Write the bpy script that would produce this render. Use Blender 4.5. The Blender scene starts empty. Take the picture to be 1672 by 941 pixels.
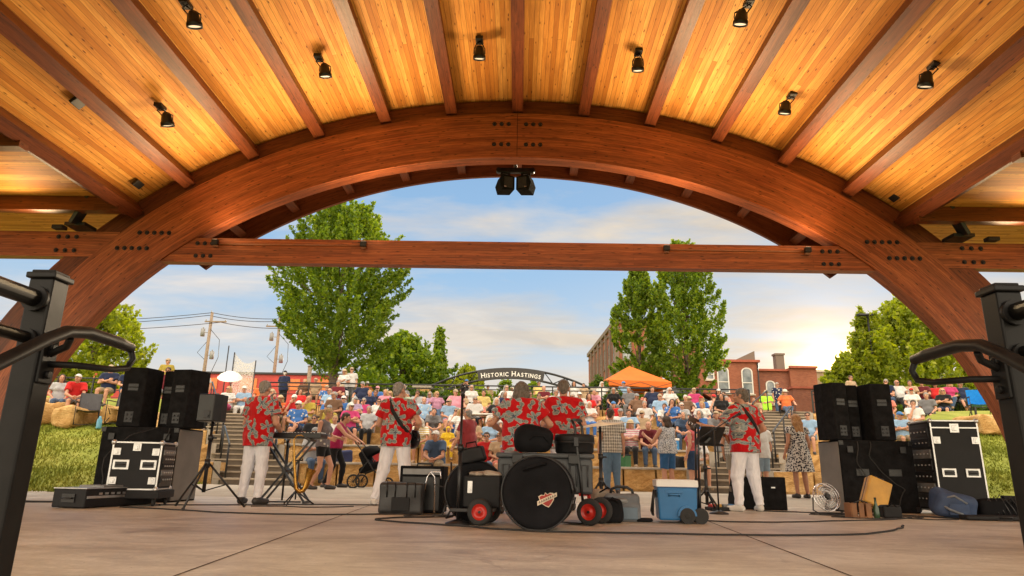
import bpy, bmesh, math, random
import numpy as np
from mathutils import Vector, Matrix, Euler
random.seed(11); RNG = np.random.default_rng(5)
SC = bpy.context.scene; COL = SC.collection
R = math.radians; PI = math.pi

# ------------------------------------------------------------------ mesh helper
class MB:
    def __init__(s): s.v=[]; s.f=[]; s.uv=[]; s.sm=[]; s.mi=[]; s.M=None; s.cur=0
    def _add(s, vs, fs, smooth=False, uvs=None):
        o=len(s.v)
        if s.M is not None: vs=[tuple(s.M@Vector(p)) for p in vs]
        s.v.extend([tuple(p) for p in vs])
        for i,f in enumerate(fs):
            s.f.append([a+o for a in f]); s.sm.append(smooth); s.mi.append(s.cur)
            s.uv.append(uvs[i] if uvs else [(0,0)]*len(f))
        return s
    def box(s, c, d, rz=0, M=None):
        x,y,z=d[0]/2,d[1]/2,d[2]/2
        vs=[Vector((a*x,b*y,e*z)) for a in(-1,1) for b in(-1,1) for e in(-1,1)]
        m=M if M is not None else Matrix.Rotation(rz,4,'Z')
        vs=[Vector(c)+(m.to_3x3()@p) for p in vs]
        return s._add(vs,[[0,1,3,2],[4,6,7,5],[0,4,5,1],[2,3,7,6],[0,2,6,4],[1,5,7,3]])
    def bar(s, p, q, w, h, up=(0,0,1), smooth=False):
        """square bar from p to q; w across, h along up"""
        p,q=Vector(p),Vector(q); d=(q-p).normalized(); u=Vector(up)
        a=d.cross(u)
        if a.length<1e-5: a=d.cross(Vector((1,0,0)))
        a.normalize(); b=a.cross(d)
        vs=[e+a*(i*w/2)+b*(j*h/2) for e in(p,q) for i,j in((-1,-1),(1,-1),(1,1),(-1,1))]
        return s._add(vs,[[3,2,1,0],[4,5,6,7],[0,1,5,4],[1,2,6,5],[2,3,7,6],[3,0,4,7]])
    def cone(s, p, q, r0, r1=None, n=12, caps=True, smooth=True):
        r1=r0 if r1 is None else r1
        p,q=Vector(p),Vector(q); d=(q-p).normalized()
        a=d.cross(Vector((0,0,1)))
        if a.length<1e-4: a=Vector((1,0,0))
        a.normalize(); b=d.cross(a)
        vs=[]
        for c,r in((p,r0),(q,r1)):
            for i in range(n):
                t=2*PI*i/n; vs.append(c+a*(r*math.cos(t))+b*(r*math.sin(t)))
        s._add(vs,[[i,(i+1)%n,n+(i+1)%n,n+i] for i in range(n)],smooth)
        if caps:
            o=len(s.v)-2*n
            for f in(list(range(n))[::-1],list(range(n,2*n))):
                s.f.append([o+k for k in f]); s.sm.append(False); s.mi.append(s.cur); s.uv.append([(0,0)]*n)
        return s
    def tube(s, pts, r, n=8, caps=True, closed=False):
        pts=[Vector(p) for p in pts]; m=len(pts); rs=r if isinstance(r,(list,tuple)) else [r]*m
        vs=[]; pa=None
        for i,p in enumerate(pts):
            if closed: d=pts[(i+1)%m]-pts[i-1]
            else: d=pts[min(i+1,m-1)]-pts[max(i-1,0)]
            d.normalize()
            a=(pa-d*pa.dot(d)) if pa is not None else d.cross(Vector((0,0,1)))
            if a.length<1e-4: a=d.cross(Vector((1,0,0)))
            a.normalize(); pa=a; b=d.cross(a)
            for k in range(n):
                t=2*PI*k/n; vs.append(p+a*(rs[i]*math.cos(t))+b*(rs[i]*math.sin(t)))
        fs=[]
        for i in range(m if closed else m-1):
            j=(i+1)%m
            for k in range(n): fs.append([i*n+k,i*n+(k+1)%n,j*n+(k+1)%n,j*n+k])
        s._add(vs,fs,True)
        if caps and not closed:
            o=len(s.v)-m*n
            for f in(list(range(n))[::-1],list(range((m-1)*n,m*n))):
                s.f.append([o+k for k in f]); s.sm.append(False); s.mi.append(s.cur); s.uv.append([(0,0)]*n)
        return s
    def lathe(s, prof, c=(0,0,0), n=24, M=None):
        """prof: list of (r,z)"""
        m=M.to_3x3() if M is not None else Matrix.Identity(3); vs=[];k=len(prof)
        for i in range(n):
            t=2*PI*i/n
            for r,z in prof: vs.append(Vector(c)+m@Vector((r*math.cos(t),r*math.sin(t),z)))
        fs=[[i*k+j,((i+1)%n)*k+j,((i+1)%n)*k+j+1,i*k+j+1] for i in range(n) for j in range(k-1)]
        return s._add(vs,fs,True)
    def ell(s, c, r, nu=12, nv=8, M=None):
        m=M.to_3x3() if M is not None else Matrix.Identity(3)
        vs=[Vector(c)+m@Vector((0,0,-r[2]))]
        for j in range(1,nv):
            f=-PI/2+PI*j/nv
            for i in range(nu):
                t=2*PI*i/nu; vs.append(Vector(c)+m@Vector((r[0]*math.cos(f)*math.cos(t),r[1]*math.cos(f)*math.sin(t),r[2]*math.sin(f))))
        vs.append(Vector(c)+m@Vector((0,0,r[2])))
        fs=[[0,1+(i+1)%nu,1+i] for i in range(nu)]
        for j in range(nv-2):
            for i in range(nu):
                a=1+j*nu; fs.append([a+i,a+(i+1)%nu,a+nu+(i+1)%nu,a+nu+i])
        a=1+(nv-2)*nu; fs+=[[a+i,a+(i+1)%nu,len(vs)-1] for i in range(nu)]
        return s._add(vs,fs,True)
    def prism(s, poly, p0, ax, ay, ext, smooth=False):
        """polygon (2D list) in plane ax,ay at p0 extruded by vector ext"""
        p0,ax,ay,ext=Vector(p0),Vector(ax),Vector(ay),Vector(ext); n=len(poly)
        A=[p0+ax*u+ay*v for u,v in poly]; B=[p+ext for p in A]
        return s._add(A+B,[list(range(n))[::-1],list(range(n,2*n))]+[[i,(i+1)%n,n+(i+1)%n,n+i] for i in range(n)],smooth)
    def grid(s, P, uvs=None, smooth=True, flip=False):
        """P[i][j] points"""
        ni,nj=len(P),len(P[0]); vs=[p for r in P for p in r]; fs=[];us=[]
        for i in range(ni-1):
            for j in range(nj-1):
                f=[(i,j),(i+1,j),(i+1,j+1),(i,j+1)]
                if flip: f=f[::-1]
                fs.append([a*nj+b for a,b in f])
                if uvs: us.append([uvs[a][b] for a,b in f])
        return s._add(vs,fs,smooth,us if uvs else None)
    def mesh(s, name):
        me=bpy.data.meshes.new(name); me.from_pydata(s.v,[],s.f); 
        if any(any(u!=(0,0) for u in f) for f in s.uv):
            l=me.uv_layers.new(name='UVMap'); l.data.foreach_set('uv',[c for f in s.uv for u in f for c in u])
        me.polygons.foreach_set('use_smooth',s.sm); me.polygons.foreach_set('material_index',s.mi)
        me.update(); return me
    def build(s, name, m, parent=None, bevel=0, seg=2, recalc=True):
        me=s.mesh(name)
        if recalc:
            b=bmesh.new(); b.from_mesh(me); bmesh.ops.recalc_face_normals(b,faces=b.faces); b.to_mesh(me); b.free()
        o=bpy.data.objects.new(name,me); COL.objects.link(o)
        for q in (m if isinstance(m,(list,tuple)) else [m]): me.materials.append(q)
        if parent is not None: o.parent=parent
        if bevel:
            md=o.modifiers.new('edge','BEVEL'); md.width=bevel; md.segments=seg; md.limit_method='ANGLE'; md.angle_limit=R(40); md.harden_normals=False
        return o
def npmesh(name, V, F, mats, parent=None, smooth=True, mi=None, uv=None):
    me=bpy.data.meshes.new(name); F=np.asarray(F); k=F.shape[1]
    me.vertices.add(len(V)); me.vertices.foreach_set('co',np.asarray(V,np.float32).ravel())
    me.loops.add(F.size); me.loops.foreach_set('vertex_index',F.ravel().astype(np.int32))
    me.polygons.add(len(F)); me.polygons.foreach_set('loop_start',np.arange(0,F.size,k,dtype=np.int32))
    me.polygons.foreach_set('use_smooth',np.full(len(F),smooth))
    if mi is not None: me.polygons.foreach_set('material_index',np.asarray(mi,np.int32))
    if uv is not None:
        l=me.uv_layers.new(name='UVMap'); l.data.foreach_set('uv',np.asarray(uv,np.float32).ravel())
    me.update(calc_edges=True); me.validate()
    for q in (mats if isinstance(mats,(list,tuple)) else [mats]): me.materials.append(q)
    if parent is False: return me
    o=bpy.data.objects.new(name,me); COL.objects.link(o)
    if parent is not None: o.parent=parent
    return o
def tag(o, label=None, cat=None, group=None, kind=None):
    if label: o['label']=label
    if cat: o['category']=cat
    if group: o['group']=group
    if kind: o['kind']=kind
    return o
def thing(name, label, cat, loc=(0,0,0), rz=0, group=None):
    o=bpy.data.objects.new(name,None); COL.objects.link(o); o.empty_display_size=.2
    o.location=loc; o.rotation_euler=(0,0,rz); return tag(o,label,cat,group)
def inst(name, me, parent=None, M=None):
    o=bpy.data.objects.new(name,me); COL.objects.link(o)
    if parent is not None: o.parent=parent
    if M is not None: o.matrix_local=M
    return o
def kids(o): return [c for c in bpy.data.objects if c.parent is o]
def copy_tree(o, parent=None):
    c=o.copy(); COL.objects.link(c); c.parent=parent
    for ch in list(o.children): copy_tree(ch,c)
    return c

# ------------------------------------------------------------------ materials
class NT:
    def __init__(s,name):
        s.m=bpy.data.materials.new(name); s.m.use_nodes=True; s.t=s.m.node_tree; s.n=s.t.nodes; s.l=s.t.links
        s.b=s.n['Principled BSDF']; s.out=s.n['Material Output']
    def N(s,t,**k):
        n=s.n.new(t)
        for a,v in k.items():
            if a in n.inputs: n.inputs[a].default_value=v
            else: setattr(n,a,v)
        return n
    def L(s,a,b): s.l.new(a,b)
    def ramp(s,fac,stops,interp='LINEAR'):
        r=s.n.new('ShaderNodeValToRGB'); r.color_ramp.interpolation=interp
        e=r.color_ramp.elements
        while len(e)<len(stops): e.new(.5)
        for i,(p,c) in enumerate(stops): e[i].position=p; e[i].color=(*c,1) if len(c)==3 else c
        s.L(fac,r.inputs[0]); return r.outputs[0]
    def noise(s,scale,detail=4,vec=None,rough=.55,dist=0,out='Fac'):
        n=s.n.new('ShaderNodeTexNoise'); n.inputs['Scale'].default_value=scale; n.inputs['Detail'].default_value=detail
        n.inputs['Roughness'].default_value=rough; n.inputs['Distortion'].default_value=dist
        if vec is not None: s.L(vec,n.inputs['Vector'])
        return n.outputs[out]
    def vor(s,scale,vec=None,feature='F1',out='Distance',rand=1,dim='3D'):
        n=s.n.new('ShaderNodeTexVoronoi'); n.voronoi_dimensions=dim; n.feature=feature; n.inputs['Scale'].default_value=scale; n.inputs['Randomness'].default_value=rand
        if vec is not None: s.L(vec,n.inputs['Vector'])
        return n.outputs[out]
    def co(s,kind='Object'): 
        return s.n.new('ShaderNodeTexCoord').outputs[kind]
    def map(s,vec,scale=(1,1,1),rot=(0,0,0),loc=(0,0,0)):
        n=s.n.new('ShaderNodeMapping'); n.inputs['Scale'].default_value=scale; n.inputs['Rotation'].default_value=rot; n.inputs['Location'].default_value=loc
        s.L(vec,n.inputs['Vector']); return n.outputs[0]
    def mix(s,fac,a,b,mode='MIX'):
        n=s.n.new('ShaderNodeMix'); n.data_type='RGBA'; n.blend_type=mode
        for v,i in((fac,0),(a,6),(b,7)):
            if hasattr(v,'is_linked') or isinstance(v,bpy.types.NodeSocket): s.L(v,n.inputs[i])
            else: n.inputs[i].default_value=v if i==0 else ((*v,1) if len(v)==3 else v)
        return n.outputs[2]
    def math(s,op,a,b=None,c=None,clamp=False):
        n=s.n.new('ShaderNodeMath'); n.operation=op; n.use_clamp=clamp
        for i,v in enumerate((a,b,c)):
            if v is None: continue
            if isinstance(v,bpy.types.NodeSocket): s.L(v,n.inputs[i])
            else: n.inputs[i].default_value=v
        return n.outputs[0]
    def bump(s,h,strength=.3,dist=.01):
        n=s.n.new('ShaderNodeBump'); n.inputs['Strength'].default_value=strength; n.inputs['Distance'].default_value=dist
        s.L(h,n.inputs['Height']); s.L(n.outputs[0],s.b.inputs['Normal'])
    def col(s,c):
        if isinstance(c,bpy.types.NodeSocket): s.L(c,s.b.inputs['Base Color'])
        else: s.b.inputs['Base Color'].default_value=(*c,1)
    def set(s,**k):
        for a,v in k.items():
            a={'rough':'Roughness','metal':'Metallic','spec':'Specular IOR Level','sheen':'Sheen Weight','coat':'Coat Weight'}.get(a,a)
            if isinstance(v,bpy.types.NodeSocket): s.L(v,s.b.inputs[a])
            else: s.b.inputs[a].default_value=v
        return s
MATS={}
def simple(name,c,rough=.6,metal=0,var=.18,scale=6,bump=.15,bs=60,spec=.5,c2=None):
    """plain material with uneven tone, uneven gloss and a little relief"""
    if name in MATS: return MATS[name]
    t=NT(name); co=t.co()
    n=t.noise(scale,5,co); dk=tuple(x*(1-var) for x in c); lt=c2 or tuple(min(1,x*(1+var)+.004) for x in c)
    t.col(t.ramp(n,[(.3,dk),(.7,lt)]))
    rr=t.N('ShaderNodeMapRange'); t.L(n,rr.inputs[0]); rr.inputs[3].default_value=max(.05,rough-.1); rr.inputs[4].default_value=min(1,rough+.12)
    t.set(rough=rr.outputs[0],metal=metal,spec=spec)
    if bump: t.bump(t.noise(bs,3,co),bump,.004)
    MATS[name]=t.m; return t.m
def cloth(name,pattern='plain',base=None):
    """woven cloth; colour comes from the object's own colour"""
    if name in MATS: return MATS[name]
    t=NT(name); co=t.co(); oi=t.n.new('ShaderNodeObjectInfo')
    c=oi.outputs['Color'] if base is None else base
    if pattern=='stripes':
        w=t.N('ShaderNodeTexWave',wave_type='BANDS',bands_direction='Z',Scale=5.0,Distortion=.6); t.L(co,w.inputs['Vector'])
        c=t.mix(t.ramp(w.outputs['Fac'],[(.45,(0,0,0)),(.55,(1,1,1))]),c,(.75,.74,.72))
    elif pattern=='floral':
        d=t.vor(11,co); c=t.mix(t.ramp(t.math('ADD',d,t.math('MULTIPLY',t.noise(30,2,co),.3)),[(.38,(1,1,1)),(.46,(0,0,0))]),c,(.62,.58,.5))
    elif pattern=='print':
        m=t.n.new('ShaderNodeVectorMath'); m.operation='DISTANCE'; m.inputs[1].default_value=(0,-.14,1.27); t.L(co,m.inputs[0])
        k=t.math('MULTIPLY',t.ramp(m.outputs['Value'],[(.085,(1,1,1)),(.1,(0,0,0))]),t.ramp(t.noise(26,1,co),[(.46,(0,0,0)),(.5,(1,1,1))]))
        c=t.mix(k,c,(.45,.42,.38))
    n=t.noise(9,4,co)
    c=t.mix(t.math('MULTIPLY',t.ramp(n,[(.35,(1,1,1)),(.65,(0,0,0))]),.4),c,(.0,.0,.0),'MULTIPLY') if False else t.mix(.28,c,t.ramp(n,[(.3,(.35,.35,.35)),(.7,(1,1,1))]),'MULTIPLY')
    t.col(c); t.set(rough=.9,spec=.15,sheen=.15)
    f=t.math('ADD',t.math('MULTIPLY',t.noise(7,3,t.map(co,(1,1,.55)),.5,1.2),1.0),t.math('MULTIPLY',t.noise(160,2,co),.12))
    t.bump(f,.55,.03); MATS[name]=t.m; return t.m

def wood_deck():
    t=NT('pine_decking'); uv=t.co('UV')
    br=t.N('ShaderNodeTexBrick',offset=.39,offset_frequency=3,squash=1.0); t.L(uv,br.inputs['Vector'])
    br.inputs['Color1'].default_value=(0,0,0,1); br.inputs['Color2'].default_value=(1,1,1,1); br.inputs['Mortar'].default_value=(.5,.5,.5,1)
    br.inputs['Scale'].default_value=1; br.inputs['Mortar Size'].default_value=.0026; br.inputs['Mortar Smooth'].default_value=.3
    br.inputs['Brick Width'].default_value=4.6; br.inputs['Row Height'].default_value=.075
    g=t.noise(1,6,t.map(uv,(3.0,75,1)),.6,1.4); g2=t.noise(1,3,t.map(uv,(1.2,14,1)),.5,.8)
    bc=t.ramp(br.outputs['Color'],[(0,(.50,.185,.026)),(.25,(.66,.28,.048)),(.6,(.77,.36,.072)),(1,(.85,.44,.105))])
    c=t.mix(t.math('MULTIPLY',t.ramp(g2,[(.4,(0,0,0)),(.7,(1,1,1))]),.6),bc,(.40,.15,.03))
    c=t.mix(.5,c,t.ramp(g,[(.3,(.5,.4,.3)),(.62,(1,1,1))]),'MULTIPLY')
    kn=t.vor(1,t.map(uv,(1.7,7,1)),rand=1,dim='2D'); 
    c=t.mix(t.ramp(t.math('ADD',t.math('ADD',kn,t.math('MULTIPLY',t.noise(30,2,uv),.05)),t.math('MULTIPLY',t.noise(1.1,2,uv),.10)),[(.09,(1,1,1)),(.15,(0,0,0))]),c,(.12,.035,.008))
    c=t.mix(t.math('MULTIPLY',br.outputs['Fac'],.85),c,(.09,.03,.008))
    t.col(c); t.set(rough=.62,spec=.25)
    t.bump(t.math('SUBTRACT',t.math('MULTIPLY',g,.3),br.outputs['Fac']),.5,.006); return t.m
def glulam(name,base,dark,lam=22.0):
    t=NT(name); uv=t.co('UV')
    g=t.noise(1,6,t.map(uv,(2.2,60,1)),.62,1.2); g2=t.noise(1,4,t.map(uv,(.9,9,1)),.55,.5)
    br=t.N('ShaderNodeTexBrick',offset=.41,offset_frequency=2); t.L(uv,br.inputs['Vector'])
    br.inputs['Color1'].default_value=(.25,.25,.25,1); br.inputs['Color2'].default_value=(1,1,1,1); br.inputs['Mortar'].default_value=(0,0,0,1)
    br.inputs['Scale'].default_value=1; br.inputs['Mortar Size'].default_value=.003; br.inputs['Mortar Smooth'].default_value=.4
    br.inputs['Brick Width'].default_value=3.1; br.inputs['Row Height'].default_value=1/lam
    c=t.mix(t.ramp(g2,[(.3,(0,0,0)),(.7,(1,1,1))]),base,dark)
    c=t.mix(.5,c,br.outputs['Color'],'MULTIPLY')
    c=t.mix(.8,c,t.ramp(g,[(.34,(.36,.30,.27)),(.58,(1.1,1.1,1.1))]),'MULTIPLY')
    kn=t.vor(1,t.map(uv,(1.6,9,1)),dim='2D'); c=t.mix(t.ramp(kn,[(.03,(1,1,1)),(.075,(0,0,0))]),c,(.035,.01,.004))
    t.col(c); t.set(rough=.45,spec=.35); t.bump(g,.35,.006); return t.m
def stamped_floor():
    t=NT('stained_concrete'); co=t.co()
    a=t.noise(.5,7,t.map(co,(1,1.3,1)),.62,.6); b=t.noise(1,8,t.map(co,(1.5,3.6,1)),.72,1.1); d=t.noise(26,6,co,.7)
    c=t.ramp(t.math('ADD',t.math('MULTIPLY',a,.5),t.math('MULTIPLY',b,.5)),[(.36,(.29,.235,.175)),(.45,(.44,.375,.295)),(.53,(.57,.51,.415)),(.62,(.70,.645,.55))])
    c=t.mix(.45,c,t.ramp(d,[(.3,(.55,.52,.5)),(.62,(1,1,1))]),'MULTIPLY')
    sp=t.vor(9,co); c=t.mix(t.ramp(sp,[(.02,(1,1,1)),(.06,(0,0,0))]),c,(.06,.04,.025))
    st=t.noise(1.4,3,co,.5); c=t.mix(t.ramp(st,[(.60,(0,0,0)),(.70,(.30,.30,.30))]),c,(.14,.09,.055))
    hl=t.vor(1,t.map(co,(.55,2.4,1)),'DISTANCE_TO_EDGE'); c=t.mix(t.math('MULTIPLY',t.ramp(t.math('ADD',hl,t.math('MULTIPLY',t.noise(4,4,co),.12)),[(.052,(1,1,1)),(.062,(0,0,0))]),.25),c,(.12,.08,.05))
    t.col(c); t.set(rough=t.ramp(t.math('ADD',t.math('MULTIPLY',b,.7),t.math('MULTIPLY',d,.3)),[(.3,(.33,)*3),(.7,(.6,)*3)]),spec=.45)
    t.bump(t.math('ADD',b,t.math('MULTIPLY',d,.35)),.4,.012); return t.m
def pale_concrete(name='pale_concrete',c1=(.33,.29,.24),c2=(.5,.45,.38)):
    t=NT(name); co=t.co(); a=t.noise(.8,7,co,.65); d=t.noise(30,5,co,.7)
    c=t.ramp(a,[(.3,c1),(.7,c2)]); c=t.mix(.4,c,t.ramp(d,[(.3,(.6,.58,.56)),(.65,(1,1,1))]),'MULTIPLY')
    t.col(c); t.set(rough=.85,spec=.3); t.bump(d,.3,.006); return t.m
def limestone():
    t=NT('split_limestone'); co=t.co(); gi=t.n.new('ShaderNodeNewGeometry')
    a=t.noise(2.3,7,co,.65,.6); b=t.noise(1,6,t.map(co,(5,5,16)),.65,2.0)
    c=t.ramp(a,[(.25,(.34,.18,.06)),(.42,(.55,.33,.125)),(.58,(.68,.45,.20)),(.78,(.76,.57,.32))])
    c=t.mix(.55,c,t.ramp(b,[(.34,(.5,.4,.3)),(.6,(1,1,1))]),'MULTIPLY')
    c=t.mix(.35,c,t.ramp(gi.outputs['Random Per Island'],[(0,(.62,.5,.38)),(.5,(.95,.86,.74)),(1,(1,1,1))]),'MULTIPLY')
    t.col(c); t.set(rough=.9,spec=.2); t.bump(t.math('ADD',t.math('MULTIPLY',a,1.0),t.math('MULTIPLY',b,.6)),.9,.05); return t.m
def brick(name,c1,c2,mortar=(.3,.25,.21),sc=1.0):
    t=NT(name); uv=t.co('UV'); br=t.N('ShaderNodeTexBrick'); t.L(uv,br.inputs['Vector'])
    br.inputs['Color1'].default_value=(*c1,1); br.inputs['Color2'].default_value=(*c2,1); br.inputs['Mortar'].default_value=(*mortar,1)
    br.inputs['Scale'].default_value=sc; br.inputs['Brick Width'].default_value=.22; br.inputs['Row Height'].default_value=.075; br.inputs['Mortar Size'].default_value=.006
    n=t.noise(.6,6,uv,.65); c=t.mix(.55,br.outputs['Color'],t.ramp(n,[(.3,(.5,.47,.45)),(.7,(1,1,1))]),'MULTIPLY')
    t.col(c); t.set(rough=.9); t.bump(br.outputs['Fac'],-.3,.01); return t.m
def leaf_mat(name,a,b,c,trans=.45):
    t=NT(name); gi=t.n.new('ShaderNodeNewGeometry'); co=t.co()
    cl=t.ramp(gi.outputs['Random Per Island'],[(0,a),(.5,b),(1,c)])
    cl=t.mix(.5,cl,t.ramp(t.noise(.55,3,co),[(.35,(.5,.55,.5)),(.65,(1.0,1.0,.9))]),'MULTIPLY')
    t.col(cl); t.set(rough=.55,spec=.3)
    tr=t.n.new('ShaderNodeBsdfTranslucent'); hs=t.N('ShaderNodeHueSaturation',Saturation=1.15,Value=2.4); t.L(cl,hs.inputs['Color']); t.L(t.mix(.35,hs.outputs[0],(.35,.34,.02)),tr.inputs['Color'])
    mx=t.n.new('ShaderNodeMixShader'); mx.inputs[0].default_value=trans; t.L(t.b.outputs[0],mx.inputs[1]); t.L(tr.outputs[0],mx.inputs[2]); t.L(mx.outputs[0],t.out.inputs[0]); return t.m
def grass_mat(name,blade=False):
    t=NT(name); co=t.co(); gi=t.n.new('ShaderNodeNewGeometry')
    n=t.noise(.7,6,co,.65); m=t.noise(9,5,co,.7)
    c=t.ramp(n,[(.3,(.16,.20,.026)),(.5,(.27,.30,.042)),(.7,(.40,.39,.085))])
    c=t.mix(.5,c,t.ramp(m,[(.3,(.45,.45,.4)),(.65,(1,1,1))]),'MULTIPLY')
    if blade: c=t.mix(.6,c,t.ramp(gi.outputs['Random Per Island'],[(0,(.5,.55,.4)),(.8,(1,1,.8)),(1,(1.0,.85,.5))]),'MULTIPLY')
    t.col(c); t.set(rough=.8,spec=.2)
    if not blade: t.bump(m,.8,.05)
    return t.m
def glass_dark(name='window_glass'):
    t=NT(name); co=t.co(); t.col(t.ramp(t.noise(1.2,3,co),[(.35,(.10,.12,.14)),(.65,(.26,.29,.31))])); t.set(rough=.12,spec=.6); return t.m
DECK=wood_deck(); ARCHW=glulam('arch_glulam',(.50,.145,.046),(.33,.08,.024)); RAFT=glulam('rafter_glulam',(.25,.066,.018),(.15,.034,.010),8.0)
FASC=glulam('fascia_wood',(.26,.072,.024),(.17,.042,.014),8.0)
FLOOR=stamped_floor(); CONC=pale_concrete(); STEPC=pale_concrete('step_concrete',(.30,.245,.185),(.44,.37,.28)); STONE=limestone()
BLACKM=simple('black_steel',(.008,.008,.009),.36,0,.4,7,.22,70,.45); PSTEEL=simple('painted_steel',(.005,.005,.0055),.46,0,.35,9,.03,160,.18,(.014,.013,.013))
DKMET=simple('dark_metal',(.03,.03,.032),.4,.6,.2)
BLK=simple('black_vinyl',(.006,.006,.007),.6,0,.4,4,.35,90,.3); BLKC=simple('black_carpet',(.008,.008,.009),.9,0,.4,12,.6,220,.12)
NYL=simple('black_nylon',(.005,.005,.0065),.8,0,.45,3,.5,120,.15); GREYW=simple('grey_cabinet',(.16,.145,.125),.6,0,.2,3,.2)
ALU=simple('aluminium',(.55,.55,.55),.32,.85,.15,10,.05); CHROME=simple('chrome',(.7,.7,.72),.15,1,.05,3,0); RUB=simple('rubber',(.018,.018,.018),.8)
REDP=simple('red_paint',(.48,.018,.01),.35); WHITEP=simple('white_paint',(.72,.71,.68),.5,0,.06); GLASSW=glass_dark()
BARK=simple('bark',(.10,.07,.05),.95,0,.45,9,.9,30); WOODPOLE=simple('weathered_pole',(.24,.18,.13),.9,0,.3,7,.5,25)
SKIN=None
def skin_mat():
    t=NT('skin'); co=t.co(); oi=t.n.new('ShaderNodeObjectInfo')
    c=t.ramp(oi.outputs['Random'],[(0,(.46,.24,.155)),(.5,(.56,.31,.21)),(1,(.38,.185,.11))])
    c=t.mix(.35,c,t.ramp(t.noise(14,4,co),[(.3,(.82,.62,.55)),(.7,(1,1,1))]),'MULTIPLY')
    t.col(c); t.set(rough=.5,spec=.35); t.set(**{'Subsurface Weight':.08}); t.b.inputs['Subsurface Radius'].default_value=(.012,.004,.002)
    t.bump(t.noise(90,3,co),.15,.004); return t.m
SKIN=skin_mat(); EYE=simple('eye_dark',(.03,.02,.018),.3); LIP=simple('lips',(.32,.10,.08),.5)
def hair_mat(name,c,c2):
    t=NT(name); co=t.co(); g=t.noise(1,5,t.map(co,(95,95,12)),.65,.8)
    t.col(t.ramp(g,[(.3,c),(.68,c2)])); t.set(rough=.5,spec=.4); t.bump(g,1.0,.03); MATS[name]=t.m; return t.m
HAIR={'grey':hair_mat('grey_hair',(.13,.12,.11),(.44,.42,.39)),'short':hair_mat('brown_hair',(.03,.017,.01),(.10,.058,.032)),
 'white':hair_mat('white_hair',(.42,.40,.37),(.74,.72,.68)),'blond':hair_mat('blond_hair',(.28,.16,.06),(.60,.42,.20)),
 'brownlong':hair_mat('dark_hair',(.025,.013,.008),(.085,.045,.024)),'red':hair_mat('red_hair',(.22,.085,.025),(.56,.30,.11)),'mixed':hair_mat('grizzled_hair',(.06,.045,.035),(.26,.22,.18))}
SKY_STRENGTH=.10; SUN_STRENGTH=4.2; UP_W=740; DOWN_W=60; REAR=37.0
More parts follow.
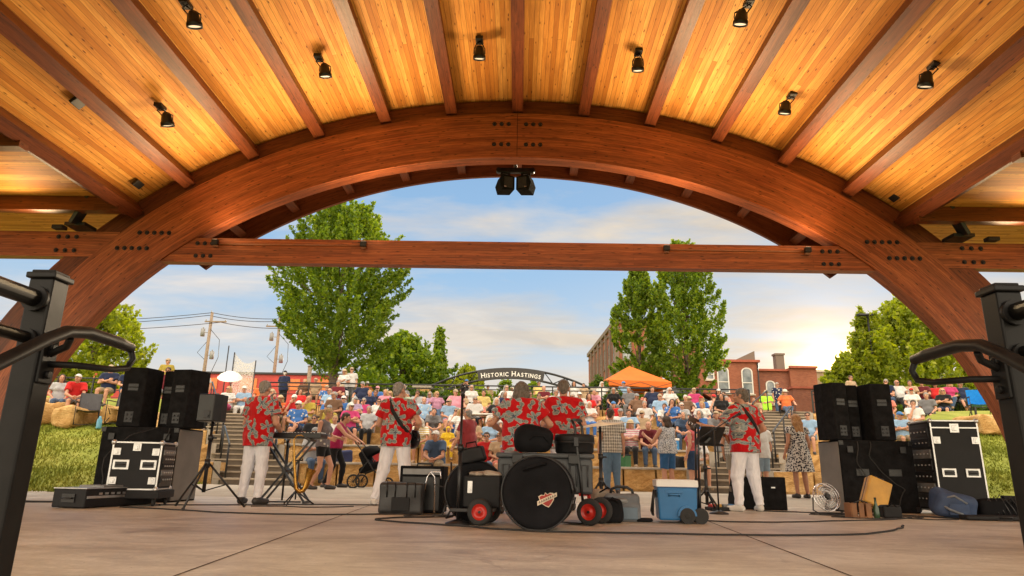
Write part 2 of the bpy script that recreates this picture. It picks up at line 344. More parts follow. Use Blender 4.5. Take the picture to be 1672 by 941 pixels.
# ------------------------------------------------------------------ implicit surfaces (bodies, clothes, bags)
class Fld:
    def __init__(s, lo, hi, h):
        s.lo=np.array(lo,float); s.h=h; s.n=np.ceil((np.array(hi)-s.lo)/h).astype(int)+1
        s.ax=[s.lo[i]+h*np.arange(s.n[i]) for i in range(3)]
        s.f=np.full(s.n,1.0,np.float32)
    def _sl(s, lo, hi, m):
        a=np.maximum(0,np.floor((np.asarray(lo)-m-s.lo)/s.h).astype(int)); b=np.minimum(s.n,np.ceil((np.asarray(hi)+m-s.lo)/s.h).astype(int)+1)
        if np.any(b<=a): return None,None
        sl=tuple(slice(a[i],b[i]) for i in range(3))
        X,Y,Z=np.meshgrid(*[s.ax[i][sl[i]] for i in range(3)],indexing='ij'); return sl,np.stack([X,Y,Z],-1)
    def _put(s, sl, d, k, mode='add'):
        f=s.f[sl]
        if mode=='add':
            if k>0:
                h=np.clip(.5+.5*(f-d)/k,0,1); s.f[sl]=f*(1-h)+d*h-k*h*(1-h)
            else: s.f[sl]=np.minimum(f,d)
        else:
            h=np.clip(.5-.5*(f+d)/max(k,1e-4),0,1); s.f[sl]=f*(1-h)+(-d)*h+k*h*(1-h)
    def cone(s, p, q, r0, r1=None, k=.02, mode='add', cut0=None, cut1=None):
        r1=r0 if r1 is None else r1; p=np.array(p,float); q=np.array(q,float); m=max(r0,r1)
        sl,P=s._sl(np.minimum(p,q)-m,np.maximum(p,q)+m,k*1.5+s.h*2)
        if sl is None: return s
        ab=q-p; L2=ab@ab+1e-9; t=np.clip(((P-p)@ab)/L2,0,1)
        d=np.linalg.norm(P-(p+t[...,None]*ab),axis=-1)-(r0+t*(r1-r0))
        u=ab/np.sqrt(L2)
        if cut1 is not None: d=np.maximum(d,(P-(q+u*cut1))@u)
        if cut0 is not None: d=np.maximum(d,(p-u*cut0-P)@u)
        s._put(sl,d.astype(np.float32),k,mode); return s
    def chain(s, pts, rs, k=.02):
        for i in range(len(pts)-1): s.cone(pts[i],pts[i+1],rs[i],rs[i+1],k)
        return s
    def ell(s, c, r, M=None, k=.02, mode='add'):
        c=np.array(c,float); r=np.array(r,float); m=r.max() if M is not None else r
        sl,P=s._sl(c-m,c+m,k*1.5+s.h*2)
        if sl is None: return s
        Q=P-c
        if M is not None: Q=Q@np.asarray(M)   # M columns = axes
        k0=np.linalg.norm(Q/r,axis=-1); k1=np.linalg.norm(Q/(r*r),axis=-1)+1e-9
        s._put(sl,(k0*(k0-1)/k1).astype(np.float32),k,mode); return s
    def rbox(s, c, b, rad, M=None, k=.02, mode='add'):
        c=np.array(c,float); b=np.array(b,float); m=np.linalg.norm(b) if M is not None else b
        sl,P=s._sl(c-m,c+m,k*1.5+s.h*2)
        if sl is None: return s
        Q=P-c
        if M is not None: Q=Q@np.asarray(M)
        q=np.abs(Q)-(b-rad); d=np.linalg.norm(np.maximum(q,0),axis=-1)+np.minimum(q.max(-1),0)-rad
        s._put(sl,d.astype(np.float32),k,mode); return s
    def cut(s, p, n):
        """keep the side where (x-p).n < 0"""
        X,Y,Z=np.meshgrid(*s.ax,indexing='ij'); n=np.array(n,float); n/=np.linalg.norm(n)
        s.f=np.maximum(s.f,((X-p[0])*n[0]+(Y-p[1])*n[1]+(Z-p[2])*n[2]).astype(np.float32)); return s
    def wob(s, amp, sc, seed=0):
        X,Y,Z=np.meshgrid(*s.ax,indexing='ij'); a=seed*1.7
        s.f=s.f+(amp*(np.sin(X*sc+a+2.1*np.sin(Z*sc*.6+a))*np.sin(Z*sc*.8+1.3*a+1.5*np.sin(Y*sc*.7))+.6*np.sin(Y*sc*1.3+a*2+1.7*np.sin(X*sc*.9)))).astype(np.float32); return s
    def mesh(s):
        f=s.f; h=s.h
        f[0]=1;f[-1]=1;f[:,0]=1;f[:,-1]=1;f[:,:,0]=1;f[:,:,-1]=1
        ins=f<0; n=np.array(f.shape)-1
        cnt=np.zeros(n,np.int8)
        for a in(0,1):
            for b in(0,1):
                for c in(0,1): cnt+=ins[a:a+n[0],b:b+n[1],c:c+n[2]]
        I=np.argwhere((cnt>0)&(cnt<8))
        if len(I)==0: return np.zeros((0,3)),np.zeros((0,4),int)
        acc=np.zeros((len(I),3)); w=np.zeros(len(I)); C=[(a,b,c) for a in(0,1) for b in(0,1) for c in(0,1)]
        val={c:f[I[:,0]+c[0],I[:,1]+c[1],I[:,2]+c[2]] for c in C}
        for c in C:
            for ax in range(3):
                if c[ax]==0:
                    e=list(c); e[ax]=1; e=tuple(e); va,vb=val[c],val[e]; x=(va<0)!=(vb<0)
                    t=np.where(x,va/np.where(x,va-vb,1),0); p=np.array(c,float)[None].repeat(len(I),0); p[:,ax]+=t
                    acc[x]+=p[x]; w+=x
        V=(I+acc/w[:,None])*h+s.lo
        idx=np.full(n,-1,np.int64); idx[I[:,0],I[:,1],I[:,2]]=np.arange(len(I)); F=[]
        for ax in range(3):
            u,v=(ax+1)%3,(ax+2)%3
            sl0=[slice(None)]*3; sl1=[slice(None)]*3; sl0[ax]=slice(0,-1); sl1[ax]=slice(1,None)
            X=ins[tuple(sl0)]!=ins[tuple(sl1)]; E=np.argwhere(X)
            E=E[(E[:,u]>0)&(E[:,v]>0)&(E[:,u]<n[u])&(E[:,v]<n[v])]
            q=[]
            for du,dv in((1,1),(0,1),(0,0),(1,0)):
                e=E.copy(); e[:,u]-=du; e[:,v]-=dv; q.append(idx[e[:,0],e[:,1],e[:,2]])
            q=np.stack(q,1); fl=~ins[E[:,0],E[:,1],E[:,2]]; q[fl]=q[fl][:,::-1]; F.append(q)
        F=np.concatenate(F); F=F[(F>=0).all(1)]
        return V,F
def unit(v):
    v=np.array(v,float); return v/(np.linalg.norm(v)+1e-9)
def rotz_m(a): return np.array([[math.cos(a),-math.sin(a),0],[math.sin(a),math.cos(a),0],[0,0,1.]])
def eul(x,y,z): return np.array(Euler((x,y,z)).to_matrix())
class Geo:
    """joined quad islands with material indices"""
    def __init__(s): s.V=[];s.F=[];s.m=[];s.n=0
    def add(s,V,F,mi=0):
        if len(V)==0: return s
        F=np.asarray(F)
        if F.shape[1]==3: F=np.concatenate([F,F[:,2:]],1)
        s.V.append(np.asarray(V)); s.F.append(F+s.n); s.m.append(np.full(len(F),mi)); s.n+=len(V); return s
    def me(s,name,mats): return npmesh(name,np.concatenate(s.V),np.concatenate(s.F),mats,False,True,np.concatenate(s.m))
def qsphere(c,r,M=None,n=10,m=7):
    t=np.linspace(0,2*PI,n,endpoint=False); ph=np.linspace(-PI/2+.02,PI/2-.02,m)
    P=np.array([[math.cos(a)*math.cos(b),math.sin(a)*math.cos(b),math.sin(b)] for b in ph for a in t])*np.array(r)
    if M is not None: P=P@np.asarray(M).T
    F=[[j*n+i,j*n+(i+1)%n,(j+1)*n+(i+1)%n,(j+1)*n+i] for j in range(m-1) for i in range(n)]
    return P+np.array(c),np.array(F)

# hands: wrist at origin, fingers along -Z, palm towards -Y, thumb on +X
def make_hand(curl, h=.0055):
    f=Fld((-.075,-.09,-.2),(.085,.04,.03),h)
    f.cone((0,0,.012),(0,0,-.02),.025,.026,.01); f.ell((0,0,-.052),(.041,.0165,.05),None,.012)
    for x,l,sp in((-.031,.060,-.10),(-.0105,.074,-.03),(.0105,.080,.03),(.031,.072,.09)):
        p=np.array((x*.93,0,-.082)); a=.25*curl
        for i,sg in enumerate((.44,.31,.25)):
            q=p+l*sg*np.array((sp*(1-.3*curl),-math.sin(a),-math.cos(a))); f.cone(p,q,.0092-.0009*i,.0086-.0009*i,.004); p=q; a+=curl*(.62 if i==0 else .7)
    p0=np.array((.026,-.006,-.022)); p1=np.array((.050,-.02,-.048)); p2=np.array((.057-.018*curl,-.033-.012*curl,-.074)); p3=np.array((.052-.03*curl,-.043-.012*curl,-.094))
    f.chain([p0,p1,p2,p3],[.0135,.0115,.0095,.008],.006)
    return f.mesh()
HANDS={'relax':make_hand(.45),'grip':make_hand(1.35)}
HANDS_LO={'relax':make_hand(.45,.0085),'grip':make_hand(1.35,.0085)}
HANDS_LO['relax']

DEF=dict(pelvis=(0,0,.945),waist=(0,.0,1.10),chest=(0,.005,1.29),neck=(0,.02,1.475),head=(0,-.012,1.632),hr=(0,0,0),
    hipA=(.088,0,.90),kneeA=(.10,-.015,.49),ankA=(.11,.025,.085),toeA=(.13,-.125,.03),
    hipB=(-.088,0,.90),kneeB=(-.10,-.015,.49),ankB=(-.11,.025,.085),toeB=(-.13,-.125,.03),
    shA=(.185,.01,1.415),elA=(.235,.035,1.14),wrA=(.245,-.05,.905),shB=(-.185,.01,1.415),elB=(-.235,.035,1.14),wrB=(-.245,-.05,.905),
    palmA=(-1,0,0),palmB=(1,0,0),handA='relax',handB='relax')
SIT=dict(DEF,pelvis=(0,.03,.545),waist=(0,.05,.70),chest=(0,.05,.885),neck=(0,.04,1.065),head=(0,-.005,1.212),
    hipA=(.092,.02,.525),kneeA=(.125,-.42,.495),ankA=(.125,-.40,.085),toeA=(.145,-.55,.03),
    hipB=(-.092,.02,.525),kneeB=(-.125,-.42,.495),ankB=(-.125,-.40,.085),toeB=(-.145,-.55,.03),
    shA=(.185,.04,1.0),elA=(.255,.0,.74),wrA=(.15,-.23,.60),shB=(-.185,.04,1.0),elB=(-.255,.0,.74),wrB=(-.15,-.23,.60),palmA=(0,0,-1),palmB=(0,0,-1))
def axes_m(z, yh=(0,-1,0)):
    z=unit(z); x=unit(np.cross(yh,z)); y=np.cross(z,x); return np.stack([x,y,z],1)
def human(p, fem=False, belly=.0, h=.012, sleeve='short', hem=None, fit=.02, bottom='long', dress=False, tank=False, wide=1.0, flare=.0, shoes=True, hands=None, legw=1.0, folds=0, want=('body','top','bottom','shoes')):
    """p: joint positions, facing -Y. Returns dict of Geo."""
    J={k:(np.array(v,float) if isinstance(v,tuple) and len(v)==3 else v) for k,v in p.items()}; w=wide; out={}
    pts=np.array([J[k] for k in J if k not in('hr','palmA','palmB','handA','handB','knuckle') and isinstance(J[k],np.ndarray)])
    lo=pts.min(0)-.24; hi=pts.max(0)+.24; lo[2]=max(lo[2],-.03) if lo[2]<0 else lo[2]
    up=J['chest']-J['pelvis']; TM=axes_m(up,unit(np.cross(up,J['shA']-J['shB']))*1.0)
    cw=.152*w if fem else .168*w; f_=.92 if fem else 1.0
    HM=eul(*J['hr'])
    def hd(v): return J['head']+HM@np.array(v,float)
    fwd=-TM[:,1] if TM[:,1]@np.array((0,1,0))>0 else TM[:,1]
    def torso(f,e,k=.05,low=True):
        f.ell(J['chest'],(cw+e,.112*w+e,.185+e*.5),TM,k); f.ell(J['waist']+fwd*belly*.5,((.128 if fem else .148)*w+belly*.35+e,.098*w+belly+e,.15+e*.5),TM,k)
        if low: f.ell(J['pelvis'],((.168 if fem else .158)*w+e,.118*w+belly*.25+e,.125+e*.5),TM,k)
        if fem:
            for s_ in(-1,1): f.ell(J['chest']+TM@np.array((s_*.07,0,-.01))+fwd*.085,(.058+e,.055+e,.058+e),TM,.03)
        f.cone(J['shA']*.93+J['neck']*.07,J['neck']*.8+J['shA']*.2-np.array((0,0,.02)),.058*f_+e,.055+e,k); f.cone(J['shB']*.93+J['neck']*.07,J['neck']*.8+J['shB']*.2-np.array((0,0,.02)),.058*f_+e,.055+e,k)
    if 'body' in want:
        f=Fld(lo,hi,h); torso(f,0)
        f.cone(J['neck']-np.array((0,0,.03)),hd((0,.012,-.06)),.056*f_,.052*f_,.03)
        f.ell(hd((0,.012,.03)),(.076,.096,.088),HM,.02); f.ell(hd((0,-.028,-.035)),(.057,.062,.082),HM,.03); f.ell(hd((0,-.062,-.088)),(.028,.024,.02),HM,.02)
        f.ell(hd((0,-.076,.03)),(.05,.018,.012),HM,.012); f.cone(hd((0,-.088,.014)),hd((0,-.110,-.020)),.0085,.0135,.010)
        for s_ in(-1,1):
            f.ell(hd((s_*.03,-.099,.010)),(.0155,.012,.010),HM,.008,'sub'); f.ell(hd((s_*.079,.014,-.004)),(.0115,.022,.033),HM,.006); f.ell(hd((s_*.042,-.068,-.025)),(.022,.02,.02),HM,.02)
        f.ell(hd((0,-.090,-.053)),(.023,.010,.011),HM,.008)
        for a in'AB':
            f.cone(J['sh'+a],J['el'+a],.054*f_*w**.5,.041*f_,.025); e_,w_=J['el'+a],J['wr'+a]
            f.cone(e_,e_*.65+w_*.35,.041*f_,.043*f_,.02); f.cone(e_*.65+w_*.35,w_,.042*f_,.027*f_,.02)
            hp,kn,an,to=J['hip'+a],J['knee'+a],J['ank'+a],J['toe'+a]
            f.cone(hp,kn,(.090 if fem else .086),.054,.03); c=kn*.68+an*.32; bk=unit(np.cross(np.cross(kn-an,to-an),kn-an)); 
            f.cone(kn,c,.052,.056,.012); f.cone(c,an,.055,.036,.012)
            f.cone(an-np.array((0,0,.02)),to,.042,.03,.03)
            f.cone(an-(to-an)*.18-np.array((0,0,.03)),to,.034,.03,.02)
        g=Geo(); g.add(*f.mesh())
        HS=hands or HANDS
        for a,s_ in(('A',1),('B',-1)):
            z=-unit(J['wr'+a]-J['el'+a]); 
            if 'dir'+a in J: z=-unit(J['dir'+a])
            y=-unit(J['palm'+a]-(J['palm'+a]@z)*z); x=np.cross(y,z); M=np.stack([x,y,z],1); V,F=HS[J['hand'+a]]
            V=V.copy()
            # thumb points forward: mirror so that it lies on the side nearer the body front
            th=J.get('thumb'+a,np.array((0,-1,.35))); mir=(x@np.array(th))<0
            if mir: V=V*np.array((-1,1,1)); F=F[:,::-1]
            g.add(V@M.T+J['wr'+a],F,0)
        for s_ in(-1,1):
            g.add(*qsphere(hd((s_*.031,-.0885,.009)),(.0115,.007,.0065),HM),1); g.add(*qsphere(hd((s_*.031,-.0895,.033)),(.02,.006,.0042),HM,8,5),1)
        g.add(*qsphere(hd((0,-.0985,-.053)),(.021,.005,.0055),HM,8,5),2); out['body']=g
    if 'top' in want:
        f=Fld(lo,hi,h); e=fit; torso(f,e,.06,low=True)
        hz=hem if hem is not None else J['pelvis'][2]-.02
        if dress or flare:
            zb=hz; c=J['waist']; b=np.array((J['pelvis'][0],J['pelvis'][1],zb)); f.cone(c,b-np.array((0,0,.05)),.13*w+e,.16*w+flare,.05)
            f.cone(c+np.array((.04,0,0)),b+np.array((.05,0,-.05)),.13*w+e,.15*w+flare,.05); f.cone(c-np.array((.04,0,0)),b-np.array((.05,0,.05)),.13*w+e,.15*w+flare,.05)
        elif hz<J['pelvis'][2]-.03:
            for s_ in(-1,1):
                q=J['waist']+np.array((s_*.05,0,0)); b=np.array((J['pelvis'][0]+s_*.062,J['pelvis'][1],hz-.08)); f.cone(q,b,.118*w+e+belly*.4,.118*w+e+.008,.05)
        if not tank:
            for a in'AB':
                s0,e0=J['sh'+a],J['el'+a]; t={'short':.62,'cap':.32,'long':1.0}[sleeve]; q=s0*(1-t)+e0*t
                f.cone(s0,q,.064*f_*w**.5+e*.6,.062*f_+e*1.25,.035,cut1=.0)
                if sleeve=='long': f.cone(e0,J['wr'+a],.055+e*.6,.038+e*.5,.03,cut1=-.01)
        if tank:
            for a,s_ in(('A',1),('B',-1)): f.ell(J['sh'+a]+np.array((s_*.045,0,-.0)),(.055,.12,.10),None,.015,'sub')
        f.wob(.0042,19,belly*9+len(sleeve)+w)
        if folds: X_,Y_,Z_=np.meshgrid(*f.ax,indexing='ij'); f.f=(f.f+folds*(np.sin(X_*31+Y_*17+3.2*np.sin(Z_*6.5+X_*5))*np.clip((J['neck'][2]-.12-Z_)*3,0,1)+.7*np.sin(Z_*40+X_*26*np.sign(X_+.001)+2*np.sin(X_*11))*np.clip(1-np.abs(np.abs(X_)-.16)*9,0,1))).astype(np.float32)
        f.cut((0,0,hz),(0,0,-1)); nk=J['neck']+np.array((0,-.008,.028)); f.cut(nk,(0,-.25,1))
        f.cone(nk+np.array((0,0,-.05)),nk+np.array((0,-.02,.09)),.05 if not tank else .085,.075,.008,'sub')
        out['top']=Geo().add(*f.mesh())
    if 'bottom' in want and bottom:
        f=Fld(lo,hi,h); e=.014
        f.ell(J['pelvis'],((.168 if fem else .158)*w+e,.118*w+belly*.2+e,.125+e*.5),TM,.04)
        for a in'AB':
            hp,kn,an=J['hip'+a],J['knee'+a],J['ank'+a]
            if bottom=='long': f.cone(hp,kn,.098*legw+.004,.078*legw,.04); f.cone(kn,an,.076*legw,.058 if legw<1.2 else .066,.03,cut1=.0)
            elif bottom=='slim': f.cone(hp,kn,.098*legw,.064*legw,.04); f.cone(kn,kn*.68+an*.32,.064*legw,.066*legw,.03); f.cone(kn*.68+an*.32,an,.064*legw,.045,.03,cut1=0.)
            elif bottom=='shorts': f.cone(hp,hp*.18+kn*.82,.102*legw+.006,.088*legw+.006,.04,cut1=.0)
            elif bottom=='mini': f.cone(hp,hp*.5+kn*.5,.102*legw,.086*legw,.04,cut1=.0)
        f.wob(.0035,22,3+w)
        if folds: X_,Y_,Z_=np.meshgrid(*f.ax,indexing='ij'); kz=J['kneeA'][2]; f.f=(f.f+folds*.8*np.sin(Z_*52+X_*30+2.5*np.sin(X_*23+Y_*19))*(np.exp(-((Z_-kz)/.10)**2)+np.exp(-((Z_-.15)/.09)**2)+.6*np.exp(-((Z_-kz*1.7)/.08)**2))).astype(np.float32)
        f.cut(J['pelvis']+TM[:,2]*.115,TM[:,2]); out['bottom']=Geo().add(*f.mesh())
    if 'shoes' in want and shoes:
        out['shoes']=[]
        for a in'AB':
            q0,q1=np.minimum(J['ank'+a],J['toe'+a])-.12,np.maximum(J['ank'+a],J['toe'+a])+.12; f=Fld(q0,q1,min(h,.011))
            an,to=J['ank'+a],J['toe'+a]; dn=np.array((0,0,1.)); hl=np.array((an[0],an[1],to[2]))+unit((an[0]-to[0],an[1]-to[1],0))*.035
            f.cone(hl+np.array((0,0,.012)),to+np.array((0,0,.008)),.043,.039,.02); f.cone(an+np.array((0,0,-.005)),hl*.5+to*.5+np.array((0,0,.02)),.046,.038,.03); f.ell(to*.8+hl*.2+np.array((0,0,.006)),(.047,.06,.034),rotz_m(math.atan2(to[0]-an[0],-(to[1]-an[1]))),.02)
            out['shoes'].append(Geo().add(*f.mesh()))
    out['head']=(J['head'],HM); return out
# hair, caps and hats, in head space
def hairpiece(kind, h=.009):
    f=Fld((-.25,-.3,-.33),(.25,.25,.2),h); fine=False
    if kind=='short':
        f.ell((0,.016,.036),(.084,.101,.093),None,.01); f.cone((0,.07,-.03),(0,.075,-.075),.055,.035,.03)
        f.rbox((0,-.13,-.03),(.2,.085,.075),.02,None,.02,'sub'); f.rbox((0,-.14,.06),(.2,.06,.06),.02,None,.02,'sub')
        for s_ in(-1,1): f.ell((s_*.085,.012,-.02),(.022,.03,.045),None,.01,'sub')
        f.cut((0,0,-.085),(0,0,-1))
    elif kind=='fringe':
        f.ell((0,.016,.03),(.083,.101,.09),None,.01); f.cone((0,.07,-.03),(0,.075,-.07),.05,.035,.03); f.rbox((0,-.11,0),(.2,.085,.3),.02,None,.02,'sub'); f.ell((0,-.01,.09),(.1,.1,.055),None,.02,'sub')
        for s_ in(-1,1): f.ell((s_*.085,.012,-.02),(.022,.03,.045),None,.01,'sub')
        f.cut((0,0,-.08),(0,0,-1))
    elif kind in('long','bob'):
        f.ell((0,.014,.036),(.089,.107,.097),None,.01); L=-.26 if kind=='long' else -.12
        for s_ in(-1,0,1): f.chain([(s_*.05,.045,.02),(s_*.066,.065,-.09),(s_*.062,.085,L)],[.055,.05,.032],.03)
        f.rbox((0,-.12,-.06),(.058,.115,.10),.03,None,.02,'sub'); f.rbox((0,-.15,-.1),(.3,.10,.3),.03,None,.02,'sub')
        f.ell((0,-.03,-.19),(.06,.09,.1),None,.03,'sub')
    elif kind=='tail':
        f.ell((0,.016,.036),(.084,.101,.093),None,.01); f.rbox((0,-.13,-.03),(.2,.085,.085),.02,None,.02,'sub'); f.chain([(0,.11,.05),(0,.165,.03),(0,.17,-.06),(0,.15,-.15)],[.03,.034,.036,.014],.02)
        for s_ in(-1,1): f.ell((s_*.085,.012,-.02),(.022,.03,.045),None,.01,'sub')
    elif kind=='cap':
        f.ell((0,.012,.042),(.088,.107,.088),None,.01); f.cut((0,0,.028),(0,0,-1)); f.ell((0,-.125,.036),(.066,.062,.009),None,.012)
    elif kind=='strawhat':
        f.ell((0,.012,.06),(.088,.107,.085),None,.01); f.cut((0,0,.03),(0,0,-1)); f.ell((0,.01,.036),(.17,.185,.011),None,.015)
    elif kind=='hood':
        f.ell((0,.02,.03),(.1,.115,.11),None,.01); f.cone((0,.05,-.05),(0,.05,-.13),.08,.09,.03); f.ell((0,-.11,-.01),(.062,.1,.085),None,.02,'sub')
    if kind in('short','fringe','long','bob','tail'): f.wob(.0035,70,len(kind))
    return Geo().add(*f.mesh())
# ------------------------------------------------------------------ camera, daylight
SC.render.resolution_x=1024; SC.render.resolution_y=576
SC.view_settings.view_transform='Standard'; SC.view_settings.look='None'; SC.view_settings.exposure=0
SC.cycles.max_bounces=8; SC.cycles.diffuse_bounces=4; SC.cycles.transparent_max_bounces=8; SC.cycles.caustics_reflective=False; SC.cycles.caustics_refractive=False
SC.cycles.use_denoising=True; SC.cycles.sample_clamp_indirect=6
TH,RO,YAW,CH=R(15.25),R(1.0),R(.77),.545
fw=Vector((-math.sin(YAW)*math.cos(TH),math.cos(YAW)*math.cos(TH),math.sin(TH))); rr=Vector((math.cos(YAW),math.sin(YAW),0)); uu=rr.cross(fw)
r2=rr*math.cos(RO)+uu*math.sin(RO); u2=-rr*math.sin(RO)+uu*math.cos(RO)
cam=bpy.data.cameras.new('camera'); co_=bpy.data.objects.new('camera',cam); COL.objects.link(co_)
m=Matrix((r2,u2,-fw)).transposed().to_4x4(); m.translation=(0,0,CH); co_.matrix_world=m
cam.sensor_width=36; cam.lens=36*1087/1672; cam.clip_start=.05; cam.clip_end=3000; SC.camera=co_
SUN_AZ,SUN_EL=R(24.9),R(8.0)
w=bpy.data.worlds.new('World'); SC.world=w; w.use_nodes=True; nt=w.node_tree; nt.nodes.clear()
def wn(t,**k):
    n=nt.nodes.new(t)
    for a,v in k.items():
        if a in n.inputs: n.inputs[a].default_value=v
        else: setattr(n,a,v)
    return n
WL=nt.links.new
sky=wn('ShaderNodeTexSky',sky_type='NISHITA',sun_disc=False,sun_elevation=SUN_EL,sun_rotation=SUN_AZ,altitude=200,air_density=1.0,dust_density=1.6,ozone_density=1.6)
tc=wn('ShaderNodeTexCoord'); sx=wn('ShaderNodeSeparateXYZ'); WL(tc.outputs['Generated'],sx.inputs[0])
def wm(op,a,b=None,clamp=False):
    n=wn('ShaderNodeMath',operation=op,use_clamp=clamp)
    for i,v in enumerate((a,b)):
        if v is None: continue
        if isinstance(v,bpy.types.NodeSocket): WL(v,n.inputs[i])
        else: n.inputs[i].default_value=v
    return n.outputs[0]
zz=wm('ADD',wm('MAXIMUM',sx.outputs['Z'],0.0),.10)
cv=wn('ShaderNodeCombineXYZ'); WL(wm('DIVIDE',sx.outputs['X'],zz),cv.inputs[0]); WL(wm('DIVIDE',sx.outputs['Y'],zz),cv.inputs[1])
mp=wn('ShaderNodeMapping'); WL(cv.outputs[0],mp.inputs[0]); mp.inputs['Scale'].default_value=(.8,1.5,1); mp.inputs['Rotation'].default_value=(0,0,.25); mp.inputs['Location'].default_value=(5.1,2.6,0)
nz=wn('ShaderNodeTexNoise',Scale=1.0,Detail=9,Roughness=.56,Distortion=.35); WL(mp.outputs[0],nz.inputs['Vector'])
nb=wn('ShaderNodeTexNoise',Scale=.33,Detail=3,Roughness=.5); WL(mp.outputs[0],nb.inputs['Vector'])
cr=wn('ShaderNodeValToRGB'); WL(wm('ADD',nz.outputs['Fac'],wm('MULTIPLY',wm('SUBTRACT',nb.outputs['Fac'],.5),.55)),cr.inputs[0])
cr.color_ramp.elements[0].position=.44; cr.color_ramp.elements[0].color=(0,0,0,1); cr.color_ramp.elements[1].position=.65; cr.color_ramp.elements[1].color=(1,1,1,1)
# cloud brightness: creamier towards the sun
dt=wn('ShaderNodeVectorMath',operation='DOT_PRODUCT'); WL(tc.outputs['Generated'],dt.inputs[0]); dt.inputs[1].default_value=(math.sin(SUN_AZ)*math.cos(SUN_EL),math.cos(SUN_AZ)*math.cos(SUN_EL),math.sin(SUN_EL))
sp=wm('POWER',wm('MAXIMUM',dt.outputs['Value'],0.0),6.0)
ccol=wn('ShaderNodeMix',data_type='RGBA'); WL(sp,ccol.inputs[0]); CLOUD_A=(8.9,8.0,7.1,1); CLOUD_B=(7.9,6.6,4.7,1); ccol.inputs[6].default_value=CLOUD_A; ccol.inputs[7].default_value=CLOUD_B
gr_=wn('ShaderNodeValToRGB'); WL(sx.outputs['Z'],gr_.inputs[0]); e=gr_.color_ramp.elements
for _ in range(3): e.new(.5)
for q_,(p_,c_) in zip(e,((0,(1.0,.81,.57)),(.08,(.93,.80,.64)),(.165,(.57,.69,.80)),(.28,(.36,.58,.84)),(.50,(.25,.45,.74)))): q_.position=p_; q_.color=(*c_,1)
x10=wn('ShaderNodeMix',data_type='RGBA',blend_type='MULTIPLY'); x10.inputs[0].default_value=1; WL(gr_.outputs[0],x10.inputs[6]); x10.inputs[7].default_value=(10,10,10,1)
haze=wn('ShaderNodeMix',data_type='RGBA'); haze.inputs[0].default_value=.035; WL(x10.outputs[2],haze.inputs[6]); WL(sky.outputs[0],haze.inputs[7])
n3=wn('ShaderNodeTexNoise',Scale=2.2,Detail=6,Roughness=.6,Distortion=.8); WL(mp.outputs[0],n3.inputs['Vector'])
sh=wn('ShaderNodeValToRGB'); WL(n3.outputs['Fac'],sh.inputs[0]); sh.color_ramp.elements[0].position=.35; sh.color_ramp.elements[0].color=(.86,.87,.91,1); sh.color_ramp.elements[1].position=.62; sh.color_ramp.elements[1].color=(1.08,1.06,1.04,1)
cl2=wn('ShaderNodeMix',data_type='RGBA',blend_type='MULTIPLY'); cl2.inputs[0].default_value=1; WL(ccol.outputs[2],cl2.inputs[6]); WL(sh.outputs[0],cl2.inputs[7])
mx=wn('ShaderNodeMix',data_type='RGBA'); WL(wm('MULTIPLY',cr.outputs[0],.85),mx.inputs[0]); WL(haze.outputs[2],mx.inputs[6]); WL(cl2.outputs[2],mx.inputs[7])
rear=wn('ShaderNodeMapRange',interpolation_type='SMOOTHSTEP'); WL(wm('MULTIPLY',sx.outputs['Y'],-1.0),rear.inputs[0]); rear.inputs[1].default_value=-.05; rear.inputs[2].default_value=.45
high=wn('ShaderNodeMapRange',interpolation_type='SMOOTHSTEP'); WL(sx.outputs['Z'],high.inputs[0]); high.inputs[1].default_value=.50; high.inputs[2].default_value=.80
sky_fill=wn('ShaderNodeMix',data_type='RGBA'); WL(wm('MULTIPLY',wm('MAXIMUM',rear.outputs[0],high.outputs[0]),wm('ADD',.55,wm('MULTIPLY',nz.outputs['Fac'],.7)),True),sky_fill.inputs[0]); WL(mx.outputs[2],sky_fill.inputs[6]); sky_fill.inputs[7].default_value=(REAR*1.02,REAR*.86,REAR*.66,1)  # unseen sky behind and overhead brightened as added fill light
bg=wn('ShaderNodeBackground',Strength=SKY_STRENGTH); d_=wm('MAXIMUM',dt.outputs['Value'],0.0)
au=wn('ShaderNodeMix',data_type='RGBA',blend_type='ADD'); WL(wm('POWER',d_,28.0),au.inputs[0]); WL(sky_fill.outputs[2],au.inputs[6]); au.inputs[7].default_value=(1.5,.75,.1,1)
au3=wn('ShaderNodeMix',data_type='RGBA',blend_type='ADD'); WL(wm('POWER',d_,420.0),au3.inputs[0]); WL(au.outputs[2],au3.inputs[6]); au3.inputs[7].default_value=(8.5,4.6,.9,1)
au2=wn('ShaderNodeMix',data_type='RGBA',blend_type='ADD'); WL(wm('POWER',d_,2600.0),au2.inputs[0]); WL(au3.outputs[2],au2.inputs[6]); au2.inputs[7].default_value=(60,38,12,1)
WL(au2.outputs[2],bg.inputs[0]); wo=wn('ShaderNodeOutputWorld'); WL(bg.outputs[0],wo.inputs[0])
sl=bpy.data.lights.new('sun','SUN'); sl.energy=SUN_STRENGTH; sl.angle=R(.6); sl.color=(1,.80,.55)
so=bpy.data.objects.new('sun',sl); COL.objects.link(so); sv=Vector((math.sin(SUN_AZ)*math.cos(SUN_EL),math.cos(SUN_AZ)*math.cos(SUN_EL),math.sin(SUN_EL)))
so.rotation_euler=(-sv).to_track_quat('-Z','Y').to_euler(); so.location=(20,40,25)

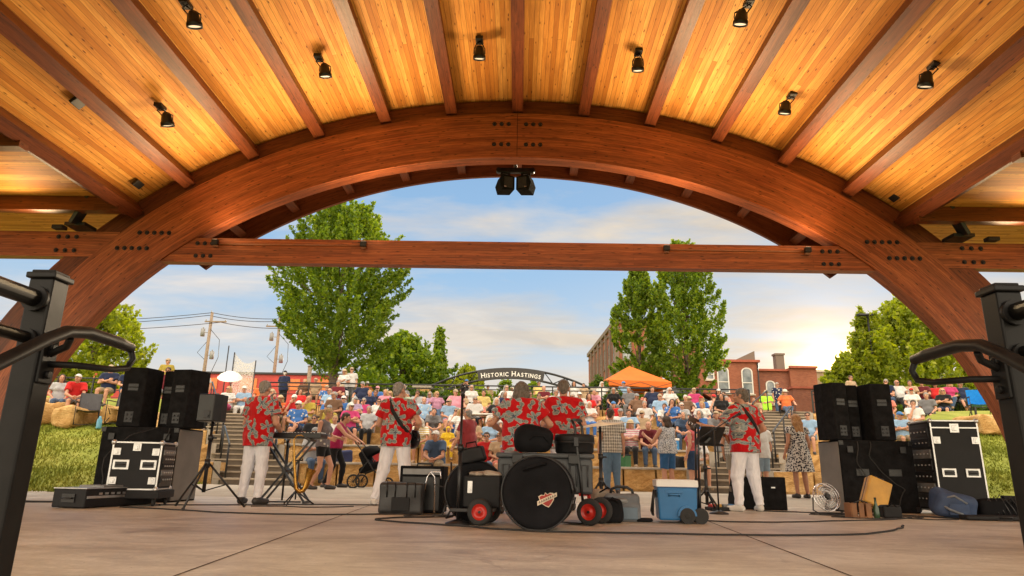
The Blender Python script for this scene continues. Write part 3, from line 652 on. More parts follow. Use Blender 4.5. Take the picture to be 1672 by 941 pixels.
# ------------------------------------------------------------------ ground, plaza, stage floor
TY=[0,16.5,18.7,20.9,23.1,25.3,27.5]; TZ=[.09,.6,1.08,1.56,2.04,2.52,2.95]
def sstep(a,b,x):
    t=min(1,max(0,(x-a)/(b-a))); return t*t*(3-2*t)
def pl(x,pts):
    if x<=pts[0][0]: return pts[0][1]
    for (a,b),(c,d) in zip(pts,pts[1:]):
        if x<=c: return b+(d-b)*(x-a)/(c-a)
    return pts[-1][1]
def ground_h(X,Y):
    ins=pl(Y,[(11.9,-.045),(14.4,.075),(16.6,.08),(28.4,2.4),(28.9,2.94),(200,2.94),(900,3.4)])
    o=max(0,Y-16)*.5
    if X<0: f=sstep(7.5+o,8.9+o,-X)
    else: f=sstep(9.1+o,10.5+o,X)
    flank=pl(Y,[(12.6,-.045),(13.3,.05),(18.6,1.62),(20.4,2.05),(24,2.80),(26,2.94),(200,2.94),(900,3.4)])
    if Y<12.2: return -.045
    n=.05*math.sin(X*1.3+Y*.7)*math.sin(Y*1.1-X*.4)*(1 if Y<26 else 0)*f
    return ins*(1-f)+flank*f+n
xs=sorted(set([-900,-400,-200,-100,-60,-40,-30]+[round(-24+.5*i,2) for i in range(97)]+[30,40,60,100,200,400,900]))
ys=sorted(set([-300,-60,-20,-5,5,9,11,11.8,12.15]+[round(12.2+.4*i,2) for i in range(45)]+[31,34,40,50,70,100,160,300,600,900]))
g=MB(); g.grid([[(x,y,ground_h(x,y)) for y in ys] for x in xs]); gr=g.build('ground',grass_mat('lawn')); tag(gr,kind='structure')
for p in gr.data.polygons: p.use_smooth=True
g=MB(); px_=[-10.2+.6*i for i in range(35)]; py_=[12.1+.3*i for i in range(16)]
g.grid([[(x,y,max(ground_h(min(max(x,-7.2),8.6),y)+.012,-.02)) for y in py_] for x in px_]); tag(g.build('plaza',CONC),kind='structure')
g=MB(); g.box((0,5.1,-.2),(19.6,14.2,.4)); tag(g.build('stage_floor',FLOOR,bevel=.02),kind='structure')
g=MB()
for a,b in (((-1.62,2.2),(-2.3,12.1)),((1.72,2.2),(2.55,12.1)),((-9.7,5.9),(9.7,6.0))):
    if a[0]<-9: continue
    a=Vector((*a,.003)); b=Vector((*b,.003)); g.bar(a,b,.006,.003)
tag(g.build('floor_joints',simple('joint_dark',(.10,.075,.055),.9)),kind='structure')
# street and far pavement beyond the promenade
g=MB(); g.box((0,29.6,2.93),(60,2.6,.06)); tag(g.build('promenade',CONC),kind='structure')
g=MB(); g.box((0,45,2.91),(240,9,.07)); tag(g.build('street',simple('asphalt',(.05,.05,.052),.9,0,.25,3,.4,60)),kind='structure')

# ------------------------------------------------------------------ limestone seating terraces
def sxl(Y): return -6.3-(Y-16.5)*.518
def sxr(Y): return 5.05+(Y-16.5)*.532
rw=random.Random(4)
def wallrun(mb, a, b, z0, z1, depth=.75):
    a,b=Vector((*a,0)),Vector((*b,0)); L=(b-a).length; d=(b-a)/L; nrm=Vector((d.y,-d.x,0))
    x=0
    while x<L-.05:
        l=min(rw.uniform(.75,1.55),L-x)
        if L-x-l<.45: l=L-x
        H=z1-z0; nu=max(4,int(l/.14)); nv=5; gap=.022; P=[]
        for i in range(nu+1):
            row=[]
            for j in range(nv+1):
                u,v=i/nu,j/nv; edge=min(u*l,(1-u)*l,v*H,(1-v)*H); o=min(1,edge/.06)
                t=x+gap+(l-2*gap)*u; n=.035*o**.5+(.05*rw.random()-.012)*(1 if 0<i<nu and 0<j<nv else .25)
                zz_=z0+(H-.008)*v+(rw.uniform(-.008,.008) if j==nv and 0<i<nu else 0)
                q=a+d*t+nrm*n; row.append((q.x,q.y,zz_))
            P.append(row)
        mb.grid(P,smooth=False)
        # top and back
        back=-nrm*depth; tp=[[P[i][nv],tuple(Vector(P[i][nv])+back*.5+Vector((0,0,rw.uniform(-.01,.012)))),tuple(Vector(P[i][nv])+back)] for i in range(nu+1)]
        mb.grid(tp,smooth=False)
        for e in (0,nu):
            c0,c1=Vector(P[e][0]),Vector(P[e][nv]); mb._add([c0,c1,c1+back,c0+back],[[0,1,2,3]])
        x+=l
names={1:'lowest',2:'second',3:'third',4:'fourth',5:'fifth',6:'topmost'}
for k in range(1,7):
    Y,z0,z1=TY[k],TZ[k-1]-.05,TZ[k]; hw=1.02
    segs=[('between the two stairs',[((sxl(Y)+hw,Y),(sxr(Y)-hw,Y))])]
    lend=-8.7 if k<3 else -10.5-.35*k; rend=9.6 if k<3 else 11.4+.25*k
    if sxl(Y)-hw-lend>.4: segs.append(('left of the left stair',[((lend,Y),(sxl(Y)-hw,Y))]))
    else: segs.append(('left of the left stair',[((sxl(Y)-hw-2.6,Y-1.6),(sxl(Y)-hw,Y))]))
    if rend-sxr(Y)-hw>.4: segs.append(('right of the right stair',[((sxr(Y)+hw,Y),(rend,Y))]+([((rend,Y),(rend+2.2,Y-1.5))] if k>=3 else [])))
    else: segs.append(('right of the right stair',[((sxr(Y)+hw,Y),(sxr(Y)+hw+2.6,Y-1.6))]))
    for nm,runs in segs:
        mb=MB()
        for a,b in runs: wallrun(mb,a,b,z0,z1)
        o=mb.build('stone_wall',STONE,recalc=True); tag(o,'%s golden split limestone seating wall, %s'%(names[k],nm),'stone wall','limestone seating walls')
    # tread behind each wall
    mb=MB()
    Yb=TY[k+1]+.2 if k<6 else 28.4
    lx=lambda y:(-8.7 if k<3 else -10.5-.35*k)
    a0,a1=sxl(Y)+hw,sxl(Yb)+hw; b0,b1=sxr(Y)-hw,sxr(Yb)-hw
    zt=z1-.035
    mb._add([(a0,Y+.1,zt),(b0,Y+.1,zt),(b1,Yb,zt),(a1,Yb,zt)],[[0,1,2,3]])
    mb._add([(sxl(Y)-hw,Y+.1,zt),(sxl(Yb)-hw,Yb,zt),(min(lx(Y),sxl(Yb)-hw-2.6),Yb,zt),(min(lx(Y),sxl(Y)-hw-.1),Y+.1,zt)],[[0,1,2,3]])
    mb._add([(sxr(Y)+hw,Y+.1,zt),(max(rend,sxr(Y)+hw+.1),Y+.1,zt),(max(rend,sxr(Yb)+hw+2.6),Yb,zt),(sxr(Yb)+hw,Yb,zt)],[[0,1,2,3]])
    tag(mb.build('terrace_ground',STEPC),kind='structure')
    if k in(1,2):
        mb=MB(); mb.box(((a0+b0)/2,Y+.13,z1+.025),(b0-a0-.02,.40,.055)); tag(mb.build('wall_cap',CONC,bevel=.012),'pale concrete cap along the %s limestone wall'%names[k],'wall cap','pale wall caps')
for side,fx in (('left',sxl),('right',sxr)):
    t=thing('staircase','concrete stair climbing the terraces, at the %s of the dancers'%side,'stair',(fx(16.5),16.5,0),0,'terrace stairs')
    mb=MB(); n=19; Y0,Y1=16.15,27.4
    for i in range(n):
        ya=Y0+(Y1-Y0)*i/n; yb=Y0+(Y1-Y0)*(i+1)/n; z=.09+(2.95-.09)*(i+1)/n; xa,xb=fx(ya)-fx(16.5),fx(yb)-fx(16.5)
        w_=.86
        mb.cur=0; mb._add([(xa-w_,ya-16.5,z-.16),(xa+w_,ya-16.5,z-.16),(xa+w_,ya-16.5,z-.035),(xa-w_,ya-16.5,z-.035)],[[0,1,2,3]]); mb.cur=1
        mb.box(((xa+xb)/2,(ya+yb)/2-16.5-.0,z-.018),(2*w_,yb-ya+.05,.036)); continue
        mb._add([(xa-w_,ya-16.5,z-.16),(xa+w_,ya-16.5,z-.16),(xa+w_,ya-16.5,z),(xa-w_,ya-16.5,z),(xb-w_,yb-16.5+.04,z),(xb+w_,yb-16.5+.04,z)],[[0,1,2,3],[3,2,5,4]])
    mb.build('steps',[simple('shaded_riser',(.13,.105,.08),.9,0,.2,6,.3),STEPC],t,bevel=0)  # risers coloured darker than treads to paint in the shadow under each nosing
    for s_ in(-1,1):
        mb=MB()
        for k in range(1,7):
            ya,yb=TY[k]-.05,(TY[k+1]-.05 if k<6 else 28.0); z=TZ[k]+.02; xa,xb=fx(ya)-fx(16.5)+s_*.94,fx(yb)-fx(16.5)+s_*.94
            zb=TZ[k-1]-.3
            mb.prism([(-.085,0),(.085,0),(.085,z-zb),(-.085,z-zb)],(xa,ya-16.5,zb),(1,0,0),(0,0,1),(xb-xa,yb-ya,0))
        mb.build('cheek_wall',CONC,t)
    for s_ in(-.72,.72):
        for ya,yb in((16.4,18.4),(19.0,23.2),(24.0,27.2)):
            if s_>0 and ya>23: continue
            mb=MB(); P=lambda y,h:(fx(y)-fx(16.5)+s_,y-16.5,.09+(2.86)*(y-Y0)/(Y1-Y0)+h)
            mb.cone(P(ya,0),P(ya,.9),.024,n=8); mb.cone(P(yb,0),P(yb,.9),.024,n=8); ym=(ya+yb)/2
            if yb-ya>3: mb.cone(P(ym,0),P(ym,.9),.024,n=8)
            mb.tube([P(ya-.15,.86),P(ya,.9),P(ym,.9),P(yb,.9),P(yb+.15,.86)],.025,8); mb.build('handrail',BLACKM,t)
# boulders along the lawn edge on both sides
def boulder(x,y,z,s,label,seed):
    f=Fld((-.8,-.6,-.45),(.8,.6,.55),.06); f.rbox((0,0,0),(.5*s[0],.36*s[1],.3*s[2]),.09,rotz_m(seed*.7),.05); f.wob(.035,6.5,seed)
    V,F=f.mesh(); o=npmesh('boulder',V,F,STONE,None,False); o.location=(x,y,z+.26*s[2]); tag(o,label,'boulder','limestone boulders at the lawn edge')
for i,(x,y,s) in enumerate([(-12.75,18.5,(1.1,1,1)),(-12.0,18.2,(1,1,.9)),(-11.1,18.6,(1.2,1,.8)),(-10.2,18.2,(1,1,.8)),(-9.5,17.5,(.8,1,.7)),(-13.9,18.9,(1.2,1.1,1.1)),(12.9,19.2,(1.1,1,.9)),(13.9,19.0,(.9,1.1,.8)),(10.1,17.3,(1,.9,.8)),(13.6,17.6,(.6,.7,.4)),(12.4,16.9,(.5,.6,.4))]):
    boulder(x,y,ground_h(x,y)-.05,s,['first golden boulder under the seated people, far left lawn','golden boulder in front of the folded lawn chairs','golden boulder right of the folded lawn chairs','low golden boulder by the left loudspeakers','small golden boulder behind the left loudspeaker stack','largest golden boulder at far left behind the railing','golden boulder behind the tall right road case','golden boulder under the white banner','low golden boulder behind the right loudspeakers','small rock on the right lawn below the banner','flat rock on the right lawn behind the road case'][i],i+1)
# grass blades on the two lawns beside the terraces
N=52000; X=np.concatenate([RNG.uniform(-17,-7.4,N//2),RNG.uniform(9.0,17,N//2)]); Yv=RNG.uniform(12.7,19.4,N)
Zv=np.array([ground_h(a,b) for a,b in zip(X,Yv)]); h_=RNG.uniform(.03,.10,N)*(1+.6*np.sin(X*2.1)*np.sin(Yv*1.7)); a_=RNG.uniform(0,PI,N); dx,dy=np.cos(a_)*.018,np.sin(a_)*.018; lx_,ly_=RNG.normal(0,.03,N),RNG.normal(0,.03,N)
V=np.stack([np.stack([X-dx,Yv-dy,Zv-.01],1),np.stack([X+dx,Yv+dy,Zv-.01],1),np.stack([X+lx_,Yv+ly_,Zv+h_],1)],1).reshape(-1,3)
tag(npmesh('grass',V,np.arange(3*N).reshape(-1,3),grass_mat('grass_blades',True),None,False),'short tufted grass on the lawns beside the terraces','grass',kind='stuff')

# ------------------------------------------------------------------ timber pavilion
pav=thing('stage_pavilion','timber stage roof with curved glulam arch, rafters and pine decking','pavilion',(-.1,11,0))
AY=11.0
def arc(a,b,n=72,t0=0,t1=PI): return [(-a*math.cos(t0+(t1-t0)*i/n),b*math.sin(t0+(t1-t0)*i/n)) for i in range(n+1)]
def arch_band(name,inner,outer,y0,y1,m,n=72,t0=0,t1=PI,parent=pav):
    I=arc(*inner,n,t0,t1); O=arc(*outer,n,t0,t1); mb=MB(); s=[0]
    for i in range(n): s.append(s[-1]+math.dist(O[i],O[i+1]))
    D=inner and math.dist(I[n//2],O[n//2]); W=abs(y1-y0)
    for i in range(n):
        a,b=I[i],I[i+1]; c,d=O[i+1],O[i]; u0,u1=s[i],s[i+1]
        mb._add([(a[0],y0,a[1]),(b[0],y0,b[1]),(c[0],y0,c[1]),(d[0],y0,d[1])],[[0,1,2,3]],False,[[(u0,.001),(u1,.001),(u1,D),(u0,D)]])
        mb._add([(a[0],y1,a[1]),(b[0],y1,b[1]),(c[0],y1,c[1]),(d[0],y1,d[1])],[[3,2,1,0]],False,[[(u0,D),(u1,D),(u1,.001),(u0,.001)]])
        mb._add([(a[0],y0,a[1]),(b[0],y0,b[1]),(b[0],y1,b[1]),(a[0],y1,a[1])],[[3,2,1,0]],True,[[(u0,W+3.1),(u1,W+3.1),(u1,3.1),(u0,3.1)]])
        mb._add([(d[0],y0,d[1]),(c[0],y0,c[1]),(c[0],y1,c[1]),(d[0],y1,d[1])],[[0,1,2,3]],True,[[(u0,5),(u1,5),(u1,5+W),(u0,5+W)]])
    for i in (0,n):
        a,d=I[i],O[i]; mb._add([(a[0],y0,a[1]),(d[0],y0,d[1]),(d[0],y1,d[1]),(a[0],y1,a[1])],[[0,1,2,3]])
    return mb.build(name,m,parent,recalc=True)
def local(o): pass
INN,OUT=(8.25,6.0),(9.14,6.88)
archo=arch_band('arch',INN,OUT,0,.30,ARCHW)
arch_band('arch_blocking',(9.15,6.90),(9.58,7.17),.06,.24,RAFT)
arch_band('fascia',(8.82,6.70),(9.62,7.30),2.32,2.40,FASC,72,.735,PI-.735)
def wbox(mb,c,d,M=None):
    """box with wood UVs: u along its longest side"""
    x,y,z=d[0]/2,d[1]/2,d[2]/2; ax=max(range(3),key=lambda i:d[i]); m=M.to_3x3() if M is not None else Matrix.Identity(3); off=rw.uniform(0,9)
    C={}
    for a in(-1,1):
        for b in(-1,1):
            for e in(-1,1): C[(a,b,e)]=Vector((a*x,b*y,e*z))
    for k in range(3):
        o1,o2=[i for i in range(3) if i!=k]
        if o2==ax: o1,o2=o2,o1
        if k==ax: o1,o2=(ax+1)%3,(ax+2)%3
        for sgn in(-1,1):
            vs=[];uv=[]
            for p,q in((-1,-1),(1,-1),(1,1),(-1,1)):
                t=[0,0,0]; t[k]=sgn; t[o1]=p; t[o2]=q; v=C[tuple(t)]; vs.append(Vector(c)+m@v); uv.append((v[o1]+off,v[o2]+off+k*.7+sgn*.3))
            mb._add(vs,[[0,1,2,3]],False,[uv])
def bolts(parent,pts,r=.032,y=-.005):
    for x,z in pts:
        mb=MB(); mb.cone((x,0,z),(x,-.008,z),r*1.25,n=14); mb.cone((x,-.008,z),(x,-.03,z),r*.72,n=6,smooth=False); o=mb.build('bolt',DKMET,parent); o.location=(0,y,0)
mb=MB(); wbox(mb,(0,.14,4.17),(13.0,.20,.44)); beam=mb.build('tie_beam',ARCHW,pav,bevel=.008)
# the beam runs on past the arch under each side roof
for s_ in(-1,1):
    mb=MB(); wbox(mb,(s_*10.2,.14,4.25),(6.4,.20,.46)); eb=mb.build('side_beam',ARCHW,pav,bevel=.008)
    bolts(eb,[(s_*(7.75+.16*i),4.38) for i in range(3)]+[(s_*(7.75+.16*i),4.13) for i in range(3)],y=.035)
bolts(archo,[(s_*(6.10+.13*i),4.46) for s_ in(-1,1) for i in range(5)]+[(s_*(6.45+.13*i),4.17) for s_ in(-1,1) for i in range(5)]+[(s_*(.16+.13*i),z) for s_ in(-1,1) for i in range(3) for z in(6.25,6.66)])
bolts(beam,[(s_*(5.33+.13*i),z) for s_ in(-1,1) for i in range(3) for z in(4.06,4.29)],.03,.035)
for s_ in(-1,1):
    mb=MB(); x0,x1=(-5.25,-2.65) if s_<0 else (2.62,5.05); mb.tube([(x0,.0,4.27),(x1,.0,4.27)],.014,8)
    for x in(x0,x1): mb.box((x,.005,4.25),(.08,.05,.08))
    mb.build('conduit',simple('painted_conduit',(.30,.11,.05),.45),beam)
mb=MB(); mb.bar((0,-.002,6.01),(0,-.002,6.875),.008,.006,(0,1,0)); mb.build('crown_joint',simple('joint_line',(.03,.01,.006),.9),archo)
# rafters follow the vault
RX=[0,1.22,2.43,3.63,4.79,5.88,6.72]
def vault(a,b,x): return b*math.sqrt(max(0,1-(x/a)**2))
for i,xq in enumerate([-x for x in RX[:0:-1]]+RX):
    a,b=9.30,6.93; z=vault(a,b,xq); nx,nz=xq/(a*a),z/(b*b); L=math.hypot(nx,nz); nx/=L;nz/=L; ang=math.atan2(nx,nz)
    d=.36; M=Matrix.Rotation(ang,4,'Y'); mb=MB(); wbox(mb,(xq+nx*d/2,-6.98,z+nz*d/2),(.20,14.1,d),M); mb.build('rafter',RAFT,pav,bevel=.008)
    # tail between arch and fascia
    mb=MB(); wbox(mb,(xq+nx*(d/2-.13),1.32,z+nz*(d/2-.13)),(.17,1.96,d*1.15),M); mb.build('rafter_tail',RAFT,pav,bevel=.006)
# decking
def deck_shell(name,y0,y1,t0,t1,off=0):
    a,b=9.60+off,7.19+off; n=64; mb=MB(); s=0; pts=arc(a,b,n,t0,t1)
    for i in range(n):
        p,q=pts[i],pts[i+1]; L=math.dist(p,q)
        mb._add([(p[0],y0,p[1]),(q[0],y0,q[1]),(q[0],y1,q[1]),(p[0],y1,p[1])],[[0,1,2,3]],True,[[(y0,s),(y0,s+L),(y1,s+L),(y1,s)]]); s+=L
    return mb.build(name,DECK,pav,recalc=False)
T0=math.acos(6.98/9.6); deck_shell('roof_decking',-13,2.45,T0,PI-T0)
mb=MB(); tp=arc(9.72,7.33,64,T0,PI-T0); 
for i in range(64):
    p,q=tp[i],tp[i+1]; mb._add([(p[0],-13.1,p[1]),(q[0],-13.1,q[1]),(q[0],2.5,q[1]),(p[0],2.5,p[1])],[[3,2,1,0]],True)
mb.build('roof_skin',DKMET,pav)
# low side roofs: boards run across, purlins under them
for s_ in(-1,1):
    mb=MB(); x0,x1=6.86,13.4
    P=[(x0*s_,-12,4.93),(x1*s_,-12,4.93),(x1*s_,1.6,4.93),(x0*s_,1.6,4.93)]; mb._add(P,[[0,1,2,3]],False,[[(x0,-12),(x1,-12),(x1,1.6),(x0,1.6)]]); mb.build('side_decking',DECK,pav)
    mb=MB(); mb.box((s_*10.2,-5.2,5.06),(6.5,13.8,.08)); mb.build('side_roof_skin',DKMET,pav)
    for y in(-.42,-2.75,-5.1,-7.4):
        mb=MB(); wbox(mb,(s_*10.1,y,4.80),(6.7,.17,.25)); mb.build('purlin',RAFT,pav,bevel=.006)
    mb=MB(); wbox(mb,(s_*6.93,-6.98,4.86),(.07,14.0,.13)); mb.build('edge_board',FASC,pav)
    mb=MB(); mb.bar((s_*7.62,-.28,4.52),(s_*7.25,-.45,5.05),.07,.20,(0,1,0)); mb.box((s_*7.62,-.1,4.52),(.36,.34,.06)); mb.build('knee_plate',BLACKM,pav,bevel=.006)
    mb=MB(); mb.cone((s_*9.6,-2.8,4.72),(s_*8.2,-2.75,4.62),.012,n=6); mb.build('brace_rod',BLACKM,pav)
# ------------------------------------------------------------------ trees
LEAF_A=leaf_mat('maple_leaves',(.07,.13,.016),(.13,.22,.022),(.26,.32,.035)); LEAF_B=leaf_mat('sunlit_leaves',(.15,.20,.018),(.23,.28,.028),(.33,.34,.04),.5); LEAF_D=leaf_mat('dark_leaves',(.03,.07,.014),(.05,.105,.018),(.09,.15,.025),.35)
LEAF_C=leaf_mat('conifer_needles',(.05,.085,.018),(.08,.12,.024),(.12,.16,.03),.3)
def tree(name,label,x,y,z0,ztop,rad,zlow,ntw,lpt,ls,lm,prof=None,trunk=.2,cat='tree',group=None,seed=1,up=.55,rise=.0,stem=True):
    r=np.random.default_rng(seed); t=thing(name,label,cat,(x,y,z0),0,group); H=ztop-z0; zl=zlow-z0
    prof=prof or [(0,.35),(.12,.7),(.35,1.0),(.55,.95),(.8,.65),(.95,.3),(1,.05)]
    pr=lambda u: np.interp(u,[p[0] for p in prof],[p[1] for p in prof])
    tw=[]; C=[];Tn=[]
    for i in range(ntw):
        u=r.random()**.85; a=r.random()*2*PI; bump=1+.10*math.sin(3*a+seed)+.10*math.sin(5*a+7*u+seed*2)+.10*math.sin(13*u+2*a)
        rr_=rad*pr(u)*bump*(.62+.42*r.random()**.6 if r.random()<.8 else r.uniform(.15,.7))
        tip=np.array((math.cos(a)*rr_,math.sin(a)*rr_,zl+u*(H-zl)+r.normal(0,.02)*H))
        L=rad*r.uniform(.22,.5); d=unit((math.cos(a)*(1-.3*u),math.sin(a)*(1-.3*u),up+.9*u+r.normal(0,.18))); base=tip-d*L
        tw.append((base,tip)); s=r.random(lpt)**.75; c=base+(tip-base)*s[:,None]+r.normal(0,1,(lpt,3))*ls*(1.25-.75*s[:,None]); C.append(c); Tn.append(np.repeat(d[None],lpt,0))
    C=np.concatenate(C); Tn=np.concatenate(Tn); n=len(C)
    ax=Tn*.6+r.normal(0,.75,(n,3)); ax/=np.linalg.norm(ax,axis=1)[:,None]; nr=r.normal(0,1,(n,3))+np.array((0,0,.5)); bx=np.cross(ax,nr); bx/=np.linalg.norm(bx,axis=1)[:,None]
    sz=ls*r.uniform(.7,1.3,n)[:,None]
    V=np.stack([C-ax*sz,C+bx*sz*.62,C+ax*sz,C-bx*sz*.62],1).reshape(-1,3)
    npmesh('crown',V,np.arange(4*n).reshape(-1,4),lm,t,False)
    if stem:
        mb=MB(); top=zl+(H-zl)*.75; w_=lambda k:(.10*math.sin(k*2+seed)*rad*.25)
        mb.tube([(w_(i/6)*i/6,w_(i/6+1)*i/6,-.15+top*i/6) for i in range(7)],[trunk*(1.25 if i==0 else 1)*(1-.13*i) for i in range(7)],9)
        mb.build('trunk',BARK,t)
        mb=MB()
        for i in range(12):
            a=r.random()*2*PI; zs=zl*.8+(top-zl*.8)*r.random()*.8; e=tw[r.integers(len(tw))][0]; e=np.array((math.cos(a)*np.linalg.norm(e[:2]),math.sin(a)*np.linalg.norm(e[:2]),max(e[2],zs+.8)))
            f0=zs/top*6; s0=np.array((w_(f0/6)*f0/6,w_(f0/6+1)*f0/6,zs)); mid=s0*.5+e*.5+np.array((0,0,-.1*H*.3)); mb.tube([s0,mid,e],[trunk*.42,trunk*.26,trunk*.08],6)
        mb.build('limb',BARK,t)
    return t
tree('maple_tree','large round maple tree behind the left terrace seats',-8.95,32.0,2.94,13.6,3.25,5.4,620,84,.088,LEAF_A,[(0,.42),(.12,.80),(.28,.98),(.55,1.0),(.75,.90),(.9,.66),(1,.38)],.24,seed=5,up=.5)
tree('street_tree','tall bright upright tree behind the orange tent',9.55,38,2.94,13.7,2.3,5.4,430,80,.09,LEAF_A,[(0,.35),(.12,.75),(.3,1.0),(.6,.92),(.85,.72),(1,.3)],.17,seed=8,up=.9)
tree('street_tree','narrower darker tree left of the tall bright tree',7.25,40,2.94,12.9,1.75,4.8,300,80,.09,LEAF_A,[(0,.4),(.15,.8),(.4,1.0),(.7,.8),(.9,.5),(1,.2)],.15,seed=12,up=1.0)
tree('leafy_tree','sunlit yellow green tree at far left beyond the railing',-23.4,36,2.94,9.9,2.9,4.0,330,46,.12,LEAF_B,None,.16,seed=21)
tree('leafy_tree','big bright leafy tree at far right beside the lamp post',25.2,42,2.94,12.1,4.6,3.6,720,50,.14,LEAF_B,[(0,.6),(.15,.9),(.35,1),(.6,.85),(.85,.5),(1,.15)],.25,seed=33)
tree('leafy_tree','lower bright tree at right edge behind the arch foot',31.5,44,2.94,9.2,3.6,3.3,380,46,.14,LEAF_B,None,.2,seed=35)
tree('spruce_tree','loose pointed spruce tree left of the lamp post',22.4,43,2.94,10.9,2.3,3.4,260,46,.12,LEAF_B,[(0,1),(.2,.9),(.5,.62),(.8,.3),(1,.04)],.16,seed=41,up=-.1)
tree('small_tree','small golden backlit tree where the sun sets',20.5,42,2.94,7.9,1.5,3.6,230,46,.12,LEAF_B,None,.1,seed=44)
tree('leafy_tree','mid green tree right behind the large maple',-7.8,44,2.94,9.3,3.3,3.4,420,46,.14,LEAF_A,None,.18,seed=51)
tree('spruce_tree','thin spiky tree right of the mid green tree',-5.6,46,2.94,9.9,1.2,3.4,150,40,.14,LEAF_A,[(0,1),(.3,.9),(.6,.45),(.85,.2),(1,.05)],.1,seed=55,up=.3)
tree('leafy_tree','low pale tree behind the left end of the arched sign',-3.2,42,2.94,6.8,1.7,3.2,150,44,.13,LEAF_B,None,.1,seed=57)
tree('small_tree','small tree under the left half of the arched sign',-.9,46,2.94,6.5,.9,3.4,80,40,.13,LEAF_A,None,.07,seed=58)
tree('small_tree','small tree under the right half of the arched sign',1.0,46,2.94,6.4,.9,3.4,80,40,.13,LEAF_A,None,.07,seed=59)
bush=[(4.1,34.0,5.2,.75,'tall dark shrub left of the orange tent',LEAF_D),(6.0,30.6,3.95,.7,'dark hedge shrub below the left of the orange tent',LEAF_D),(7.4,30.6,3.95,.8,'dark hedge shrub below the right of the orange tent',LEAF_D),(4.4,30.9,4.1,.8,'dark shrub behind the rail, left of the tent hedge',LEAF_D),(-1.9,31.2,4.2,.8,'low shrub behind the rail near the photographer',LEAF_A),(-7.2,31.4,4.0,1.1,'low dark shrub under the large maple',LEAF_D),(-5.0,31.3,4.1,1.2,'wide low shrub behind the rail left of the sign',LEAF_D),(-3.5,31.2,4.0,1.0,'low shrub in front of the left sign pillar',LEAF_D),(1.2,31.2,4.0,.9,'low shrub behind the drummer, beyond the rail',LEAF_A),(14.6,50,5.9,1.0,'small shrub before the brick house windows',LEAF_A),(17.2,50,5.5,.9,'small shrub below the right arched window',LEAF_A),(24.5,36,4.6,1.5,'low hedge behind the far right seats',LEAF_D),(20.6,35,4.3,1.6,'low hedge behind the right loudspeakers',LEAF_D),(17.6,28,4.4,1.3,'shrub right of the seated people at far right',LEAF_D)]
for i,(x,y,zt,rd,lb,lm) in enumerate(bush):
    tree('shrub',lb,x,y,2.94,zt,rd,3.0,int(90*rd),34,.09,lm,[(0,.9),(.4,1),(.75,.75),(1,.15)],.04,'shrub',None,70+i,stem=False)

# ------------------------------------------------------------------ buildings
BRK=brick('red_brick',(.27,.070,.032),(.34,.105,.05),(.22,.15,.11)); BRK2=brick('old_brick',(.30,.095,.05),(.22,.062,.034),(.20,.15,.12)); TAN=brick('tan_brick',(.42,.30,.19),(.36,.25,.16))
WINW=simple('window_frame_white',(.62,.60,.56),.5,0,.08); ROOFR=simple('red_roof',(.30,.07,.035),.7,0,.2); GREYS=simple('grey_siding',(.10,.11,.12),.7,0,.15); REDWALL=simple('red_storefront',(.42,.03,.022),.5,0,.22,.7)
STONEL=simple('stone_trim',(.42,.36,.29),.8,0,.15); ORG=simple('orange_panel',(.55,.16,.04),.5)
def bwall(mb,a,b,z0,z1):
    L=math.dist(a,b); mb._add([(*a,z0),(*b,z0),(*b,z1),(*a,z1)],[[0,1,2,3]],False,[[(.01,z0),(L,z0),(L,z1),(.01,z1)]])
def block(parent,x0,x1,y0,y1,z0,z1,m,name='wall'):
    mb=MB()
    for a,b in(((x0,y0),(x1,y0)),((x1,y0),(x1,y1)),((x1,y1),(x0,y1)),((x0,y1),(x0,y0))): bwall(mb,a,b,z0,z1)
    mb._add([(x0,y0,z1),(x1,y0,z1),(x1,y1,z1),(x0,y1,z1)],[[0,1,2,3]],False,[[(0,0),(1,0),(1,1),(0,1)]]); return mb.build(name,m,parent,recalc=False)
def window(parent,c,w,h,n,arched=False,deep=.12,fm=None):
    """c centre on wall, n outward normal (2D)"""
    n=Vector((n[0],n[1],0)).normalized(); t=Vector((-n.y,n.x,0)); c=Vector(c); z=Vector((0,0,1))
    out=[(-w/2,-h/2),(w/2,-h/2),(w/2,h/2)]+([(w/2*math.cos(a),h/2+w*.36*math.sin(a)) for a in [PI*i/10 for i in range(1,10)]] if arched else [])+[(-w/2,h/2)]
    q=lambda s:[(u*s[0],v*s[1]) for u,v in out]
    mb=MB(); inn=[(u*(w-.2)/w,v*(h-.16)/h if not arched or v<h/2 else v-.08) for u,v in out]; k=len(out)
    A=[c+t*u+z*v+n*.05 for u,v in out]; B=[c+t*u+z*v+n*.05 for u,v in inn]; A2=[c+t*u+z*v-n*.02 for u,v in out]; B2=[c+t*u+z*v-n*.0 for u,v in inn]
    mb._add(A+B+A2+B2,[[i,(i+1)%k,k+(i+1)%k,k+i] for i in range(k)]+[[i,2*k+i,2*k+(i+1)%k,(i+1)%k] for i in range(k)]+[[k+i,k+(i+1)%k,3*k+(i+1)%k,3*k+i] for i in range(k)])
    M3=Matrix((t,n,z)).transposed().to_4x4()
    mb.box(c+n*.035,(w-.18,.04,.07),M=M3); f=mb.build('window',fm or WINW,parent)
    mb=MB(); mb._add([c+t*u+z*v+n*.012 for u,v in inn],[list(range(k))]); mb.build('pane',GLASSW,f)
    mb=MB(); mb.box(c-z*(h/2+.07)+n*.09,(w+.2,.2,.12),M=M3); mb.build('sill',fm or STONEL,f)
    return f
b=thing('brick_mill','tall red brick building with rows of windows, seen past the orange tent','building',(11,75,2.9))
mb=MB(); A,B,Cc,D=(0,0),(-.7,24),(4.6,25),(5.3,1.0)
for p,q in((A,D),(D,Cc),(Cc,B),(B,A)): bwall(mb,p,q,0,14.4)
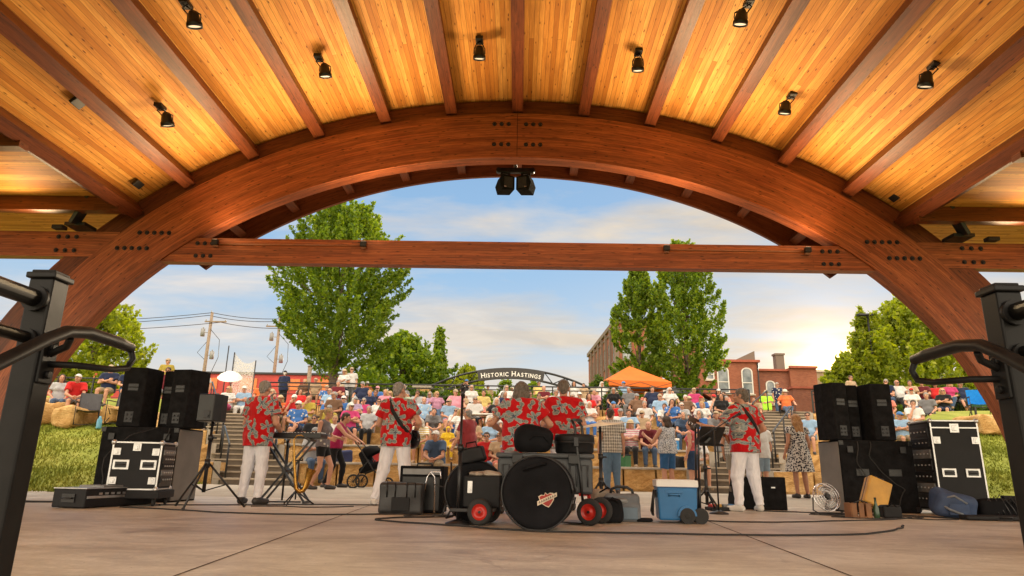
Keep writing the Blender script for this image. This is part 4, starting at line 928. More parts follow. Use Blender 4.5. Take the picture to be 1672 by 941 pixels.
mb._add([(*A,14.4),(*D,14.4),(*Cc,14.4),(*B,14.4)],[[0,1,2,3]],False,[[(0,0),(1,0),(1,1),(0,1)]]); mb.build('wall',BRK,b,recalc=False)
mb=MB()
for p,q in((A,D),(B,A)):
    mb.bar((*p,14.3),(*q,14.3),.5,.5); mb.bar((*p,13.5),(*q,13.5),.24,.16)
mb.build('cornice',BRK2,b)
for i in range(7):
    y=1.8+3.3*i; x=-.7*y/24
    for z in(3.0,7.0,11.0):
        window(b,(x,y,z),1.15,2.2,(-1,-.03),True,fm=BRK2)
    mb=MB(); mb.box((-.7*(y-1.65)/24,y-1.65,7),(.5,.6,14)); mb.build('pilaster',BRK2,b)
for i in range(2):
    for z in(3.0,7.0,11.0): window(b,(1.2+2.6*i,.2+.49*i,z),1.15,2.2,(.12,-1),True,fm=BRK2)
b=thing('brick_house','two storey brick house with white framed arched windows','building',(16.2,60,2.9))
block(b,0,5.3,0,9,0,7.4,BRK,'wall'); block(b,5.3,8.2,.6,9,0,6.7,BRK2,'wall'); block(b,8.2,10.6,.2,9,0,6.95,BRK,'wall')
block(b,-1.2,.8,2.5,6,0,9.2,BRK2,'stair_tower')
mb=MB(); mb.box((2.65,-.05,7.45),(5.6,.35,.22)); mb.box((6.75,.5,6.75),(2.85,.3,.18)); mb.box((9.4,.1,7.0),(2.5,.3,.2)); mb.build('cornice',ROOFR,b)
mb=MB(); mb.prism([(0,0),(1.9,0),(1.9,.9)],(3.3,.3,7.56),(1,0,0),(0,0,1),(0,.4,0)); mb.build('parapet',BRK2,b)
ch=MB(); ch.box((7.6,1.0,7.4),(.75,.75,1.7)); ch.box((7.6,1.0,8.25),(.9,.9,.16)); ch.build('chimney',BRK2,b)
mb=MB(); mb.cone((5.25,-.09,0),(5.25,-.09,7.3),.06,n=8); mb.build('downpipe',DKMET,b)
window(b,(.95,0,6.2),.75,.95,(0,-1)); window(b,(2.1,0,5.55),1.05,2.0,(0,-1),True); window(b,(4.25,0,5.5),1.0,2.0,(0,-1),True); window(b,(6.5,.6,4.6),.85,1.8,(0,-1),True)
window(b,(.95,0,2.2),.9,1.6,(0,-1)); window(b,(2.1,0,2.2),1.0,1.8,(0,-1)); window(b,(4.25,0,2.2),1.0,1.8,(0,-1))
b=thing('stucco_building','pale tan flat roofed building right of the brick house','building',(27.3,62,2.9)); block(b,0,3,0,8,0,6.9,TAN); window(b,(1.4,0,4.4),.9,1.4,(0,-1)); mb=MB(); mb.box((1.5,0,6.95),(3.2,.3,.2)); mb.build('cornice',STONEL,b)
b=thing('red_shed','small dark red brick shed with flat roof before the brick house','shed',(21.2,52,2.9)); block(b,0,2.4,0,3,0,4.1,BRK2); mb=MB(); mb.box((1.2,1.5,4.15),(2.6,3.2,.16)); mb.build('roof',ROOFR,b); mb=MB(); mb.box((1.2,-.03,1.05),(.95,.05,2.1)); mb.build('door',DKMET,b)
b=thing('gabled_house','grey house with sloping red roof edge behind the tree trunk','house',(12.2,52,2.9))
mb=MB(); mb.prism([(0,0),(3.3,0),(3.3,2.6),(.2,4.2),(0,4.2)],(0,0,0),(1,0,0),(0,0,1),(0,5,0)); mb.build('wall',GREYS,b)
mb=MB(); mb.bar((.0,2.4,4.75),(3.8,2.4,2.62),5.6,.16); mb.build('roof',ROOFR,b)
mb=MB(); mb.box((1.5,-.05,.95),(3.6,.12,1.9)); mb.build('base_course',TAN,b); window(b,(1.2,-.115,1.2),.95,.95,(0,-1))
b=thing('red_storefront','long low red storefront behind the left crowd','building',(-44,60,3.4))
block(b,0,9.3,0,10,0,5.2,REDWALL); block(b,11.6,28.6,0,10,0,5.1,REDWALL)
mb=MB(); mb.box((4.7,-.05,5.25),(9.6,.3,.18)); mb.box((20.1,-.05,5.15),(17.3,.3,.18)); mb.build('roof_trim',DKMET,b)
for x in(2.1,5.2,13.6,16.0,19.6,23.5,26.5):
    mb=MB(); mb.box((x,-.04,4.2),(1.5,.06,1.0)); mb.build('sign_panel',ORG,b,bevel=.02)
for x in(3.6,14.8,17.8,21.5): window(b,(x,0,1.8),1.6,1.6,(0,-1))
b=thing('block_building','small grey building seen above the storefront left of the maple trunk','building',(-22,84,2.9)); block(b,0,2.6,0,6,0,8.0,simple('grey_block',(.28,.28,.27),.85)); mb=MB(); mb.box((1.3,0,8.05),(2.8,.3,.2)); mb.build('cornice',DKMET,b)
b=thing('brick_pier','small brick building corner left of the tall brick building','building',(7.4,62,2.9)); block(b,0,3.6,0,5,0,5.4,BRK2); mb=MB(); mb.box((1.8,0,5.45),(3.9,.4,.22)); mb.build('cornice',STONEL,b); window(b,(1.6,0,3),.9,1.5,(0,-1))

# ------------------------------------------------------------------ poles, wires, lamp, sign, tent, rails
def pole(label,x,y,zt,arm,equip):
    t=thing('utility_pole',label,'utility pole',(x,y,2.9)); H=zt-2.9
    mb=MB(); mb.cone((0,0,-.2),(0,0,H),.19,.13,10); mb.build('post',WOODPOLE,t)
    mb=MB(); mb.bar((arm[0],-.15,H-.9),(arm[1],-.15,H-.9),.1,.12); mb.build('crossarm',WOODPOLE,t)
    mb=MB()
    for x_ in(arm[0]+.1,arm[1]-.1,0): mb.lathe([(0,-.02),(.06,0),(.03,.06),(.06,.1),(0,.18)],(x_,-.15,H-.83 if x_ else H),8)
    mb.build('insulator',simple('porcelain',(.3,.3,.3),.3),t)
    if equip:
        for x_,z_ in((-.62,H-1.9),(.50,H-4.0)):
            mb=MB(); mb.cone((x_,0,z_-.35),(x_,0,z_+.35),.19,n=12); mb.cone((x_,0,z_+.35),(x_,0,z_+.5),.06); mb.bar((0,0,z_),(x_,0,z_),.06,.06); mb.build('transformer',simple('pole_grey',(.24,.24,.24),.5),t)
        mb=MB(); mb.tube([(.1,-.1,H-1.6),(1.1,-.2,H-2.6),(1.2,-.2,H-4.2),(.7,-.15,H-5.6),(.1,-.1,H-6.6)],.025,6); mb.tube([(-.1,-.1,H-2.8),(-.8,-.15,H-3.8),(-.1,-.1,H-4.4)],.022,6); mb.build('drop_wire',BLACKM,t)
pole('weathered wooden utility pole with transformers, left of the maple',-28.6,60,14.15,(-.5,1.5),True)
pole('second wooden utility pole, partly behind the maple leaves',-22.95,62,14.2,(-1.2,1.2),True)
t=thing('wooden_post','short brown wooden post standing left of the maple trunk','post',(-15.2,48,2.9)); mb=MB(); mb.cone((0,0,-.1),(0,0,4.6),.17,.15,10); mb.build('shaft',WOODPOLE,t); mb=MB(); mb.cone((0,0,4.6),(0,0,4.68),.19,.12,10); mb.build('post_cap',WOODPOLE,t)
def wire(label,a,b,sag,r=.03):
    a,b=Vector(a),Vector(b); P=[a.lerp(b,i/16)-Vector((0,0,sag*4*(i/16)*(1-i/16))) for i in range(17)]; mb=MB(); mb.tube(P,r,5); tag(mb.build('overhead_wire',BLACKM),label,'wire','overhead wires at the left')
p1=(-28.6,60);p2=(-22.95,62)
for (dz,dx,sg,lb) in((-.02,0,.6,'topmost wire'),(-.28,-.3,.65,'second wire from the top'),(-.92,.9,.6,'crossarm wire'),(-7.0,0,.3,'upper low cable'),(-7.6,0,.35,'middle low cable'),(-8.1,0,.4,'lowest low cable')):
    wire('%s running left from the first utility pole'%lb,(p1[0]+dx,p1[1],14.15+dz),(-58,56,13.1+dz*.9),sg*1.6)
    wire('%s between the two utility poles'%lb,(p1[0]+dx,p1[1],14.15+dz),(p2[0]+dx,p2[1],14.1+dz),sg*.35)
    if dz>9: wire('%s running right from the second pole behind the maple'%lb,(p2[0]+dx,p2[1],14.1+dz),(12,78,14.5+dz),sg*1.5)
t=thing('net_fence','pale ball net on thin posts beyond the left crowd','net',(-22.2,50,2.9))
for x,h in((0,6.4),(.5,5.9),(2.2,5.3)):
    mb=MB(); mb.cone((x,0,0),(x,0,h),.045,n=6); mb.build('net_post',DKMET,t)
nm=NT('netting'); nm.col((.62,.58,.52)); tb=nm.n.new('ShaderNodeBsdfTransparent'); ms=nm.n.new('ShaderNodeMixShader'); ck=nm.vor(9,nm.co(),'DISTANCE_TO_EDGE'); nm.L(nm.ramp(ck,[(.10,(.2,)*3),(.2,(.8,)*3)]),ms.inputs[0]); nm.L(nm.b.outputs[0],ms.inputs[1]); nm.L(tb.outputs[0],ms.inputs[2]); nm.L(ms.outputs[0],nm.out.inputs[0])
mb=MB(); mb.grid([[(.5+1.7*i/8,.05,(5.9-.6*i/8-.5*math.sin(PI*i/8))*(j/6)) for j in range(7)] for i in range(9)]); mb.build('netting',nm.m,t)
t=thing('street_lamp','tall dark street lamp rising among the right trees','street lamp',(22.5,42.3,2.9)); mb=MB(); mb.cone((0,0,0),(0,0,7.6),.10,.06,10); mb.build('post',DKMET,t); mb=MB(); mb.box((-.15,0,7.7),(.95,.34,.14)); mb.bar((0,0,7.5),(-.1,0,7.7),.08,.08); mb.build('lamp_head',DKMET,t,bevel=.03)
# arched town sign
t=thing('arched_sign','black steel arch reading Historic Hastings in white letters','sign',(-.42,33,2.94)); Rr=8.9; zc=2.44-Rr
def ap(r,a): return (r*math.sin(a),0,zc+r*math.cos(a))
for rr_,nm_ in((Rr,'upper_chord'),(Rr-.46,'lower_chord')):
    mb=MB(); A=math.asin(4.25/Rr); mb.tube([ap(rr_,-A+2*A*i/24) for i in range(25)],.055,8); mb.build(nm_,BLACKM,t)
nseg=16; A=math.asin(4.25/Rr); LB={-1:MB(),1:MB()}
for i in range(nseg):
    mb=LB[-1 if i<nseg/2 else 1]
    a0=-A+2*A*i/nseg; a1=-A+2*A*(i+1)/nseg
    if abs((a0+a1)/2)<.17: continue
    if i%2==0: mb.cone(ap(Rr-.46,a0),ap(Rr,a1),.026,n=6)
    else: mb.cone(ap(Rr,a0),ap(Rr-.46,a1),.026,n=6)
for q_ in LB.values(): q_.build('lattice',BLACKM,t)
a_=math.asin(1.68/Rr); mb=MB(); N_=16
F0=[ap(Rr+.03,-a_+2*a_*i/N_) for i in range(N_+1)]; F1=[ap(Rr-.50,-a_+2*a_*i/N_) for i in range(N_+1)]
for i in range(N_):
    q=[F1[i],F1[i+1],F0[i+1],F0[i]]; f=[Vector(p)+Vector((0,-.09,0)) for p in q]; bk=[Vector(p)+Vector((0,-.06,0)) for p in q]
    mb._add(f+bk,[[0,1,2,3],[7,6,5,4],[0,4,5,1],[3,2,6,7]]+([[0,3,7,4]] if i==0 else [])+([[1,5,6,2]] if i==N_-1 else []))
plate=mb.build('name_plate',simple('sign_black',(.022,.02,.02),.45),t)
txt='HISTORIC HASTINGS'; big={0,9}; W=[]
LETW=simple('letter_white',(.75,.74,.71),.5,0,.04)
objs=[]
for i,ch in enumerate(txt):
    if ch==' ': W.append((None,.13)); continue
    cu=bpy.data.curves.new('letter','FONT'); cu.body=ch; cu.size=.38 if i in big else .29; cu.extrude=.006; cu.offset=.006; cu.align_x='CENTER'; o=bpy.data.objects.new('letter',cu); COL.objects.link(o); bpy.context.view_layer.update(); 
    me=bpy.data.meshes.new_from_object(o); wd=max((v.co.x for v in me.vertices),default=.1)-min((v.co.x for v in me.vertices),default=0)
    bpy.data.objects.remove(o); s_=cu.size
    # add small serifs
    bm_=bmesh.new(); bm_.from_mesh(me); x0=min(v.co.x for v in bm_.verts); x1=max(v.co.x for v in bm_.verts); hh=max(v.co.y for v in bm_.verts)
    sp_={'H':[(x0+.02,0),(x1-.02,0),(x0+.02,hh),(x1-.02,hh)],'I':[(0,0),(0,hh)],'T':[(0,0)],'R':[(x0+.02,0),(x1-.02,0),(x0+.02,hh)],'A':[(x0+.02,0),(x1-.02,0)],'N':[(x0+.02,0),(x0+.02,hh),(x1-.02,hh)]}.get(ch,[])
    for sx_,sy_ in sp_: bmesh.ops.create_cube(bm_,size=1,matrix=Matrix.Translation((sx_,sy_+(.008 if sy_==0 else -.008),0))@Matrix.Diagonal((.09,.018,.012,1)))
    bm_.to_mesh(me); bm_.free(); W.append((me,wd+.055))
tot=sum(w_ for _,w_ in W); scl=3.0/tot; pos=-1.5
for me,w_ in W:
    if me is not None:
        a=(pos+w_*scl/2)/(Rr-.3); o=bpy.data.objects.new('letter',me); COL.objects.link(o); me.materials.append(LETW); o.parent=plate
        p=Vector(ap(Rr-.385,a)); p.y=-.10; o.location=p; o.rotation_euler=(PI/2,a,0); o.scale=(scl,.95,1)
    pos+=w_*scl
for s_,lb in((-1,'left'),(1,'right')):
    mb=MB(); mb.box((s_*4.35,0,.7),(.75,.75,1.4)); pi_=mb.build('pillar',STONE,t,bevel=.03); mb=MB(); mb.box((s_*4.35,0,1.45),(.9,.9,.12)); mb.build('pillar_cap',CONC,pi_)
# orange canopy
t=thing('canopy_tent','bright orange pop up canopy tent behind the rail','tent',(5.95,36.0,2.94),R(9)); ORANGE=simple('orange_canvas',(.60,.125,.008),.75,0,.1,2,.3,20)
mb=MB(); h=1.68; e=2.12; ap_=3.12; n=8
for k in range(4):
    a=[(-h,-h),(h,-h),(h,h),(-h,h)][k]; c=[(-h,-h),(h,-h),(h,h),(-h,h)][(k+1)%4]
    P=[]
    for i in range(n+1):
        u=i/n; row=[]
        for j in range(n+1):
            v=j/n; x=a[0]+(c[0]-a[0])*v; y=a[1]+(c[1]-a[1])*v; z=e+(ap_-e)*u-.10*math.sin(PI*u)*math.sin(PI*v); row.append((x*(1-u),y*(1-u),z))
        P.append(row)
    mb.grid(P)
mb.build('roof',ORANGE,t,recalc=True)
mb=MB()
for k in range(4):
    a=[(-h,-h),(h,-h),(h,h),(-h,h)][k]; c=[(-h,-h),(h,-h),(h,h),(-h,h)][(k+1)%4]
    mb.grid([[(a[0]+(c[0]-a[0])*i/16+.012*math.sin(i*2.1),a[1]+(c[1]-a[1])*i/16,e-.30*j+.02*math.sin(i*1.3)*j) for j in(0,1)] for i in range(17)])
mb.build('valance',ORANGE,t)
for k in range(4):
    a=[(-h,-h),(h,-h),(h,h),(-h,h)][k]; mb=MB(); mb.bar((a[0]*.98,a[1]*.98,0),(a[0]*.98,a[1]*.98,e),.035,.035); mb.build('leg',BLACKM,t)
mb=MB()
for k in range(4):
    a=[(-h,-h),(h,-h),(h,h),(-h,h)][k]; c=[(-h,-h),(h,-h),(h,h),(-h,h)][(k+1)%4]
    for u0,u1,z0,z1 in((0,.25,e-.06,e-.3),(.25,.5,e-.3,e-.06),(.5,.75,e-.06,e-.3),(.75,1,e-.3,e-.06)): mb.bar((a[0]+(c[0]-a[0])*u0,a[1]+(c[1]-a[1])*u0,z0),(a[0]+(c[0]-a[0])*u1,a[1]+(c[1]-a[1])*u1,z1),.02,.02)
mb.build('truss',DKMET,t)
def railing(label,pts,h=.97,z=2.95):
    t=thing('guard_rail',label,'railing',(pts[0][0],pts[0][1],z),0,'promenade guard rails'); o=Vector((pts[0][0],pts[0][1]))
    for a,b in zip(pts,pts[1:]):
        a,b=Vector(a)-o,Vector(b)-o; L=(b-a).length; n=max(1,round(L/2.1))
        for i in range(n+1):
            p=a.lerp(b,i/n); mb=MB(); mb.bar((*p,0),(*p,h),.05,.05); mb.build('post',BLACKM,t)
        for z_,r in((h,.03),(h-.16,.02),(.5,.014),(.12,.014)):
            mb=MB(); mb.cone((*a,z_),(*b,z_),r,n=8); mb.build('rail',BLACKM,t)
railing('long black guard rail along the promenade behind the top seats',[(-10.9,28.05),(9.6,28.05)])
railing('black guard rail left of the left stair',[(-20,27.4),(-13.2,28.05)]); railing('black guard rail right of the right stair',[(12.2,28.05),(19,27.4)])
railing('black fence on the far right lawn behind the white banner',[(15.2,22.6),(23,21)],.95,2.3)
t=thing('white_banner','plain white banner sheet hanging askew by the right arch foot','banner',(14.55,20.6,0)); mb=MB()
mb.grid([[(.62*u+.25*(1-v),.03*math.sin(6*v+3*u),2.28+1.72*v-.16*u) for v in [j/8 for j in range(9)]] for u in [i/5 for i in range(6)]]); mb.build('sheet',simple('white_sheet',(.70,.70,.70),.8,0,.06),t)
for u in(0,1): mb=MB(); mb.cone((.62*u,.02,1.75),(.62*u+.25,.02,4.0-.16*u),.018,n=6); mb.build('stake',DKMET,t)
# ------------------------------------------------------------------ stage luminaires under the roof
LENS=NT('lamp_lens'); LENS.col((.75,.72,.66)); LENS.set(rough=.25); LENS.b.inputs['Emission Color'].default_value=(1,.86,.62,1); LENS.b.inputs['Emission Strength'].default_value=.35; LENS=LENS.m
def spot(name,loc,to,W,ang,blend=.6,col=(1,.72,.40),r=.06):
    l=bpy.data.lights.new(name,'SPOT'); l.energy=W; l.spot_size=R(ang); l.spot_blend=blend; l.color=col; l.shadow_soft_size=r
    o=bpy.data.objects.new(name,l); COL.objects.link(o); o.location=loc; o.rotation_euler=(Vector(to)-Vector(loc)).to_track_quat('-Z','Y').to_euler(); return o
fx=[(-4.42,7.37,6.38),(-3.22,9.1,6.77),(-5.56,9.06,5.86),(-.71,9.18,7.17),(1.83,9.3,7.06),(3.07,7.8,6.81),(4.29,9.49,6.43),(5.49,7.85,5.9)]
where=['upper left','centre left','far left, lowest','left of the middle rafter','right of the middle rafter','upper right','centre right','far right, lowest']
for i,p in enumerate(fx):
    x,y,z=p; dx=.12 if x<0 else -.12
    if i in(3,4): dx=.0
    t=thing('stage_light','black swivel ceiling spotlight on the pine decking, %s'%where[i],'stage light',(x,y,z-.02),0,'ceiling spotlights'); t.scale=(.8,.8,.8)
    mb=MB(); mb.box((0,0,-.03),(.15,.22,.07)); mb.build('mount',BLACKM,t,bevel=.01)
    q=Vector((dx,.10,-.27)); d=Vector((dx*.8,.35,-1)).normalized()
    mb=MB(); 
    for s_ in(-1,1): mb.tube([(0,0,-.06),(s_*.05,.0,-.10),(q.x+s_*.105,q.y-.02,q.z+.10),(q.x+s_*.11,q.y,q.z)],.012,6)
    mb.build('yoke',BLACKM,t)
    rot=d.to_track_quat('-Z','Y').to_matrix().to_4x4()
    mb=MB(); mb.lathe([(0,.15),(.06,.15),(.085,.10),(.10,.0),(.125,-.04),(.125,-.11),(.108,-.11),(.105,-.08)],q,20,rot); hd_=mb.build('lamp_head',BLACKM,t)
    mb=MB(); mb.lathe([(0,-.085),(.105,-.085)],q,20,rot); mb.build('lens',LENS,hd_)
    spot('stage_lamp',Vector(p)+q*.8+d*.13,Vector(p)+q+d*3,DOWN_W,70)
for s_ in(-1,1):
    for x in((-5.25,-2.65) if s_<0 else (2.62,5.05)):
        lt=thing('beam_uplight','small dark uplight box on the tie beam at the %s end of the %s conduit'%('outer' if abs(x)>4 else 'inner','left' if x<0 else 'right'),'light',(x-.1,11.0,4.27))
        mb=MB(); mb.box((0,-.04,.02),(.11,.07,.09)); mb.build('lamp_box',DKMET,lt,bevel=.01); mb=MB(); mb.box((0,-.04,.067),(.08,.05,.004)); mb.build('lens',LENS,lt)
        spot('under_fill',(x,11.0,4.50),(x*.75,12.6,7.0),110,170,1.0,(1,.66,.34),.6); spot('up_lamp',(x,10.86,4.36),(x*1.05,5.2,7.8),UP_W*(.55 if abs(x)>4 else 1.05),160,.9,(1,.70,.37),.45)  # first spot is added fill, standing in for bounce under arch and tails
for s_ in(-1,1):
    lt=thing('beam_uplight','small dark uplight box on the %s side beam by the knee plate'%('left' if s_<0 else 'right'),'light',(s_*8.15,10.98,4.50)); mb=MB(); mb.box((0,0,.03),(.20,.14,.07)); mb.build('lamp_box',DKMET,lt,bevel=.01); mb=MB(); mb.box((0,0,.068),(.14,.09,.004)); mb.build('lens',LENS,lt)
    spot('up_lamp',(s_*8.3,10.6,4.42),(s_*9.6,6.5,5.2),UP_W*.44,150,1.0,(1,.70,.38),.5)  # added lamp on each side beam, put in to brighten the side decking
for x,y,z,r in((-6.28,8.31,5.44,.75),(-6.63,10.56,5.2,.8),(6.23,8.8,5.47,-.75),(6.22,10.75,5.47,-.75),(6.5,10.85,5.25,-.75)):
    mb=MB(); mb.box((0,0,0),(.13,.2,.05),M=Matrix.Rotation(-r,4,'Y')); o=mb.build('junction_box',DKMET,None,bevel=.008); o.location=(x,y,z-.01); tag(o,'small dark junction box on the decking, %s %s'%('left' if x<0 else 'right','upper' if y<9 else ('lower outer' if x>6.4 else 'lower')),'junction box')
# pair of loudspeakers hung under the fascia
t=thing('hanging_speaker_bar','black bracket bar under the arch crown, holding two hung speakers','bracket',(-.13,12.0,6.2))
mb=MB(); mb.bar((-.36,0,.0),(.36,0,.0),.09,.10); mb.build('bar',BLACKM,t,bevel=.01)
mb=MB(); mb.cone((0,0,0),(0,0,.68),.03); mb.build('stem',BLACKM,t)
for s_ in(-1,1): mb=MB(); mb.cone((s_*.33,-.06,.0),(s_*.33,.06,.0),.05); mb.build('clamp',BLACKM,t)
GRILLE=simple('speaker_grille',(.03,.03,.031),.5,.3,.2,6,.8,260)
for s_ in(-1,1):
    t=thing('hung_speaker','black angular loudspeaker hung below the arch crown, %s of the pair'%('left' if s_<0 else 'right'),'loudspeaker',(-.13+s_*.20,12.0,5.9),s_*R(-20)); t.scale=(.86,.9,.92)
    poly=[(-.17,-.20),(.17,-.20),(.20,.16),(0,.22),(-.20,.16)]
    mb=MB(); mb.prism([(-.17,-.15),(.13,-.19),(.185,-.02),(.12,.17),(-.17,.15)] if s_>0 else [(.17,-.15),(.17,.15),(-.12,.17),(-.185,-.02),(-.13,-.19)],(0,-.17,0),(1,0,0),(0,0,1),(0,.34,0)); c=mb.build('cabinet',BLKC,t,bevel=.012)
    mb=MB(); mb.box((s_*-.02,-.172,0),(.2,.012,.24)); mb.build('grille',GRILLE,t,bevel=.004); mb=MB(); mb.box((s_*.06,-.182,-.11),(.05,.006,.018)); mb.build('badge',ALU,t)
    mb=MB(); mb.bar((-.09,0,.17),(-.09,0,.27),.03,.05); mb.bar((.09,0,.17),(.09,0,.27),.03,.05); mb.bar((-.1,0,.26),(.1,0,.26),.05,.03); mb.build('yoke',BLACKM,t)
# ------------------------------------------------------------------ stage gear
AMBER=simple('amber_case',(.50,.27,.04),.5,0,.2,5,.3,80); BLUE=simple('cooler_blue',(.018,.14,.34),.38,0,.10,3,.12,160); SLATE=simple('slate_plastic',(.045,.05,.055),.5,0,.2,4,.25,120)
GOLD=simple('brass',(.36,.19,.04),.27,1,.2,6,.05); SILV=simple('mesh_grey',(.20,.20,.20),.5,.3); BLUEB=simple('blue_nylon',(.03,.055,.12),.7,0,.3,5,.5,120); BEIGE=simple('beige_cloth',(.34,.28,.22),.9,0,.25,8,.6,70); GREYB=simple('grey_nylon',(.14,.15,.165),.75,0,.25,6,.5,110)
WOODB=simple('crate_wood',(.22,.10,.04),.7,0,.3,8,.3); GREENG=simple('green_bottle',(.02,.06,.025),.15,0,.1,3,0)
def part(name,mb,m,p,bevel=0): return mb.build(name,m,p,bevel=bevel)
def sub_cabinet(label,x0,x1,y0,y1,h,side):
    t=thing('subwoofer_cabinet',label,'loudspeaker',((x0+x1)/2,(y0+y1)/2,0)); w,d=x1-x0,y1-y0
    mb=MB(); mb.box((0,0,h/2),(w,d,h)); part('cabinet',mb,BLKC,t,.015)
    mb=MB(); mb.box((side*(w/2+.004),0,h/2),(.012,d-.05,h-.05)); part('side_panel',mb,GREYW,t,.004)
    for i in(-1,1):
        mb=MB(); mb.lathe([(0,0),(.055,0),(.07,-.012),(.07,-.02)],(i*(w/2-.16),-d/2-.0,h-.14),16,Matrix.Rotation(PI/2,4,'X')); mb.box((i*(w/2-.16),-d/2-.01,h-.14),(.09,.02,.10)); part('caster_socket',mb,DKMET,t,.004)
        for z in(.06,h-.04): mb=MB(); mb.box((i*(w/2-.03),-d/2-.002,z),(.07,.02,.07)); part('corner_guard',mb,BLACKM,t,.004)
    for z in(.5,): 
        for i in(-1,1): mb=MB(); mb.box((i*.22*w,-d/2-.004,h*.55),(.20,.012,.11)); part('recess_handle',mb,BLACKM,t,.01)
    mb=MB(); mb.box((0,-d/2-.006,.30),(.16,.014,.12)); 
    for i in(-1,1): mb.cone((i*.035,-d/2-.01,.30),(i*.035,-d/2-.03,.30),.018,n=12)
    part('jack_plate',mb,DKMET,t,.003); return t
def top_cabinet(label,x,y,z,w,d,h,rz):
    t=thing('loudspeaker_cabinet',label,'loudspeaker',(x,y,z),rz,'tall loudspeakers on the subwoofers')
    mb=MB(); mb.prism([(-w*.36,-d/2),(w*.36,-d/2),(w/2,0),(w/2,d/2),(-w/2,d/2),(-w/2,0)],(0,0,0),(1,0,0),(0,1,0),(0,0,h)); part('cabinet',mb,BLKC,t,.014)
    mb=MB(); mb.box((0,d/2+.008,h*.52),(w*.92,.018,h*.9)); part('grille',mb,GRILLE,t,.006)
    mb=MB(); mb.box((0,-d/2-.002,h*.66),(.15,.012,.11)); mb.box((0,-d/2-.012,h*.66),(.15,.016,.016)); part('handle_recess',mb,BLACKM,t,.006)
    mb=MB(); mb.box((0,-d/2-.003,h*.16),(.12,.012,.16))
    for q in(-.03,.03):
        for k in(0,1): mb.cone((q,-d/2-.008,h*.13+.06*k),(q,-d/2-.024,h*.13+.06*k),.015,n=10)
    part('jack_plate',mb,DKMET,t,.003); return t
sub_cabinet('black double subwoofer under the left loudspeakers, grey right flank',-6.16,-5.02,10.0,10.8,1.06,1)
top_cabinet('leftmost tall loudspeaker on the left subwoofer',-5.82,10.22,1.065,.47,.42,.88,R(4)); top_cabinet('middle tall loudspeaker of the left stack, set back',-5.42,10.5,1.065,.27,.40,.87,R(2)); top_cabinet('rightmost tall loudspeaker on the left subwoofer',-5.10,10.28,1.065,.42,.40,.87,R(-10))
sub_cabinet('black double subwoofer under the right loudspeakers, grey left flank',5.02,6.16,10.75,11.5,1.08,-1)
top_cabinet('leftmost tall loudspeaker on the right subwoofer',5.10,11.0,1.085,.36,.40,.90,R(12)); top_cabinet('middle tall loudspeaker of the right stack, set back',5.43,11.2,1.085,.26,.38,.89,R(2)); top_cabinet('rightmost tall loudspeaker on the right subwoofer',5.80,11.0,1.085,.44,.42,.89,R(-3))
def flight_case(label,x,y,z,w,d,h,rz,face,gear=True):
    """black road case with silver edging; face = which side carries the gear (-1 left, 1 right)"""
    t=thing('road_case',label,'road case',(x,y,z),rz); e=.022
    mb=MB(); mb.box((0,0,h/2),(w-.01,d-.01,h-.01)); part('shell',mb,BLK,t,.006)
    mb=MB()
    for a in(-1,1):
        for b in(-1,1):
            mb.box((a*(w/2-e/2),b*(d/2-e/2),h/2),(e,e,h)); mb.box((a*(w/2-e/2),0,h/2+b*(h/2-e/2)),(e,d,e)); mb.box((0,a*(d/2-e/2),h/2+b*(h/2-e/2)),(w,e,e))
    part('edge_trim',mb,ALU,t,.003)
    for a in(-1,1):
        for b in(-1,1):
            for c in(-1,1): mb=MB(); mb.ell((a*(w/2-.012),b*(d/2-.012),h/2+c*(h/2-.012)),(.036,.036,.036),10,7); part('corner_ball',mb,ALU,t)
    yf=-d/2-.004
    def latch(u,v,s=.11):
        mb=MB(); mb.box((u,yf,v),(s,.012,s*1.05)); mb.box((u,yf-.008,v),(s*.55,.012,s*.62)); mb.box((u,yf-.016,v-.01),(s*.2,.012,s*.45)); part('latch',mb,ALU,t,.004)
    def grip(u,v):
        mb=MB(); mb.box((u,yf,v),(.20,.012,.13)); part('handle_dish',mb,ALU,t,.006); mb=MB(); mb.box((u,yf-.008,v),(.14,.008,.075)); mb.tube([(u-.06,yf-.012,v),(u-.06,yf-.028,v),(u+.06,yf-.028,v),(u+.06,yf-.012,v)],.009,6); part('handle',mb,BLACKM,t)
    if h>1.0:
        latch(0,h-.12,.13); [latch(s_*(w/2-.07),v,.10) for s_ in(-1,1) for v in(h-.30,.13)]; grip(-.16,h*.42); grip(.17,h*.42)
        mb=MB(); mb.box((0,yf+.001,h-.115),(w,.012,.018)); part('lid_seam',mb,ALU,t)
    else:
        [latch(s_*(w/2-.07),v,.09) for s_ in(-1,1) for v in(h-.13,.12)]; latch(0,h-.07,.10); grip(-.17,h*.52); grip(.17,h*.52)
    if gear:
        xs_=face*(w/2+.003); mb=MB(); mb.box((xs_,0,h/2),(.012,d-.09,h-.1)); part('rack_opening',mb,BLACKM,t)
        n=5 if h<1 else 7
        for i in range(n):
            z_=.09+(h-.18)*(i+.5)/n; hh=(h-.2)/n*.82; mb=MB(); mb.box((xs_+face*.012,0,z_),(.016,d-.12,hh)); o=part('rack_unit',mb,[DKMET,SILV,BLK][i%3],t,.003)
            for k in range(5): mb=MB(); mb.cone((xs_+face*.02,-(d/2-.12)+k*(d-.24)/4,z_),(xs_+face*.034,-(d/2-.12)+k*(d-.24)/4,z_),.012,n=8); part('knob',mb,ALU,o)
    return t
flight_case('short black road case with silver latches and open rack side, by the left stack',-5.12,9.35,.20,.62,.58,.62,R(10),1)
t=thing('case_dolly','low black dolly board under the short road case','dolly',(-5.12,9.35,0),R(10)); t.scale=(.86,.92,1); mb=MB(); mb.box((0,0,.145),(.84,.70,.10)); part('board',mb,BLK,t,.01)
